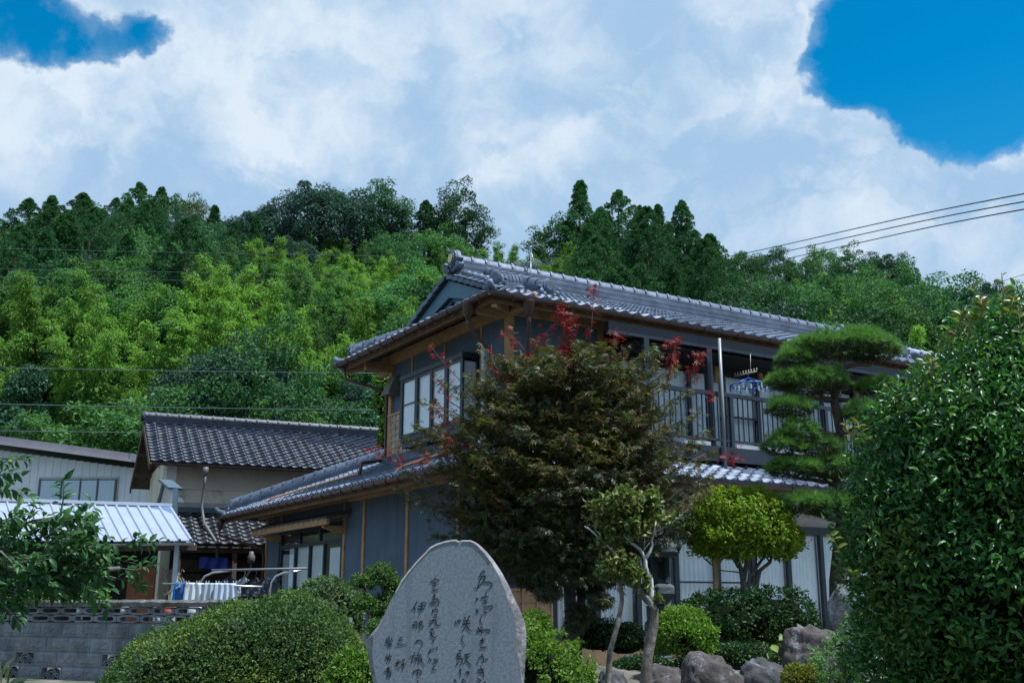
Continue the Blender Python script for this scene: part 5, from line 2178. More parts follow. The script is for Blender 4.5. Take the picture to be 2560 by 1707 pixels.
OUT = [(150, 1120), (175, 1075), (215, 1030), (262, 975), (320, 870), (370, 765), (440, 620), (500, 505), (590, 385), (650, 312), (720, 240), (800, 155), (870, 115),
       (960, 88), (1030, 76), (1080, 73), (1112, 90), (1145, 78), (1230, 78), (1275, 95), (1320, 125), (1400, 200), (1470, 285), (1560, 420), (1640, 570), (1690, 690), (1750, 810), (1800, 945),
       (1815, 1060), (1812, 1200), (1800, 1400), (1790, 1570), (1780, 1900), (1700, 2150), (400, 2150), (260, 1900), (210, 1570), (175, 1400), (155, 1250)]
FACE = [(222, 1080), (232, 1060), (248, 1035), (285, 975), (338, 875), (388, 770), (456, 628), (516, 515), (604, 397), (662, 326), (731, 255), (808, 172), (876, 133),
        (964, 104), (1032, 90), (1080, 88), (1112, 104), (1145, 93), (1226, 92), (1266, 108), (1306, 138), (1378, 215), (1440, 300), (1520, 440), (1585, 590), (1625, 710), (1668, 830), (1698, 950),
        (1702, 1010), (1712, 1200), (1745, 1400), (1765, 1570), (1750, 1890), (1660, 2110), (430, 2110), (310, 1890), (262, 1570), (225, 1400), (208, 1250)]
org = at(1118, 1600, SY)
org.z = 0


def stele_pt(z4, dy=0.0):
    p = at(*S1(*z4), SY)
    return Vector((p.x - org.x, dy, p.z))


n = len(OUT)
rings = []
for (src, dy, sc) in ((FACE, 0.0, 1), (OUT, .045, 1), (OUT, .17, 1), (FACE, .235, .985)):
    ring = []
    for i, q in enumerate(src):
        p = stele_pt(q, dy)
        if src is OUT:
            j = mnoise.noise(Vector((q[0] * .01, q[1] * .01, dy * 20))) * .012
            p.y += j
            if dy > .1:
                p.x *= .985
        ring.append(p)
    rings.append(ring)
stone = MB()
vs_ = [p for r in rings for p in r]
fs = []
for j in range(3):
    for k in range(n):
        k2 = (k + 1) % n
        fs.append((j * n + k, j * n + k2, (j + 1) * n + k2, (j + 1) * n + k))
fs.append(tuple(range(3 * n, 4 * n)))
stone.add(vs_, fs)
stele = fix_normals(stone.build('inscribed_stone', M_SKIN, smooth=False))
stele.location = org
tag(stele, 'tall grey granite stone carved with columns of brush calligraphy', 'stone monument')
fix_normals(MB().add([p + Vector((0, .0005, 0)) for p in rings[0]], [tuple(range(n))[::-1]]).build('polished_face', M_GRAN, stele))
# pale bars along the top edges paint the sunlit rim of the stone
for (a, b2) in ((6, 16), (17, 22)):
    e = MB()
    for k in range(a, b2):
        e.bar(rings[0][k] + Vector((0, -.001, 0)), rings[0][k + 1] + Vector((0, -.001, 0)), .006, .008, (0, 1, 0))
    e.build('chipped_edge', mat('chip_pale', (.55, .54, .5), .8, .15, 30), stele)

za = 5.107
CA = [  # written with x, y from the left enlarged sheet (900, 1400)
    [[(965, 215), (960, 245)], [(890, 280), (940, 250), (1010, 245), (998, 270)], [(925, 280), (975, 290)], [(960, 290), (960, 330)], [(930, 320), (980, 310)]],
    [[(920, 375), (1005, 370)], [(950, 375), (945, 400)], [(960, 430), (925, 480)], [(960, 440), (950, 490)]],
    [[(920, 505), (980, 490), (1010, 520), (1000, 560), (960, 578)], [(885, 545), (930, 530), (970, 545), (900, 560)]],
    [[(930, 620), (930, 680)], [(925, 640), (985, 620), (985, 670)]],
    [[(940, 690), (960, 690), (980, 720), (940, 730)], [(880, 770), (1000, 750)], [(945, 740), (920, 790), (865, 845)], [(960, 760), (980, 820), (1008, 826), (1035, 800)]],
    [[(890, 880), (950, 870)], [(920, 860), (930, 890)], [(895, 930), (960, 920)], [(910, 910), (915, 960), (945, 978), (970, 975), (980, 955)]],
    [[(935, 1010), (940, 1060)]],
    [[(870, 1190), (900, 1140), (960, 1130)], [(900, 1150), (890, 1195)], [(985, 1100), (985, 1140)]],
    [[(890, 1240), (880, 1290)], [(910, 1250), (905, 1290)], [(940, 1260), (1015, 1250)], [(950, 1275), (1000, 1280)], [(930, 1305), (980, 1300)], [(955, 1340), (925, 1390), (975, 1390)]],
    [[(730, 520), (690, 590), (655, 640)], [(705, 590), (705, 660)], [(760, 550), (840, 540), (825, 600)], [(740, 585), (835, 580)], [(740, 620), (830, 610)], [(790, 545), (780, 640), (745, 700)]],
    [[(680, 790), (730, 785), (720, 880)], [(665, 850), (680, 820), (700, 860)], [(680, 820), (730, 820)], [(765, 770), (765, 890)], [(765, 780), (800, 775), (780, 810), (810, 840), (785, 860)]],
    [[(745, 1010), (690, 1070)], [(720, 1020), (770, 1020), (795, 1050), (790, 1090), (750, 1135)]],
    [[(690, 1165), (700, 1195)], [(640, 1220), (730, 1205)], [(680, 1220), (660, 1300), (645, 1330)], [(690, 1260), (725, 1255), (700, 1330)], [(750, 1170), (740, 1210)], [(735, 1210), (790, 1195)],
     [(780, 1220), (720, 1260)], [(755, 1245), (750, 1330)], [(770, 1250), (830, 1340)], [(800, 1240), (760, 1290)]],
    [[(685, 1400), (685, 1460)], [(690, 1420), (740, 1390), (785, 1420), (770, 1460), (730, 1450)], [(740, 1385), (735, 1475)]],
    [[(730, 1525), (745, 1560)]],
    [[(500, 985), (550, 970)], [(490, 1020), (555, 1010)], [(465, 1075), (600, 1060)]],
    [[(490, 1260), (470, 1330), (510, 1380)], [(510, 1280), (450, 1360)], [(445, 1310), (520, 1290)], [(530, 1270), (570, 1265), (550, 1300)], [(550, 1300), (550, 1380), (530, 1390)], [(520, 1330), (590, 1310)]],
    [[(340, 990), (345, 1040)], [(370, 965), (375, 1030)], [(320, 1050), (400, 1020)], [(400, 980), (420, 1030)], [(350, 1060), (400, 1060), (340, 1085)], [(370, 1080), (375, 1110)], [(390, 1075), (410, 1085)]],
    [[(320, 1240), (410, 1215)], [(345, 1190), (350, 1230)], [(380, 1190), (375, 1230)], [(360, 1240), (350, 1290)], [(350, 1260), (390, 1255), (375, 1295)]],
    [[(340, 1375), (390, 1370)], [(310, 1410), (415, 1405)], [(335, 1390), (390, 1390)], [(365, 1355), (365, 1430)], [(345, 1430), (385, 1430), (385, 1480), (345, 1480), (345, 1430)], [(345, 1455), (385, 1455)]],
]
CB = [  # right hand sheet (1040, 1400)
    [[(815, 182), (865, 130), (880, 165)], [(800, 205), (850, 200), (885, 208), (860, 260), (800, 330), (772, 360), (752, 335)], [(835, 215), (800, 290), (790, 360)], [(860, 275), (940, 280), (970, 310), (950, 350), (905, 370)]],
    [[(895, 410), (890, 455)], [(830, 480), (880, 465), (930, 460)], [(775, 480), (770, 525)], [(770, 490), (800, 470)], [(860, 505), (900, 520), (880, 550), (845, 545)], [(860, 600), (960, 575), (975, 600), (935, 630), (870, 630)],
     [(870, 650), (910, 672)], [(775, 620), (775, 670)], [(795, 625), (795, 675)]],
    [[(845, 690), (820, 770), (850, 825)]],
    [[(765, 915), (850, 890), (935, 882), (942, 905), (890, 922)], [(790, 850), (850, 925)], [(830, 850), (850, 872)]],
    [[(815, 1020), (885, 1010)], [(850, 985), (850, 1060)], [(820, 1050), (860, 1050)]],
    [[(815, 1115), (885, 1105), (885, 1128)]],
    [[(840, 1188), (850, 1215)], [(800, 1240), (850, 1220), (862, 1290), (830, 1312)], [(770, 1302), (800, 1290)], [(880, 1255), (925, 1257)]],
    [[(785, 1400), (875, 1380)], [(800, 1430), (875, 1420)], [(825, 1355), (860, 1440), (870, 1490)]],
    [[(780, 1500), (830, 1530), (790, 1548)], [(870, 1540), (890, 1562)]],
    [[(505, 770), (510, 815)], [(535, 760), (540, 805)], [(535, 765), (565, 765), (560, 800)], [(615, 720), (640, 745)], [(690, 700), (660, 750)], [(600, 770), (695, 760)], [(590, 810), (700, 800)],
     [(650, 755), (640, 830), (585, 905)], [(650, 840), (710, 910)]],
    [[(605, 950), (585, 1010), (625, 1090)]],
    [[(540, 1150), (595, 1140)], [(525, 1190), (580, 1185)], [(530, 1190), (530, 1260)], [(530, 1225), (580, 1220)], [(525, 1260), (590, 1250), (580, 1310), (555, 1330)], [(510, 1330), (550, 1290)],
     [(620, 1200), (705, 1180)], [(625, 1200), (640, 1250), (595, 1330)], [(640, 1240), (680, 1225)], [(640, 1270), (710, 1340)]],
    [[(550, 1400), (580, 1380)], [(570, 1380), (570, 1480)], [(630, 1430), (670, 1420), (670, 1450), (650, 1475)]],
    [[(490, 1510), (520, 1560)], [(590, 1560), (600, 1510), (640, 1560)]],
]


def spline(pts, m=5):
    if len(pts) == 2:
        (x0, y0), (x1, y1) = pts
        dx, dy = x1 - x0, y1 - y0
        return [(x0 + dx * t - dy * .05 * math.sin(math.pi * t), y0 + dy * t + dx * .05 * math.sin(math.pi * t)) for t in [i / m for i in range(m + 1)]]
    P = [pts[0]] + list(pts) + [pts[-1]]
    out = []
    for i in range(1, len(P) - 2):
        for k in range(m):
            t = k / m
            q = []
            for d in (0, 1):
                a, b_, c, e = P[i - 1][d], P[i][d], P[i + 1][d], P[i + 2][d]
                q.append(.5 * (2 * b_ + (c - a) * t + (2 * a - 5 * b_ + 4 * c - e) * t * t + (3 * b_ - a - 3 * c + e) * t ** 3))
            out.append(tuple(q))
    out.append(pts[-1])
    return out


def carve(char, ox, wmul):
    b = MB()
    for st in char:
        pts = spline(st)
        m = len(pts)
        W = []
        w0_ = random.uniform(.85, 1.2) * wmul
        for i in range(m):
            t = i / (m - 1)
            W.append(w0_ * (5.2 + 4.2 * math.sin(math.pi * min(1, t * 1.25 + .12)) * (1 - .25 * t)) * (.55 if t > .93 else 1))
        L, R = [], []
        for i in range(m):
            a = pts[max(0, i - 1)]
            c = pts[min(m - 1, i + 1)]
            dx, dy = c[0] - a[0], c[1] - a[1]
            ln = math.hypot(dx, dy) or 1
            nx, ny = -dy / ln, dx / ln
            # brush held at a slant: downward-right strokes swell
            sw = 1 + .35 * max(0, (dx + dy) / (ln * 1.414))
            h = W[i] * .5 * sw
            L.append((pts[i][0] + nx * h, pts[i][1] + ny * h))
            R.append((pts[i][0] - nx * h, pts[i][1] - ny * h))
        vs2, f2 = [], []
        for (q, dy_) in ((L, -.0022), (R, -.0022)):
            for (x, y) in q:
                p = at(ox + x / za, 1400 + y / za, SY)
                vs2.append(Vector((p.x - org.x, dy_, p.z)))
        for i in range(m - 1):
            f2.append((i, i + 1, m + i + 1, m + i))
        b.add(vs2, f2)
    o = b.build('carved_character', M_INK, stele)
    so = o.modifiers.new('depth', 'SOLIDIFY')
    so.thickness = .0018
    so.offset = 0


for c in CA:
    carve(c, 900, 1.25)
for c in CB:
    carve(c, 1040, 1.5)

# ------------------------------------------------------------------ rocks
M_ROCK = mat('garden_rock', (.06, .06, .066), .9, .4, 5.0, bump=.9, bscale=18, patch=(.17, .19, .215), pscale=6.5, plo=.54, phi=.68)
M_ROCK_B = mat('garden_rock_brown', (.062, .052, .05), .9, .35, 6.0, bump=.9, bscale=20, patch=(.17, .185, .20), pscale=9, plo=.54, phi=.68)
M_ROCK_D = mat('garden_rock_dark', (.065, .075, .085), .85, .4, 5.0, bump=.8, bscale=16, patch=(.22, .24, .26), pscale=4.0, plo=.54, phi=.66)


def rock(x0, x1, ytop, Y, seed, label, m=M_ROCK, depth=.6, sink=.35, zb=None, lean=0.0, planes=9):
    r = np.random.default_rng(seed)
    a, b_ = at(x0, ytop, Y), at(x1, ytop, Y)
    ztop = at((x0 + x1) / 2, ytop, Y).z
    zbot = (zb if zb is not None else ground_z((a.x + b_.x) / 2, Y)) - sink
    rx, rz = (b_.x - a.x) / 2, (ztop - zbot) / 2
    ry = rx * depth / .6
    nl, na = 40, 54
    dirs = []
    for i in range(nl + 1):
        th_ = math.pi * i / nl
        for k in range(na):
            ph = 2 * math.pi * k / na
            dirs.append((math.sin(th_) * math.cos(ph), math.sin(th_) * math.sin(ph), math.cos(th_)))
    D = np.array(dirs)
    N = unit(r.normal(size=(planes, 3)))
    H = r.uniform(.74, .98, planes)
    N = np.concatenate([N, unit(np.array([[.1, -.15, 1], [1, -.2, .15], [-1, -.1, .2], [.1, -1, .25], [.6, -.5, .8], [-.7, -.4, .7]]))])
    H = np.concatenate([H, [.80, .86, .86, .84, .92, .92]])
    dots = D @ N.T
    rad = np.where(dots > .05, H[None, :] / np.maximum(dots, .05), 9)
    rad.sort(axis=1)
    rr = np.minimum(rad[:, 0], 1.12)
    rr = rr * .92 + .08 * np.minimum(1.0, rr)
    rr += .05 * bumps(D, 5, seed) + .035 * bumps(D, 11, seed + 3) + .02 * bumps(D, 22, seed + 8)
    tb = np.array([mnoise.ridged_multi_fractal(Vector(dv) * 1.9 + Vector((seed, 0, 0)), 1.0, 2.1, 5, .8, 1.6) for dv in dirs])
    rr -= .055 * (tb - tb.mean())
    V = D * rr[:, None] * np.array([rx, ry, rz])
    V[:, 0] += lean * V[:, 2]
    fs = []
    for i in range(nl):
        for k in range(na):
            k2 = (k + 1) % na
            fs.append((i * na + k, (i + 1) * na + k, (i + 1) * na + k2, i * na + k2))
    o = MB().add(V.tolist(), fs).build('garden_rock', m, smooth=True)
    o.location = ((a.x + b_.x) / 2, Y, (ztop + zbot) / 2)
    tag(o, label, 'rock', 'rocks of the garden')
    return o


rock(1690, 1868, 1622, 10.4, 11, 'wide brown-topped rock in the front row below the round bush', M_ROCK_B)
rock(1815, 1985, 1632, 10.6, 15, 'pale grey rock touching the wide rock on its right', M_ROCK)
rock(1935, 2120, 1552, 10.7, 21, 'largest speckled boulder at the edge of the glossy bush', M_ROCK_B, sink=.3)
rock(2046, 2150, 1433, 11.9, 31, 'tall dark standing stone behind the speckled boulder', M_ROCK_D, depth=.4, lean=.05)
rock(1490, 1575, 1668, 10.8, 41, 'small whitish rock between the two thin tree stems', M_ROCK, sink=.25)
rock(1590, 1712, 1655, 10.9, 43, 'low brownish rock right of the white-barked stem', M_ROCK_B, sink=.25)
rock(1540, 1640, 1632, 13.0, 47, 'dark flat rock at the foot of the stone lantern', M_ROCK_D, sink=.15)

# ------------------------------------------------------------------ stone lantern
lx = at(1642, 1500, 15.0)
M_LAN = mat('lantern_stone', (.055, .078, .088), .9, .3, 7.0, bump=.6, bscale=30, patch=(.10, .125, .125), pscale=5)
lan = empty('stone_lantern', (lx.x, 15.0, 0))
tag(lan, 'grey-green stone lantern behind the thin white-barked tree', 'stone lantern')
MB().lathe([(.30, 0), (.30, .12), (.26, .2), (.20, .26), (.17, .28)], 6).build('base', M_LAN, lan, bevel=.015)
MB().lathe([(.15, .28), (.145, .58), (.175, .61), (.185, .66), (.175, .71), (.145, .74), (.15, .94)], 14).build('shaft', M_LAN, lan, smooth=True)
MB().lathe([(.13, .94), (.19, .98), (.25, 1.06), (.27, 1.10), (.27, 1.19), (.24, 1.22), (.18, 1.24)], 6).build('platform', M_LAN, lan, bevel=.012)
fb_ = MB()
for k in range(6):
    a = math.pi / 3 * k + .26
    fb_.box(-.03, .03, -.03, .03, 1.24, 1.60)
    vs3 = fb_.v[-8:]
    fb_.v[-8:] = [(x + .175 * math.cos(a), y + .175 * math.sin(a), z) for x, y, z in vs3]
fb_.lathe([(.195, 1.24), (.195, 1.30)], 6)
fb_.lathe([(.195, 1.53), (.195, 1.60)], 6)
fb_.lathe([(.135, 1.30), (.135, 1.53)], 6)
fb_.build('fire_box', M_LAN, lan, bevel=.008)
MB().lathe([(.18, 1.58), (.33, 1.60), (.37, 1.66), (.36, 1.74), (.29, 1.79), (.17, 1.88), (.08, 1.95)], 6).build('roof', M_LAN, lan, bevel=.012)
for k in range(6):
    a = math.pi / 3 * (k + .5)
    c, s = math.cos(a), math.sin(a)
    MB().tube([(.27 * c, .27 * s, 1.70), (.34 * c, .34 * s, 1.71), (.375 * c, .375 * s, 1.76), (.36 * c, .36 * s, 1.80)], [.04, .045, .035, .02], 7).build('corner_scroll', M_LAN, lan, smooth=True)
MB().lathe([(.06, 1.91), (.10, 1.95), (.07, 1.98), (.09, 2.03), (.075, 2.09), (.01, 2.15)], 10).build('finial', M_LAN, lan, smooth=True)
# ------------------------------------------------------------------ clipped shrubs
CORE_SHADE = mat('core_shade', (.008, .012, .006), .98, .4, 10, spec=.02)  # near-black core solids stand for the shade deep inside the foliage
LV = {
    'azalea': leaf_mat('azalea_leaf', [(.028, .062, .024), (.045, .09, .03), (.075, .12, .034)], .55, .15, .3, gain=1.5, big=(.15, .22, .05), bscale=1.6, blo=.52, bhi=.66),
    'azalea_br': leaf_mat('azalea_bright', [(.06, .13, .02), (.09, .17, .025), (.13, .21, .035)], .45, .2, .35, gain=1.25),
    'box': leaf_mat('boxwood_leaf', [(.065, .11, .055), (.09, .14, .065), (.12, .17, .08)], .45, .2, .3, gain=1.35),
    'dark': leaf_mat('hedge_leaf', [(.016, .05, .02), (.026, .07, .024), (.05, .10, .028)], .4, .2, .25, big=(.09, .13, .03), bscale=2.0, blo=.56, bhi=.7),
    'cloudp': leaf_mat('holly_leaf', [(.03, .075, .02), (.05, .10, .026), (.08, .13, .035)], .45, .2, .28, gain=1.25),
    'yellow': leaf_mat('golden_leaf', [(.10, .19, .018), (.155, .235, .024), (.22, .26, .03)], .5, .2, .42, gain=1.3),
    'juniper': leaf_mat('juniper_leaf', [(.04, .13, .04), (.07, .18, .05), (.13, .22, .05)], .5, .2, .25),
    'goldshrub': leaf_mat('olive_gold_leaf', [(.13, .14, .02), (.18, .17, .03), (.10, .13, .03)], .5, .2, .3),
    'camellia': leaf_mat('camellia_leaf', [(.008, .035, .010), (.014, .06, .014), (.028, .095, .02), (.055, .13, .024)], .34, .34, .3, gain=1.65, big=(.10, .17, .028), bscale=2.2, blo=.55, bhi=.68),
    'newleaf': leaf_mat('new_leaf', [(.14, .22, .03), (.19, .24, .04), (.22, .17, .05)], .35, .5, .35),
    'persimmon': leaf_mat('persimmon_leaf', [(.018, .06, .022), (.028, .085, .028), (.045, .11, .034)], .4, .2, .3, gain=1.3),
    'maple': leaf_mat('maple_leaf', [(.034, .055, .018), (.05, .07, .02), (.08, .04, .026), (.065, .08, .02), (.10, .045, .03)], .4, .2, .3, gain=1.4, big=(.13, .125, .022), bscale=1.3, blo=.58, bhi=.7),  # brighter olive copy: sunlight on the upper crown put into leaf colour
    'maple_d': leaf_mat('maple_leaf_dark', [(.034, .04, .022), (.055, .055, .028), (.04, .065, .026), (.065, .05, .03)], .38, .45, .28, gain=1.3),  # darker copy: shade of the lower and rear crown put into leaf colour
    'maple_red': leaf_mat('maple_leaf_red', [(.20, .010, .014), (.28, .016, .02), (.16, .025, .02), (.16, .05, .025)], .4, .2, .3, tcol=(1.5, .5, .5)),
    'magnolia': leaf_mat('small_tree_leaf', [(.06, .10, .025), (.09, .13, .035), (.13, .17, .04), (.10, .09, .03)], .4, .2, .3),
    'pine': leaf_mat('pine_needle', [(.04, .10, .028), (.065, .14, .035), (.11, .19, .05)], .45, .2, .28, gain=1.95),
    'pine_d': leaf_mat('pine_needle_old', [(.03, .045, .018), (.05, .06, .025), (.028, .07, .025)], .5, .2, .15),
}


def shrub(name, blobs, leaf, n, m, label, cat='shrub', ratio=.5, lump=.06, depth=.2, kind='rhomb', out=.45, group=None, core=True, parent=None, zmin=-.6, k=3.0, sub='foliage', nj=.7, down=0.0, tuft=0.0, per=24):
    """blobs: list of (centre, radii). Leaves through the skin of their union."""
    c0 = Vector(blobs[0][0])
    root = empty(name, (c0.x, c0.y, min(b_[0][2] - b_[1][2] for b_ in blobs)))
    base = np.array(root.location)
    P, N = [], []
    vol = [r[0] * r[1] + r[0] * r[2] + r[1] * r[2] for c, r in blobs]
    for bi, (c, r) in enumerate(blobs):
        nn = int(n * vol[bi] / sum(vol))
        sd_ = len(name) + bi * 7 + int(abs(c[0]) * 10)
        if tuft:
            p, nr = shell_clumped(nn, r, sd_, tuft, per, lump, k, depth, zmin)
        else:
            p, nr = shell(nn, r, sd_, lump, k, depth, zmin)
        p = p + np.array(c)
        keep = np.ones(len(p), bool)
        for bj, (c2, r2) in enumerate(blobs):
            if bj != bi:
                q = (p - np.array(c2)) / (np.array(r2) * .86)
                keep &= (q ** 2).sum(1) > 1
        P.append(p[keep])
        N.append(nr[keep])
    P = np.concatenate(P) - base
    N = np.concatenate(N)
    ax = scatter_axes(N, out, down)
    sz = RNG.uniform(leaf * .65, leaf * 1.25, len(P))
    me = leaves(sub, P, ax, jitter(N, nj), sz, ratio, kind, .25, .15)
    obj_from(me, sub, m, root)
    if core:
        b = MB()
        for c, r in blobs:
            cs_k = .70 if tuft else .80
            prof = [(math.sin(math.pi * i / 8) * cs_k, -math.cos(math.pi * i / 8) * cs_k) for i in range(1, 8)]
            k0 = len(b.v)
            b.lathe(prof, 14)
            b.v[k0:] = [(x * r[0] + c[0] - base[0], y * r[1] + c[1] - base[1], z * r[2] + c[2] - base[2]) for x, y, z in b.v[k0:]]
        b.build('shade_core', CORE_SHADE, root, smooth=True)
    tag(root, label, cat, group)
    return root


def bl(px, py, Y, rx, rz, ry=None):
    """blob noted in survey pixels: centre, half width, half height"""
    k = Y / (FPX * 1.0)
    c = at(px, py, Y)
    return ((c.x, c.y, c.z), (rx * k, (ry if ry else rx) * k, rz * k * 1.02))


shrub('azalea_mound', [bl(715, 1752, 10.5, 200, 240, 190), bl(615, 1768, 10.45, 225, 240, 195), bl(500, 1800, 10.4, 245, 222, 200), bl(800, 1775, 10.45, 130, 195, 150)], .036, 66000, LV['azalea'],
      'large rounded azalea mound in front of the block wall', lump=.035, depth=.10, k=6, zmin=-.3, nj=.75)
shrub('clipped_shrub', [bl(815, 1537, 13.0, 86, 86)], 0.047, 9600, LV['box'], 'grey-green dome shrub just behind the azalea mound', tuft=.02, lump=.02, depth=.1, k=5)
shrub('azalea_bush', [bl(1310, 1740, 9.7, 165, 165, 130), bl(1400, 1760, 9.6, 90, 110, 90), bl(1300, 1640, 9.9, 60, 70, 60)], 0.043, 12800, LV['azalea_br'], 'bright green azalea bush at the right side of the carved stone', tuft=.05, lump=.08, depth=.15)
shrub('azalea_bush', [bl(1335, 1590, 12.0, 45, 58)], 0.041, 4000, LV['azalea_br'], 'small green shrub in front of the wooden lattice panel', lump=.06, depth=.15)
shrub('azalea_bush', [bl(890, 1740, 9.2, 75, 98)], 0.041, 4800, LV['azalea_br'], 'low bright green bush at the left foot of the carved stone', tuft=.045, lump=.06, depth=.15)
shrub('ball_shrub', [bl(1708, 1590, 11.3, 72, 62)], 0.043, 7200, LV['azalea_br'], 'round yellow-green bush behind the front rocks', tuft=.05, lump=.09, depth=.16)
shrub('hedge_shrub', [bl(1830, 1562, 13.0, 135, 80, 100), bl(1950, 1555, 13.0, 90, 82, 80), bl(1745, 1570, 13.1, 70, 62, 60)], 0.046, 16000, LV['dark'],
      'dark clipped hedge under the golden dome tree', tuft=.055, lump=.05, depth=.14)
shrub('gold_shrub', [bl(2005, 1712, 9.4, 48, 48)], .03, 3500, LV['goldshrub'], 'small olive-gold shrub at the bottom edge by the boulder', lump=.1, depth=.3)
shrub('low_evergreen', [bl(1400, 1700, 11.5, 60, 60)], .04, 2500, LV['dark'], 'dark low shrub left of the maple trunk', lump=.12, depth=.4)
shrub('low_evergreen', [bl(1500, 1590, 13.6, 90, 40), bl(1560, 1600, 13.8, 60, 40)], .04, 4500, LV['dark'], 'dark low shrub right of the maple trunk', lump=.12, depth=.4)
shrub('low_evergreen', [bl(1850, 1645, 11.7, 110, 34, 60), bl(1760, 1650, 11.8, 70, 30, 50)], .04, 5000, LV['dark'], 'dark ground-hugging shrub between the hedge and the front rocks', lump=.12, depth=.35)
shrub('low_evergreen', [bl(1610, 1668, 12.0, 75, 26, 50)], .04, 2200, LV['dark'], 'dark low shrub behind the rocks beside the thin tree', lump=.12, depth=.35)
shrub('yard_shrub', [bl(150, 1480, 15.0, 85, 42), bl(215, 1492, 14.9, 50, 30)], .045, 4500, LV['azalea_br'], 'yellow-green shrub behind the block wall under the persimmon', lump=.12, depth=.35)
shrub('hillside_shrub', [bl(958, 985, 27.5, 22, 75), bl(965, 1080, 27.5, 18, 60)], .10, 2200, LV['azalea_br'], 'bright leafy bush beside the rear corner of the upper wall', cat='bush', lump=.15, depth=.4)
# pruned cloud shrub next to the stone
cloud_b = [bl(950, 1440, 12.0, 33, 30), bl(908, 1458, 11.9, 27, 17), bl(912, 1510, 11.8, 27, 20), bl(968, 1518, 12.0, 34, 34), bl(985, 1468, 12.1, 20, 22), bl(960, 1575, 11.7, 42, 24)]
o = shrub('cloud_pruned_shrub', cloud_b, .03, 11000, LV['cloudp'], 'small cloud-pruned shrub left of the carved stone', tuft=.04, lump=.08, depth=.25)
b = MB()
lo = np.array(o.location)
for (c, r) in cloud_b[:5]:
    b.tube(branch_path((cloud_b[3][0][0] - lo[0], cloud_b[3][0][1] - lo[1] + .1, -.2), Vector(c) - Vector(lo), 0, .03), [.03, .026, .022, .018, .014, .01], 6)
b.build('stems', BARK_G, o, smooth=True)

# ------------------------------------------------------------------ juniper: feathery plumes
jr = empty('juniper', at(2120, 1700, 9.0))
jb = np.array(jr.location)
P, A, NN = [], [], []
for (px, py) in [(2055, 1660), (2080, 1630), (2100, 1600), (2130, 1575), (2160, 1560), (2140, 1610), (2110, 1650), (2085, 1690), (2120, 1690), (2150, 1650), (2170, 1600), (2060, 1700), (2180, 1570), (2150, 1545), (2185, 1640), (2130, 1700)]:
    for q in range(7):
        c = at(px + random.uniform(-18, 18), py + random.uniform(-18, 18), 9.0 + random.uniform(-.2, .2))
        d = Vector((random.uniform(-1, .2), random.uniform(-.7, .2), random.uniform(.2, .9))).normalized()
        for s in range(46):
            t = random.random()
            off = RNG.normal(size=3) * .018 * (1.2 - t)
            P.append(np.array(c + d * (.15 * t - .06)) + off)
            A.append(np.array(d) + RNG.normal(size=3) * .45)
            NN.append((random.uniform(-.5, .5), -.5, 1))
me = leaves('foliage', np.array(P) - jb, np.array(A), unit(np.array(NN, float)), RNG.uniform(.02, .042, len(P)), .34, 'rhomb')
obj_from(me, 'foliage', LV['juniper'], jr)
b = MB()
for (px, py) in [(2060, 1670), (2100, 1610), (2150, 1570), (2120, 1680)]:
    b.tube([Vector((.1, .1, -.5)), Vector((.02, .05, -.1)), at(px, py, 9.1) - Vector(jb)], [.02, .015, .006], 6)
b.build('stems', BARK, jr, smooth=True)
tag(jr, 'feathery bright green juniper spreading over the speckled boulder', 'juniper')

# broad leafed plant by the rock
hp = empty('broadleaf_plant', at(1935, 1640, 10.9))
hb = hp.location
pos, axs, nn_ = [], [], []
for (px, py, s) in ((1930, 1612, .11), (1948, 1608, .09), (1962, 1588, .10), (1925, 1632, .08), (1945, 1640, .07), (1915, 1648, .07), (1955, 1625, .07)):
    pos.append(np.array(at(px, py, 10.8) - hb))
    axs.append((random.uniform(-.6, .6), -.5, -.25))
    nn_.append((random.uniform(-.2, .2), -.75, .75))
me = leaves('foliage', np.array(pos), np.array(axs, float), unit(np.array(nn_, float)), np.array([.11, .10, .10, .08, .07, .07, .07]), .85, 'leaf', .12, .2)
obj_from(me, 'foliage', leaf_mat('hosta_leaf', [(.20, .30, .05), (.28, .36, .08), (.10, .2, .05)], .4, .2, .35), hp)
b = MB()
for p in pos:
    b.tube([(0, .02, -.25), Vector(p) * .5, p], [.006, .005, .004], 5)
b.build('stems', CULM, hp)
tag(hp, 'few broad pale green leaves between hedge and boulder', 'plant')
# pale leaves at the lower left corner
cpn = empty('corner_plant', at(20, 1700, 9.5))
cb = cpn.location
pos, axs, nn_, ln_ = [], [], [], []
for (px, py, dx, dz, s) in ((5, 1700, -.2, 1, .20), (14, 1695, .25, .9, .17), (20, 1700, .9, .25, .18), (28, 1702, 1, .05, .16), (0, 1690, .5, 1, .22), (35, 1708, .8, .5, .12)):
    pos.append(np.array(at(px, py + 8, 9.5) - cb))
    axs.append((dx, -.2, dz))
    nn_.append((-dz * .3, -.8, .5))
    ln_.append(s)
me = leaves('foliage', np.array(pos), np.array(axs, float), unit(np.array(nn_, float)), np.array(ln_), .3, 'leaf', .2, .15)
obj_from(me, 'foliage', leaf_mat('pale_grey_leaf', [(.28, .33, .20), (.36, .40, .26), (.22, .28, .15)], .6, .3, .3), cpn)
MB().tube([(0, 0, -.5), (0, 0, 0), (.01, 0, .06)], [.012, .01, .006], 6).build('stem', CULM, cpn)
tag(cpn, 'pale long-leaved plant in the bottom left corner before the wall', 'plant')

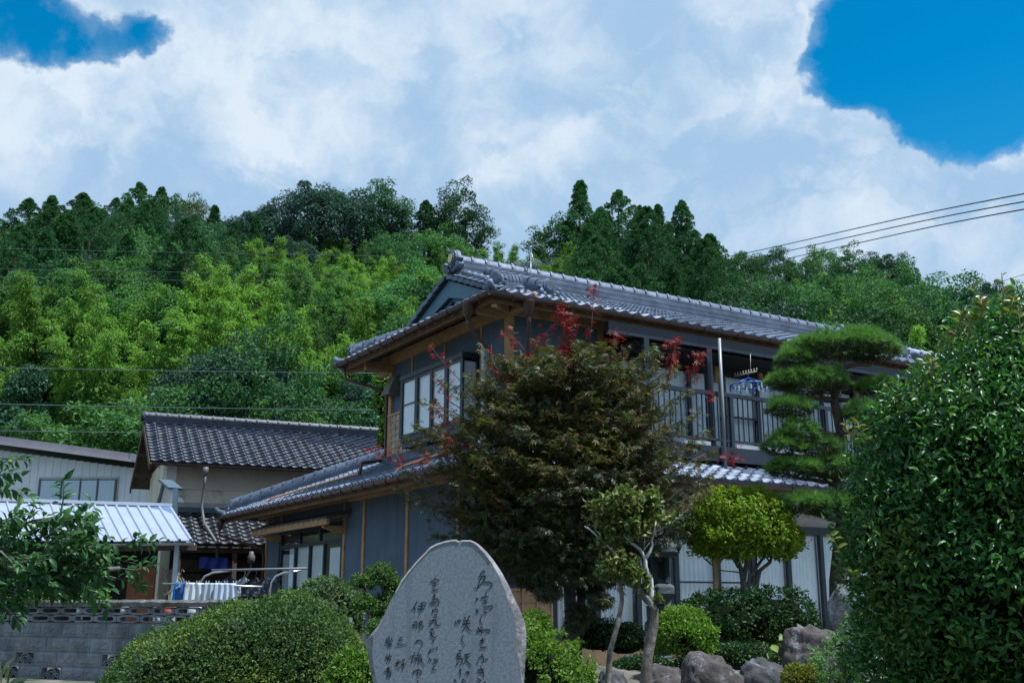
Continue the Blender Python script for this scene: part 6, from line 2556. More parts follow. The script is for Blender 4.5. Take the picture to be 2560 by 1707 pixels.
# ------------------------------------------------------------------ golden dome tree
dt = empty('dome_tree', at(1862, 1640, 13.5))
dt.location.z = 0
db = np.array(dt.location)
(c_, r_) = bl(1856, 1330, 13.5, 134, 100, 120)
p, nr = shell_clumped(13000, r_, 3, .085, 36, .10, 4.5, .2, -.62)
p2, nr2 = shell(7000, (r_[0] * .8, r_[1] * .8, r_[2] * .75), 5, .2, 4, .5, -.8)
p = np.concatenate([p, p2])
nr = np.concatenate([nr, nr2])
p[:, 2] = np.maximum(p[:, 2], -r_[2] * .62 + .12 * np.sin(p[:, 0] * 9) + .05 * RNG.normal(size=len(p)))
ax = scatter_axes(nr, .35)
me = leaves('crown', p + np.array(c_) - db, ax, jitter(nr + np.array([0, 0, .4]), .6), RNG.uniform(.04, .075, len(p)), .5, 'rhomb', .2, .2)
obj_from(me, 'crown', LV['yellow'], dt)
b = MB()


def Dp(x, y, dy=0.0):
    return at(x, y, 13.5 + dy) - Vector(db)


for path, r in (
        ([(1862, 1640), (1862, 1500), (1858, 1450), (1852, 1420), (1840, 1395), (1822, 1360)], .075),
        ([(1858, 1450), (1866, 1410), (1868, 1380), (1880, 1340)], .05),
        ([(1864, 1640), (1888, 1495), (1893, 1450), (1900, 1425), (1925, 1405), (1930, 1390), (1950, 1360)], .055),
        ([(1862, 1500), (1875, 1440), (1900, 1405), (1925, 1370), (1940, 1340)], .04),
        ([(1846, 1418), (1830, 1390), (1815, 1350)], .028), ([(1852, 1425), (1845, 1390), (1850, 1350)], .03),
        ([(1893, 1450), (1890, 1400), (1893, 1350)], .028), ([(1893, 1450), (1875, 1425), (1868, 1400)], .02),
        ([(1925, 1405), (1915, 1390), (1905, 1360)], .02), ([(1785, 1415), (1760, 1395), (1748, 1370), (1745, 1350)], .014), ([(1850, 1430), (1800, 1425), (1785, 1415)], .014)):
    m_ = len(path)
    dy = random.uniform(-.04, .04)
    b.tube([Dp(x, y, dy * (i / m_)) for i, (x, y) in enumerate(path)], [.72 * r * (1 - .7 * i / (m_ - 1)) for i in range(m_)], 8)
b.build('trunk', BARK_G, dt, smooth=True)
tag(dt, 'golden green dome-shaped tree with forking grey stems before the curtained doors', 'tree')
st = MB().tube([at(1792, 1660, 13.4), at(1791, 1500, 13.4), at(1789, 1395, 13.4)], [.032, .030, .030], 8).build('support_stake', M_WOOD, smooth=True)
tag(st, 'round wooden stake standing left of the golden dome tree', 'stake')

# ------------------------------------------------------------------ maple
mp = empty('maple_tree', at(1430, 1640, 13.2))
mp.location.z = .25
mb_ = np.array(mp.location)


def Mp(x, y, dy=0.0):
    return np.array(at(x, y, 13.2 + dy)) - mb_


# clumps noted over the outline of the crown: centre px, py, half width, flattening
CL = []
rows = [(880, 1270, 1600), (925, 1190, 1660), (970, 1140, 1690), (1020, 1110, 1710), (1070, 1085, 1725), (1120, 1065, 1750), (1170, 1050, 1760), (1220, 1055, 1750), (1270, 1080, 1715), (1320, 1110, 1670), (1370, 1150, 1620), (1420, 1220, 1570)]
for (py, x0, x1) in rows:
    x0, x1 = x0 - 22, x1 + 18
    w = x1 - x0
    nk = int(w / 46)
    for i in range(nk + 1):
        t = i / nk
        px = x0 + w * t + random.uniform(-18, 18)
        edge = 1 - abs(2 * t - 1)
        dmax = 1.05 * math.sqrt(max(.05, edge)) * (1.0 - .25 * abs(py - 1150) / 260)
        for dy in ([-dmax * random.uniform(.75, 1.05), random.uniform(-.5, .1) * dmax, random.uniform(.2, .9) * dmax] if edge > .25 else [random.uniform(-.3, .3)]):
            CL.append((px, py + random.uniform(-22, 22), dy, random.uniform(.15, .27)))
for (px, py) in ((1215, 850), (1250, 865), (1350, 850), (1460, 860), (1530, 870), (1620, 850), (1640, 870), (1230, 890), (1400, 880)):
    CL.append((px, py + 25, random.uniform(-.4, .2), .15))
P, NR, DK, AX = [], [], [], []
twm = MB()
axis_pts = [(1425, 1480), (1420, 1300), (1418, 1180), (1412, 1060)]
for (px, py, dy, r) in CL:
    T = Mp(px, py, dy)
    sx_ = 1418 + (px - 1418) * random.uniform(.12, .3)
    sy_ = min(1430, py + 110 + abs(px - 1418) * .28)
    S0 = Mp(sx_, sy_, dy * .2)
    mid = (S0 + T) / 2 + np.array([0, 0, random.uniform(.02, .12)])
    pts = [S0, (S0 + mid) / 2 + RNG.normal(size=3) * .02, mid, (mid + T) / 2 + np.array([0, 0, .04]), T]
    twm.tube(pts, [.016, .013, .010, .007, .004], 5)
    d = T - S0
    d = d / (np.linalg.norm(d) + 1e-6)
    lat = np.cross(d, np.array([0, 0, 1.0]))
    lat = lat / (np.linalg.norm(lat) + 1e-6)
    n_ = int(random.uniform(75, 155) * (r / .2))
    t = .42 + .66 * RNG.random(n_) ** .8
    Lp = np.array([np.interp(t, [0, .25, .5, .75, 1.0, 1.1], [q[k] for q in pts] + [pts[-1][k] + (pts[-1][k] - pts[-2][k]) * .4]) for k in range(3)]).T
    wl = RNG.normal(size=n_) * .17 * np.sin(np.clip(t, 0, 1.05) * 2.7) * (r / .2)
    q = Lp + lat * wl[:, None] + RNG.normal(size=(n_, 3)) * np.array([.03, .03, .035])
    q[:, 2] -= np.abs(wl) * .35 + .02
    P.append(q)
    NR.append(np.array([0, -.12, .9]) + lat * (wl * 2.0)[:, None] + RNG.normal(size=(n_, 3)) * .35)
    AX.append(d * .5 + lat * np.sign(wl)[:, None] * .6 + RNG.normal(size=(n_, 3)) * .4 + np.array([0, 0, -.4]))
    dk = 1.0 if py > 1290 or dy > .6 else (random.random() if py > 1180 else random.random() * .62)  # low and rear sprays get the leaves with painted shade
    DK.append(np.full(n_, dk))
P = np.concatenate(P)
NR = unit(np.concatenate(NR))
DK = np.concatenate(DK)
ax = unit(np.concatenate(AX))
sz = RNG.uniform(.05, .09, len(P))
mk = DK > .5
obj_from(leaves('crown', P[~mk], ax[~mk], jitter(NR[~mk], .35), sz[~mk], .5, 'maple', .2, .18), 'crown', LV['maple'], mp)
obj_from(leaves('shaded_crown', P[mk], ax[mk], jitter(NR[mk], .35), sz[mk], .5, 'maple', .2, .18), 'shade_crown', LV['maple_d'], mp)
# hanging lower sprays
P = []
for (px, py, r) in ((1330, 1450, .16), (1370, 1480, .15), (1420, 1440, .18), (1470, 1470, .17), (1500, 1500, .14), (1450, 1530, .16), (1400, 1420, .15), (1350, 1430, .12), (1510, 1450, .12), (1440, 1560, .12), (1380, 1390, .2), (1480, 1400, .2), (1290, 1370, .16), (1540, 1430, .12)):
    n_ = int(2200 * r)
    P.append(Mp(px, py, random.uniform(-.5, .1)) + rand_dirs(n_) * RNG.random((n_, 1)) ** .5 * r * np.array([1.2, 1, .7]))
P = np.concatenate(P)
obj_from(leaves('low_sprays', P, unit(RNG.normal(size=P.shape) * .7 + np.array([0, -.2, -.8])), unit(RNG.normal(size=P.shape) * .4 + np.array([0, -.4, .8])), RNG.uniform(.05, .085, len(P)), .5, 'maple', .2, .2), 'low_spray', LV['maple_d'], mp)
# shoots with red young leaves
SH = [((1300, 900), (1360, 840), (1405, 790), (1412, 770), 70), ((1400, 930), (1410, 880), (1420, 830), (1428, 800), 120), ((1470, 900), (1480, 800), (1484, 730), (1486, 722), 44),
      ((1525, 900), (1532, 870), (1540, 845), (1545, 838), 46), ((1670, 950), (1680, 900), (1686, 865), (1690, 855), 70), ((1725, 960), (1738, 915), (1750, 890), (1755, 882), 64),
      ((1330, 900), (1300, 860), (1275, 838), (1250, 840), 26), ((1180, 980), (1130, 930), (1095, 890), (1080, 868), 20), ((1240, 1000), (1235, 940), (1230, 900), (1228, 860), 20),
      ((1150, 1020), (1120, 1000), (1105, 960), (1090, 940), 20), ((1320, 960), (1290, 940), (1262, 935), (1240, 940), 18), ((1140, 1070), (1110, 1050), (1095, 1030), (1088, 1015), 24),
      ((1780, 1010), (1785, 995), (1778, 985), (1772, 978), 14), ((1800, 1145), (1820, 1148), (1838, 1140), (1848, 1135), 36), ((1180, 1110), (1120, 1120), (1075, 1140), (1040, 1160), 30),
      ((1010, 1170), (1000, 1150), (990, 1135), (975, 1130), 16), ((960, 1140), (950, 1135), (940, 1130), (930, 1128), 12), ((1410, 960), (1415, 910), (1425, 880), (1430, 860), 80), ((1200, 1120), (1160, 1120), (1130, 1110), (1110, 1095), 26)]
tw = MB()
P = []
for s in SH:
    dy = random.uniform(-.5, -.2)
    pts = [Vector(Mp(px, py, dy)) for px, py in s[:4]]
    twm.tube(pts, [.007, .005, .004, .002], 5)
    n_ = int(s[4] * 1.15)
    for i in range(n_):
        t = random.random() ** .85 * 3
        k = min(2, int(t))
        c = pts[k].lerp(pts[k + 1], t - k)
        P.append(np.array(c) + RNG.normal(size=3) * .045)
P = np.array(P)
obj_from(leaves('red_leaves', P, unit(RNG.normal(size=P.shape) + np.array([0, -.3, -.25])), unit(RNG.normal(size=P.shape) * .5 + np.array([0, -.5, .7])), RNG.uniform(.045, .085, len(P)), .5, 'maple', .2, .15), 'red_shoot_leaves', LV['maple_red'], mp)
for path, r in (([(1435, 1660, 0), (1432, 1580, 0), (1425, 1500, 0), (1420, 1420, .05), (1415, 1330, .1), (1420, 1180, .1), (1410, 1000, 0)], .10),
                ([(1437, 1655, .02), (1450, 1560, .1), (1455, 1460, .2), (1490, 1350, .2), (1560, 1230, .2), (1640, 1100, .1)], .075),
                ([(1420, 1420, .05), (1370, 1320, 0), (1280, 1220, -.1), (1180, 1150, -.1)], .05), ([(1415, 1330, .1), (1450, 1220, .5), (1500, 1050, .5), (1530, 920, .2)], .045),
                ([(1418, 1250, .1), (1340, 1120, .3), (1270, 980, .2), (1230, 900, 0)], .04), ([(1490, 1350, .2), (1600, 1280, 0), (1690, 1200, 0)], .03), ([(1425, 1480, 0), (1400, 1440, -.3), (1350, 1440, -.4)], .02)):
    m_ = len(path)
    tw.tube([Vector(Mp(x, y, d)) for x, y, d in path], [r * (1 - .75 * i / (m_ - 1)) for i in range(m_)], 8)
twm.build('twigs', mat('maple_bark', (.085, .085, .085), .9, .3, 12, bump=.4), mp, smooth=True)['kind'] = 'stuff'
tw.build('trunk', mat('maple_bark', (.085, .085, .085), .9, .3, 12, bump=.4), mp, smooth=True)
tag(mp, 'large bronze-green Japanese maple with red shoot tips before the house', 'maple tree')

# ------------------------------------------------------------------ thin white-barked tree
wt = empty('thin_tree', at(1620, 1707, 10.0))
wt.location.z = .1
wb_ = np.array(wt.location)


def Wp(x, y, dy=0.0):
    return at(x, y, 10.0 + dy) - Vector(wb_)


M_WB = mat('bark_whitish', (.42, .42, .43), .8, .3, 18, bump=.3, patch=(.20, .18, .17), pscale=6)
b = MB()
bd = MB()
for path, r0, r1, dark in (
        ([(1612, 1760), (1614, 1707), (1619, 1639), (1635, 1562), (1637, 1524), (1624, 1501), (1599, 1475), (1568, 1457)], .062, .016, True),
        ([(1630, 1500), (1629, 1490), (1627, 1447), (1614, 1419), (1613, 1396), (1601, 1373), (1573, 1353), (1560, 1340), (1550, 1300)], .027, .008, False),
        ([(1613, 1398), (1624, 1381), (1631, 1363), (1629, 1350), (1636, 1330), (1640, 1300)], .017, .006, False),
        ([(1629, 1350), (1610, 1375), (1612, 1340)], .008, .004, False),
        ([(1519, 1760), (1520, 1705), (1525, 1628), (1545, 1557), (1555, 1501), (1553, 1470), (1551, 1452), (1545, 1420)], .032, .012, True),
        ([(1545, 1400), (1532, 1376), (1504, 1350), (1474, 1322), (1461, 1315)], .012, .007, False),
        ([(1504, 1350), (1500, 1335), (1490, 1325)], .006, .003, False), ([(1532, 1376), (1520, 1362), (1519, 1352)], .005, .003, False),
        ([(1573, 1353), (1570, 1340), (1575, 1320)], .006, .003, False), ([(1625, 1640), (1612, 1600), (1630, 1560)], .015, .010, True),
        ([(1636, 1330), (1655, 1320), (1675, 1310), (1690, 1298)], .006, .003, False)):
    m_ = len(path)
    (bd if dark else b).tube([Wp(x, y) for x, y in path], [r0 + (r1 - r0) * i / (m_ - 1) for i in range(m_)], 8)
b.build('pale_branches', M_WB, wt, smooth=True)
bd.build('trunk', mat('bark_grey_brown', (.13, .11, .095), .9, .35, 14, bump=.5, patch=(.25, .24, .23), pscale=5), wt, smooth=True)
P, NR = [], []
for (px, py, rx, rz, n_, dy) in ((1560, 1255, 62, 42, 520, 0), (1520, 1290, 42, 50, 380, .05), (1600, 1290, 60, 50, 470, .1), (1565, 1320, 60, 34, 330, 0), (1630, 1250, 30, 34, 160, .05), (1670, 1300, 32, 18, 70, 0), (1540, 1340, 36, 30, 150, 0),
                                 (1545, 1405, 55, 32, 210, -.1), (1575, 1435, 48, 28, 180, -.05), (1520, 1425, 36, 26, 120, 0), (1610, 1465, 22, 24, 60, 0), (1640, 1495, 16, 14, 30, 0), (1480, 1262, 18, 12, 30, 0), (1500, 1360, 20, 14, 24, 0)):
    k = 10.0 / FPX
    P.append(np.array(Wp(px, py, dy)) + rand_dirs(n_) * RNG.random((n_, 1)) ** .5 * np.array([rx * k, rx * k * .8, rz * k]))
P = np.concatenate(P)
obj_from(leaves('crown', P, unit(RNG.normal(size=P.shape) + np.array([0, -.2, .1])), unit(RNG.normal(size=P.shape) * .5 + np.array([0, -.35, .8])), RNG.uniform(.04, .072, len(P)), .62, 'leaf', .2, .18), 'crown', LV['magnolia'], wt)
tag(wt, 'thin crooked tree with whitish branches and olive leaves beside the carved stone', 'tree')

# ------------------------------------------------------------------ pruned pine
pn = empty('pine_tree', at(2095, 1640, 13.6))
pn.location.z = 0
pb = np.array(pn.location)
PADS = [(2110, 868, 118, 34, 0), (2030, 872, 60, 26, -.15), (2190, 880, 62, 26, .1), (2150, 850, 60, 24, 0), (1992, 897, 46, 24, -.2), (2030, 958, 92, 38, -.1), (1955, 955, 38, 24, -.2), (2190, 968, 50, 24, .25),
        (1975, 1022, 62, 26, -.25), (2165, 1035, 56, 26, -.1), (1995, 1085, 50, 36, -.3), (1960, 1118, 48, 28, -.3), (2050, 1122, 46, 28, -.2), 
        (1985, 1175, 62, 26, -.25), (2070, 1172, 72, 26, -.1), (2125, 1180, 40, 24, .1), (2010, 1262, 60, 24, -.35), (2080, 1268, 70, 28, -.2), (2130, 1262, 40, 24, .1)]
P, A, NR = [], [], []
P2, A2 = [], []
for (px, py, rx, rz, dy) in PADS:
    k = 13.5 / FPX
    c = np.array(at(px, py, 13.5 + dy)) - pb
    R = np.array([rx * k, rx * k * .85, rz * k * 1.1])
    nt = int(165 * (rx / 60) ** 1.6)
    d = rand_dirs(nt * 2)
    d = d[d[:, 2] > -.25][:nt]
    cen = c + d * R * (1 - .4 * RNG.random((len(d), 1)) ** 1.5) * (1 + .25 * bumps(d, 3, int(px))[:, None])
    tuft = unit(d * np.array([.8, .8, .45]) + np.array([0, 0, .75]) + RNG.normal(size=d.shape) * .22)
    per = 30
    ii = np.repeat(np.arange(len(d)), per)
    a_ = unit(tuft[ii] * .8 + rand_dirs(len(ii)) * .72)
    P.append(cen[ii])
    A.append(a_)
    # darker needles and twigs under the pad
    nt2 = int(nt * .7)
    d2 = rand_dirs(nt2)
    d2[:, 2] = -np.abs(d2[:, 2]) * .7
    cen2 = c + d2 * R * np.array([.9, .9, .75])
    ii2 = np.repeat(np.arange(nt2), 9)
    P2.append(cen2[ii2])
    A2.append(unit(d2[ii2] * .5 + rand_dirs(len(ii2)) * .7 + np.array([0, 0, -.15])))
P, A = np.concatenate(P), np.concatenate(A)
obj_from(leaves('needles', P, A, rand_dirs(len(P)), RNG.uniform(.07, .12, len(P)), .065, 'needle', 0, 0), 'needle_pads', LV['pine'], pn)
P2, A2 = np.concatenate(P2), np.concatenate(A2)
obj_from(leaves('old_needles', P2, A2, rand_dirs(len(P2)), RNG.uniform(.06, .11, len(P2)), .075, 'needle', 0, 0), 'old_needles', LV['pine_d'], pn)
b = MB()
tr = [(2100, 1680, .1), (2095, 1450, .1), (2110, 1300, .1), (2085, 1200, .1), (2105, 1090, .1), (2085, 1000, .05), (2105, 920, 0), (2100, 870, 0)]
b.tube([np.array(at(x, y, 13.5 + d)) - pb for x, y, d in tr], [.12, .11, .10, .085, .07, .055, .04, .025], 9)
for (px, py, rx, rz, dy) in PADS:
    j = min(range(len(tr)), key=lambda i: abs(tr[i][1] - (py + 35)))
    s = np.array(at(tr[j][0], tr[j][1], 13.5 + tr[j][2])) - pb
    e = np.array(at(px, py + rz * .7, 13.5 + dy)) - pb
    b.tube(branch_path(s, e, -.03, .03, 4), [.04, .034, .028, .022, .014], 6)
    for q in range(5):
        e2 = e + np.array([random.uniform(-1, 1) * rx * .0045, random.uniform(-.3, .3), random.uniform(-.02, .08)])
        b.tube([e, (e + e2) / 2 + np.array([0, 0, .02]), e2], [.012, .009, .006], 5)
b.build('trunk', mat('pine_bark', (.07, .052, .042), .95, .4, 14, bump=.8, bscale=30), pn, smooth=True)
tag(pn, 'cloud-pruned black pine with layered needle pads before the balcony', 'pine tree')

# ------------------------------------------------------------------ glossy evergreen at the right edge
cm = empty('camellia_bush', at(2480, 1707, 6.8))
cm.location.z = -.4
cb_ = np.array(cm.location)
EB = [bl(2500, 1220, 6.8, 335, 330, 300), bl(2550, 980, 7.0, 200, 215, 220), bl(2470, 1420, 6.75, 310, 250, 280), bl(2395, 1130, 6.7, 150, 150, 190), bl(2620, 1500, 7.0, 330, 330, 240), bl(2265, 1370, 6.75, 130, 200, 170), bl(2400, 1640, 7.2, 240, 200, 200)]
P, NR = [], []
for bi, (c, r) in enumerate(EB):
    nn_ = int(25000 * (r[0] * r[2]) / (.9 * .85))
    p, nr = shell_clumped(nn_, r, 60 + bi, .12, 26, .06, 5, .22, -.8)
    keep = (nr[:, 1] < .5)
    p = p + np.array(c)
    for bj, (c2, r2) in enumerate(EB):
        if bj != bi:
            q = (p - np.array(c2)) / (np.array(r2) * .84)
            keep &= (q ** 2).sum(1) > 1
    P.append(p[keep])
    NR.append(nr[keep])
P = np.concatenate(P) - cb_
NR = np.concatenate(NR)
ax = unit(scatter_axes(NR, .42) + np.array([0, 0, .12]))
me = leaves('foliage', P, ax, jitter(NR + np.array([0, -.1, .55]), .6), RNG.uniform(.03, .072, len(P)), .40, 'leaf', .28, .22)
obj_from(me, 'foliage', LV['camellia'], cm)
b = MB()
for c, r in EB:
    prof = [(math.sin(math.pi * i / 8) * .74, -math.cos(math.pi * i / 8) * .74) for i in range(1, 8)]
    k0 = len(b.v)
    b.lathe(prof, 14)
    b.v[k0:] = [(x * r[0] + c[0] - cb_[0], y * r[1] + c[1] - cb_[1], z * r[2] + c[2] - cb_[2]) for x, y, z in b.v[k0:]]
b.build('shade_core', CORE_SHADE, cm, smooth=True)  # dark core, shade inside the bush put into its colour
# long shoots with new leaves
SHT = [((2330, 960), (2328, 915), (2326, 895), 9), ((2338, 1020), (2336, 980), (2334, 950), 8), ((2140, 1110), (2125, 1085), (2110, 1058), 8), ((2165, 1110), (2155, 1080), (2142, 1055), 7), ((2105, 1390), (2085, 1350), (2072, 1335), 6),
       ((2505, 800), (2508, 740), (2504, 680), 6), ((2440, 800), (2438, 750), (2435, 712), 6), ((2390, 840), (2400, 800), (2405, 780), 16), ((2450, 800), (2455, 770), (2452, 750), 18), ((2520, 790), (2530, 760), (2535, 745), 16), ((2145, 1450), (2135, 1440), (2130, 1430), 6),
       ((2560, 870), (2548, 800), (2545, 770), 9), ((2365, 880), (2370, 850), (2372, 820), 12), ((2418, 860), (2425, 815), (2430, 790), 12)]
b = MB()
P, A = [], []
for s in SHT:
    pts = [at(x, y, 6.45) - Vector(cb_) for x, y in s[:3]]
    b.tube(pts, [.006, .005, .003], 5)
    for i in range(s[3]):
        t = (i + .5) / s[3] * 2
        k = min(1, int(t))
        P.append(np.array(pts[k].lerp(pts[k + 1], t - k)))
        sg = 1 if i % 2 else -1
        A.append((sg * random.uniform(.5, 1), random.uniform(-.5, .2), random.uniform(.2, .8)))
obj_from(leaves('new_leaves', np.array(P), unit(np.array(A)), unit(RNG.normal(size=(len(P), 3)) * .4 + np.array([0, -.6, .6])), RNG.uniform(.04, .07, len(P)), .5, 'leaf', .25, .15), 'new_shoots', LV['newleaf'], cm)['kind'] = 'stuff'
b.build('shoot_stems', CULM, cm, smooth=True)['kind'] = 'stuff'
tag(cm, 'big glossy dark green evergreen bush filling the right edge', 'bush')

# ------------------------------------------------------------------ persimmon branches at the left edge
ps = empty('persimmon_tree', at(-330, 1700, 9.6))
ps.location.z = -.1
pb_ = np.array(ps.location)
b = MB()
P, A, NR = [], [], []
FR = []


def spray(path, r, n_, dy=0.0, sp=.05):
    pts = [at(x, y, 9.6 + dy) - Vector(pb_) for x, y in path]
    m_ = len(pts)
    b.tube(pts, [r * (1 - .75 * i / (m_ - 1)) for i in range(m_)], 6)
    for i in range(n_):
        t = (.12 + .88 * (i + .5) / n_) * (m_ - 1)
        k = min(m_ - 2, int(t))
        c = pts[k].lerp(pts[k + 1], t - k)
        d = (pts[k + 1] - pts[k]).normalized()
        sg = 1 if i % 2 else -1
        side = Vector((-d.z, random.uniform(-.8, .5), d.x)) * sg
        P.append(np.array(c) + RNG.normal(size=3) * sp * .3)
        A.append(np.array(d * .75 + side * .85 + Vector((0, random.uniform(-.4, .2), -.3))))
        NR.append(np.array([random.uniform(-.4, .4), -.45, .85]))


base = (-330, 1560)
main = [[(-330, 1600), (-200, 1500), (-60, 1440), (60, 1400)], [(-330, 1560), (-200, 1400), (-90, 1300), (0, 1230)], [(-330, 1620), (-150, 1520), (0, 1480), (120, 1450)], [(-200, 1400), (-60, 1350), (60, 1310), (150, 1290)], [(60, 1400), (150, 1390), (240, 1375)], [(120, 1450), (220, 1430), (300, 1420)]]
for mpth in main:
    pts = [at(x, y, 9.6 + random.uniform(-.1, .15)) - Vector(pb_) for x, y in mpth]
    b.tube(pts, [.035, .028, .02, .013], 7)
random.seed(21)
SPR = [([(150, 1290), (158, 1250), (160, 1215), (158, 1196)], 15), ([(170, 1300), (195, 1285), (215, 1275), (226, 1262)], 12), ([(180, 1320), (205, 1308), (222, 1300)], 10), ([(0, 1230), (30, 1225), (45, 1228), (62, 1240)], 12),
       ([(-10, 1165), (20, 1150), (50, 1148), (72, 1150)], 14), ([(-10, 1140), (0, 1145), (10, 1148)], 5), ([(60, 1310), (80, 1275), (90, 1255)], 10), ([(240, 1375), (290, 1362), (350, 1360), (398, 1355)], 18), ([(250, 1390), (300, 1400), (345, 1410)], 14),
       ([(300, 1420), (340, 1425), (370, 1415), (388, 1410)], 14), ([(240, 1430), (290, 1445), (340, 1455), (360, 1465)], 15), ([(150, 1390), (200, 1410), (250, 1440), (270, 1470)], 16), ([(100, 1370), (160, 1350), (210, 1340), (235, 1335)], 16),
       ([(310, 1365), (340, 1345), (355, 1338)], 7), ([(60, 1330), (110, 1320), (150, 1318)], 12), ([(20, 1420), (70, 1440), (100, 1470), (108, 1490)], 15), ([(0, 1470), (40, 1480), (70, 1505)], 12), ([(120, 1460), (150, 1485), (170, 1480)], 12)]
for i in range(150):
    x = random.uniform(-160, 205)
    y = random.uniform(1300, 1470) + (25 if x < 0 else 0)
    if x > 60 and y > 1462:
        y = 1440
    a = random.uniform(-.8, .8)
    ln_ = random.uniform(50, 100)
    SPR.append(([(x, y), (x + ln_ * .5 * math.cos(a), y + ln_ * .5 * math.sin(a)), (x + ln_ * math.cos(a), y + ln_ * math.sin(a) + 8)], random.randint(10, 16)))
for i in range(10):
    x = random.uniform(-220, -10)
    y = random.uniform(1190, 1300)
    SPR.append(([(x, y), (x + 40, y - 12), (x + 75, y - 10)], 12))
for path, n_ in SPR:
    spray(path, .008, n_, random.uniform(-.35, .25))
obj_from(leaves('leaves', np.array(P), unit(np.array(A) + RNG.normal(size=(len(P), 3)) * .2), jitter(np.array(NR), .3), RNG.uniform(.075, .13, len(P)), .44, 'leaf', .22, .3), 'crown', LV['persimmon'], ps)
b.tube([(0, 0, -.4), (.02, 0, .4), (0, .03, 1.0), at(-330, 1560, 9.6) - Vector(pb_)], [.10, .09, .08, .06], 9)
b.build('branches', BARK_G, ps, smooth=True)
tag(ps, 'persimmon tree with drooping glossy leaves reaching in from the left', 'persimmon tree')
MF = mat('unripe_fruit', (.12, .19, .05), .4, .15, 9)
for (px, py) in ((25, 1154), (85, 1318), (130, 1368), (163, 1420), (172, 1370), (255, 1402), (327, 1366), (75, 1312), (246, 1387)):
    f = MB().lathe([(.005, -.017), (.016, -.012), (.020, 0), (.017, .012), (.008, .017)], 10).build('persimmon_fruit', MF, ps, smooth=True)
    f.location = at(px, py, 9.3) - Vector(pb_)
# ------------------------------------------------------------------ aerial, cables, balcony hanger
an = empty('tv_aerial', HW @ Vector((2.05, HD / 2, 7.35)))
tag(an, 'grey television aerial standing on the roof ridge', 'aerial')
M_AER = mat('aerial_metal', (.30, .33, .37), .4, .15, 8, metal=.5)
ab = np.array(an.location)


def An(x, y, d=0.0):
    return at(x, y, 20.0 + d) - Vector(ab)


b = MB()
b.tube([An(1327, 680), An(1327, 615)], .022, 7)
for dx in (-14, 14):
    b.tube([An(1327, 628), An(1327 + dx, 678)], .011, 6)
b.tube([An(1327, 628), An(1327, 690, -.6)], .011, 6)
b.build('mast', M_AER, an, smooth=True)
b = MB()
b.tube([An(1285, 668, -.2), An(1350, 655, .3)], .016, 6)
for k in range(9):
    t = k / 8
    c = An(1285 + 65 * t, 668 - 13 * t, -.2 + .5 * t)
    b.tube([c + Vector((-.12, -.22, .0)), c + Vector((.12, .22, 0))], .008, 5)
b.build('lower_boom', M_AER, an, smooth=True)
b = MB()
b.tube([An(1305, 622, .2), An(1350, 612, -.2)], .013, 6)
for k in range(5):
    t = k / 4
    c = An(1305 + 45 * t, 622 - 10 * t, .2 - .4 * t)
    b.tube([c + Vector((-.1, -.18, 0)), c + Vector((.1, .18, 0))], .007, 5)
b.build('upper_boom', M_AER, an, smooth=True)

M_CAB = mat('cable_black', (.02, .022, .026), .5, .1, 5)
M_CAB_G = mat('cable_grey', (.08, .11, .115), .6, .1, 5)


def cable(pts, r, m, label, group):
    a = [at(*p) for p in pts]
    out = []
    for i in range(len(a) - 1):
        for k in range(8):
            t = k / 8
            out.append(a[i].lerp(a[i + 1], t))
    out.append(a[-1])
    # smooth the polyline a little so it hangs as one curve
    for _ in range(12):
        out = [out[0]] + [(out[i - 1] + out[i] * 2 + out[i + 1]) / 4 for i in range(1, len(out) - 1)] + [out[-1]]
    o = MB().tube(out, r, 5).build('overhead_cable', m, smooth=True)
    tag(o, label, 'cable', group)


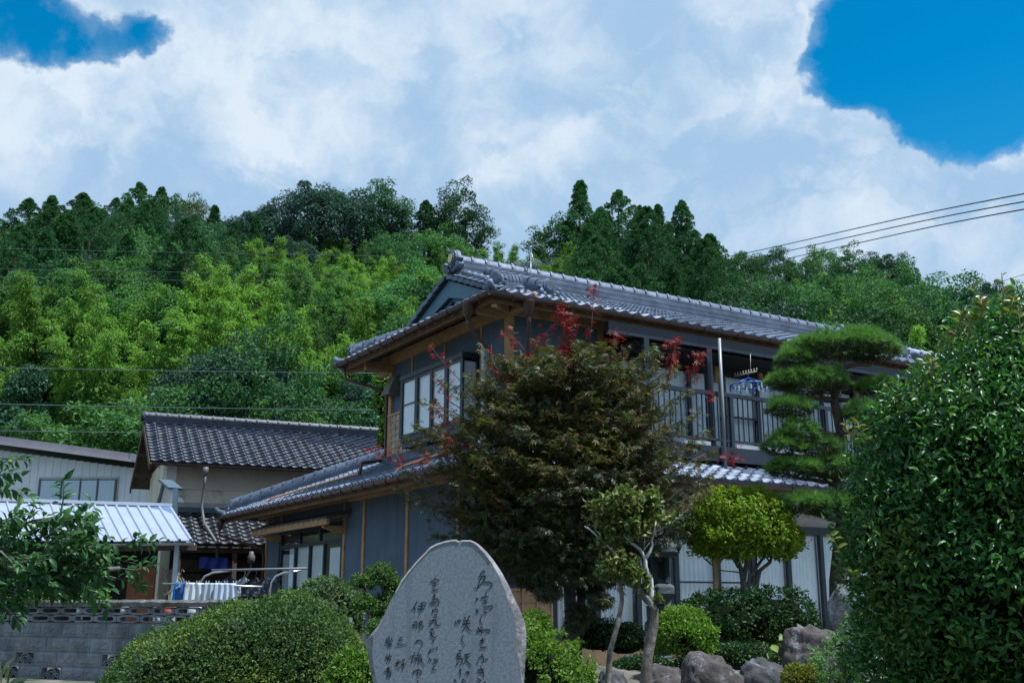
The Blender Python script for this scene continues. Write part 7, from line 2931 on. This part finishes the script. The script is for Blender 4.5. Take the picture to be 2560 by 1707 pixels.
G1 = 'black cables at the upper right'
cable([(1780, 650, 90), (1900, 626, 78), (2050, 592, 66), (2300, 535, 52), (2560, 484, 42), (2760, 450, 36)], .032, M_CAB, 'highest of the three black cables at the upper right', G1)
cable([(1820, 660, 90), (1960, 630, 78), (2100, 598, 66), (2330, 547, 52), (2560, 504, 42), (2760, 470, 36)], .032, M_CAB, 'middle one of the three black cables at the upper right', G1)
cable([(1860, 668, 90), (2000, 640, 78), (2140, 609, 66), (2350, 562, 52), (2560, 523, 42), (2760, 490, 36)], .032, M_CAB, 'lowest of the three black cables at the upper right', G1)
cable([(2440, 725, 60), (2500, 705, 52), (2560, 686, 46), (2700, 645, 38)], .014, M_CAB, 'single thin cable behind the shoot tips of the glossy bush', G1)
G2 = 'grey cables before the hillside'
for (y0, y1, y2, Y, r, lab) in ((622, 632, 640, 42, .008, 'highest thin grey cable crossing the left hillside'), (673, 681, 690, 42, .008, 'second thin grey cable crossing the left hillside'),
                                (693, 702, 706, 42, .008, 'third thin grey cable crossing the left hillside'), (919, 928, 933, 36, .012, 'pale cable level with the upper eave at the left'),
                                (1010, 1020, 1025, 34, .014, 'pale cable just above the storehouse ridge'), (1077, 1082, 1087, 34, .012, 'lowest cable above the pale building roof')):
    cable([(-200, y0 - 6, Y), (0, y0, Y), (480, y1, Y - 2), (945 if y0 != 1077 else 400, y2, Y - 4)], r, M_CAB_G, lab, G2)

# blue octopus hanger on a rack under the balcony eave
hg = empty('peg_hanger', HW @ Vector((5.2, -.75, 5.3)))
tag(hg, 'blue round peg hanger dangling over the balcony rail', 'hanger')
hb_ = np.array(hg.location)


def Hg(x, y, d=0.0):
    return at(x, y, 18.6 + d) - Vector(hb_)


M_BL = mat('plastic_blue', (.05, .14, .42), .4, .1, 6)
b = MB()
b.tube([Hg(1876, 885), Hg(1876, 932)], .006, 5)
b.tube([Hg(1838, 940, .2), Hg(1892, 928, -.2)], .016, 6)
for k in range(9):
    t = k / 8
    c = Hg(1838 + 54 * t, 940 - 12 * t, .2 - .4 * t)
    b.tube([c, c + Vector((0, 0, .06))], .008, 5)
b.build('hook_bar', mat('plastic_beige', (.45, .40, .30), .5, .1, 5), hg, smooth=True)
b = MB()
cen = Hg(1872, 960)
rim = []
for k in range(16):
    a = 2 * math.pi * k / 16
    rim.append(cen + Vector((math.cos(a) * .33, math.sin(a) * .33, -.02)))
apex = Hg(1871, 944)
for k in range(16):
    b.tube([rim[k], rim[(k + 1) % 16]], .012, 5)
    if k % 2 == 0:
        b.tube([apex, rim[k]], .007, 5)
b.tube([Hg(1870, 930), apex], .006, 5)
b.build('ring', M_BL, hg, smooth=True)
for k in range(24):
    a = 2 * math.pi * k / 24
    rr = .33 if k % 3 else .18
    c = cen + Vector((math.cos(a) * rr, math.sin(a) * rr, -.03))
    b = MB()
    b.box(c.x - .012, c.x + .012, c.y - .006, c.y + .006, c.z - .09, c.z)
    b.build('peg', M_BL if k % 2 else mat('plastic_pale', (.5, .56, .6), .4, .1, 5), hg)
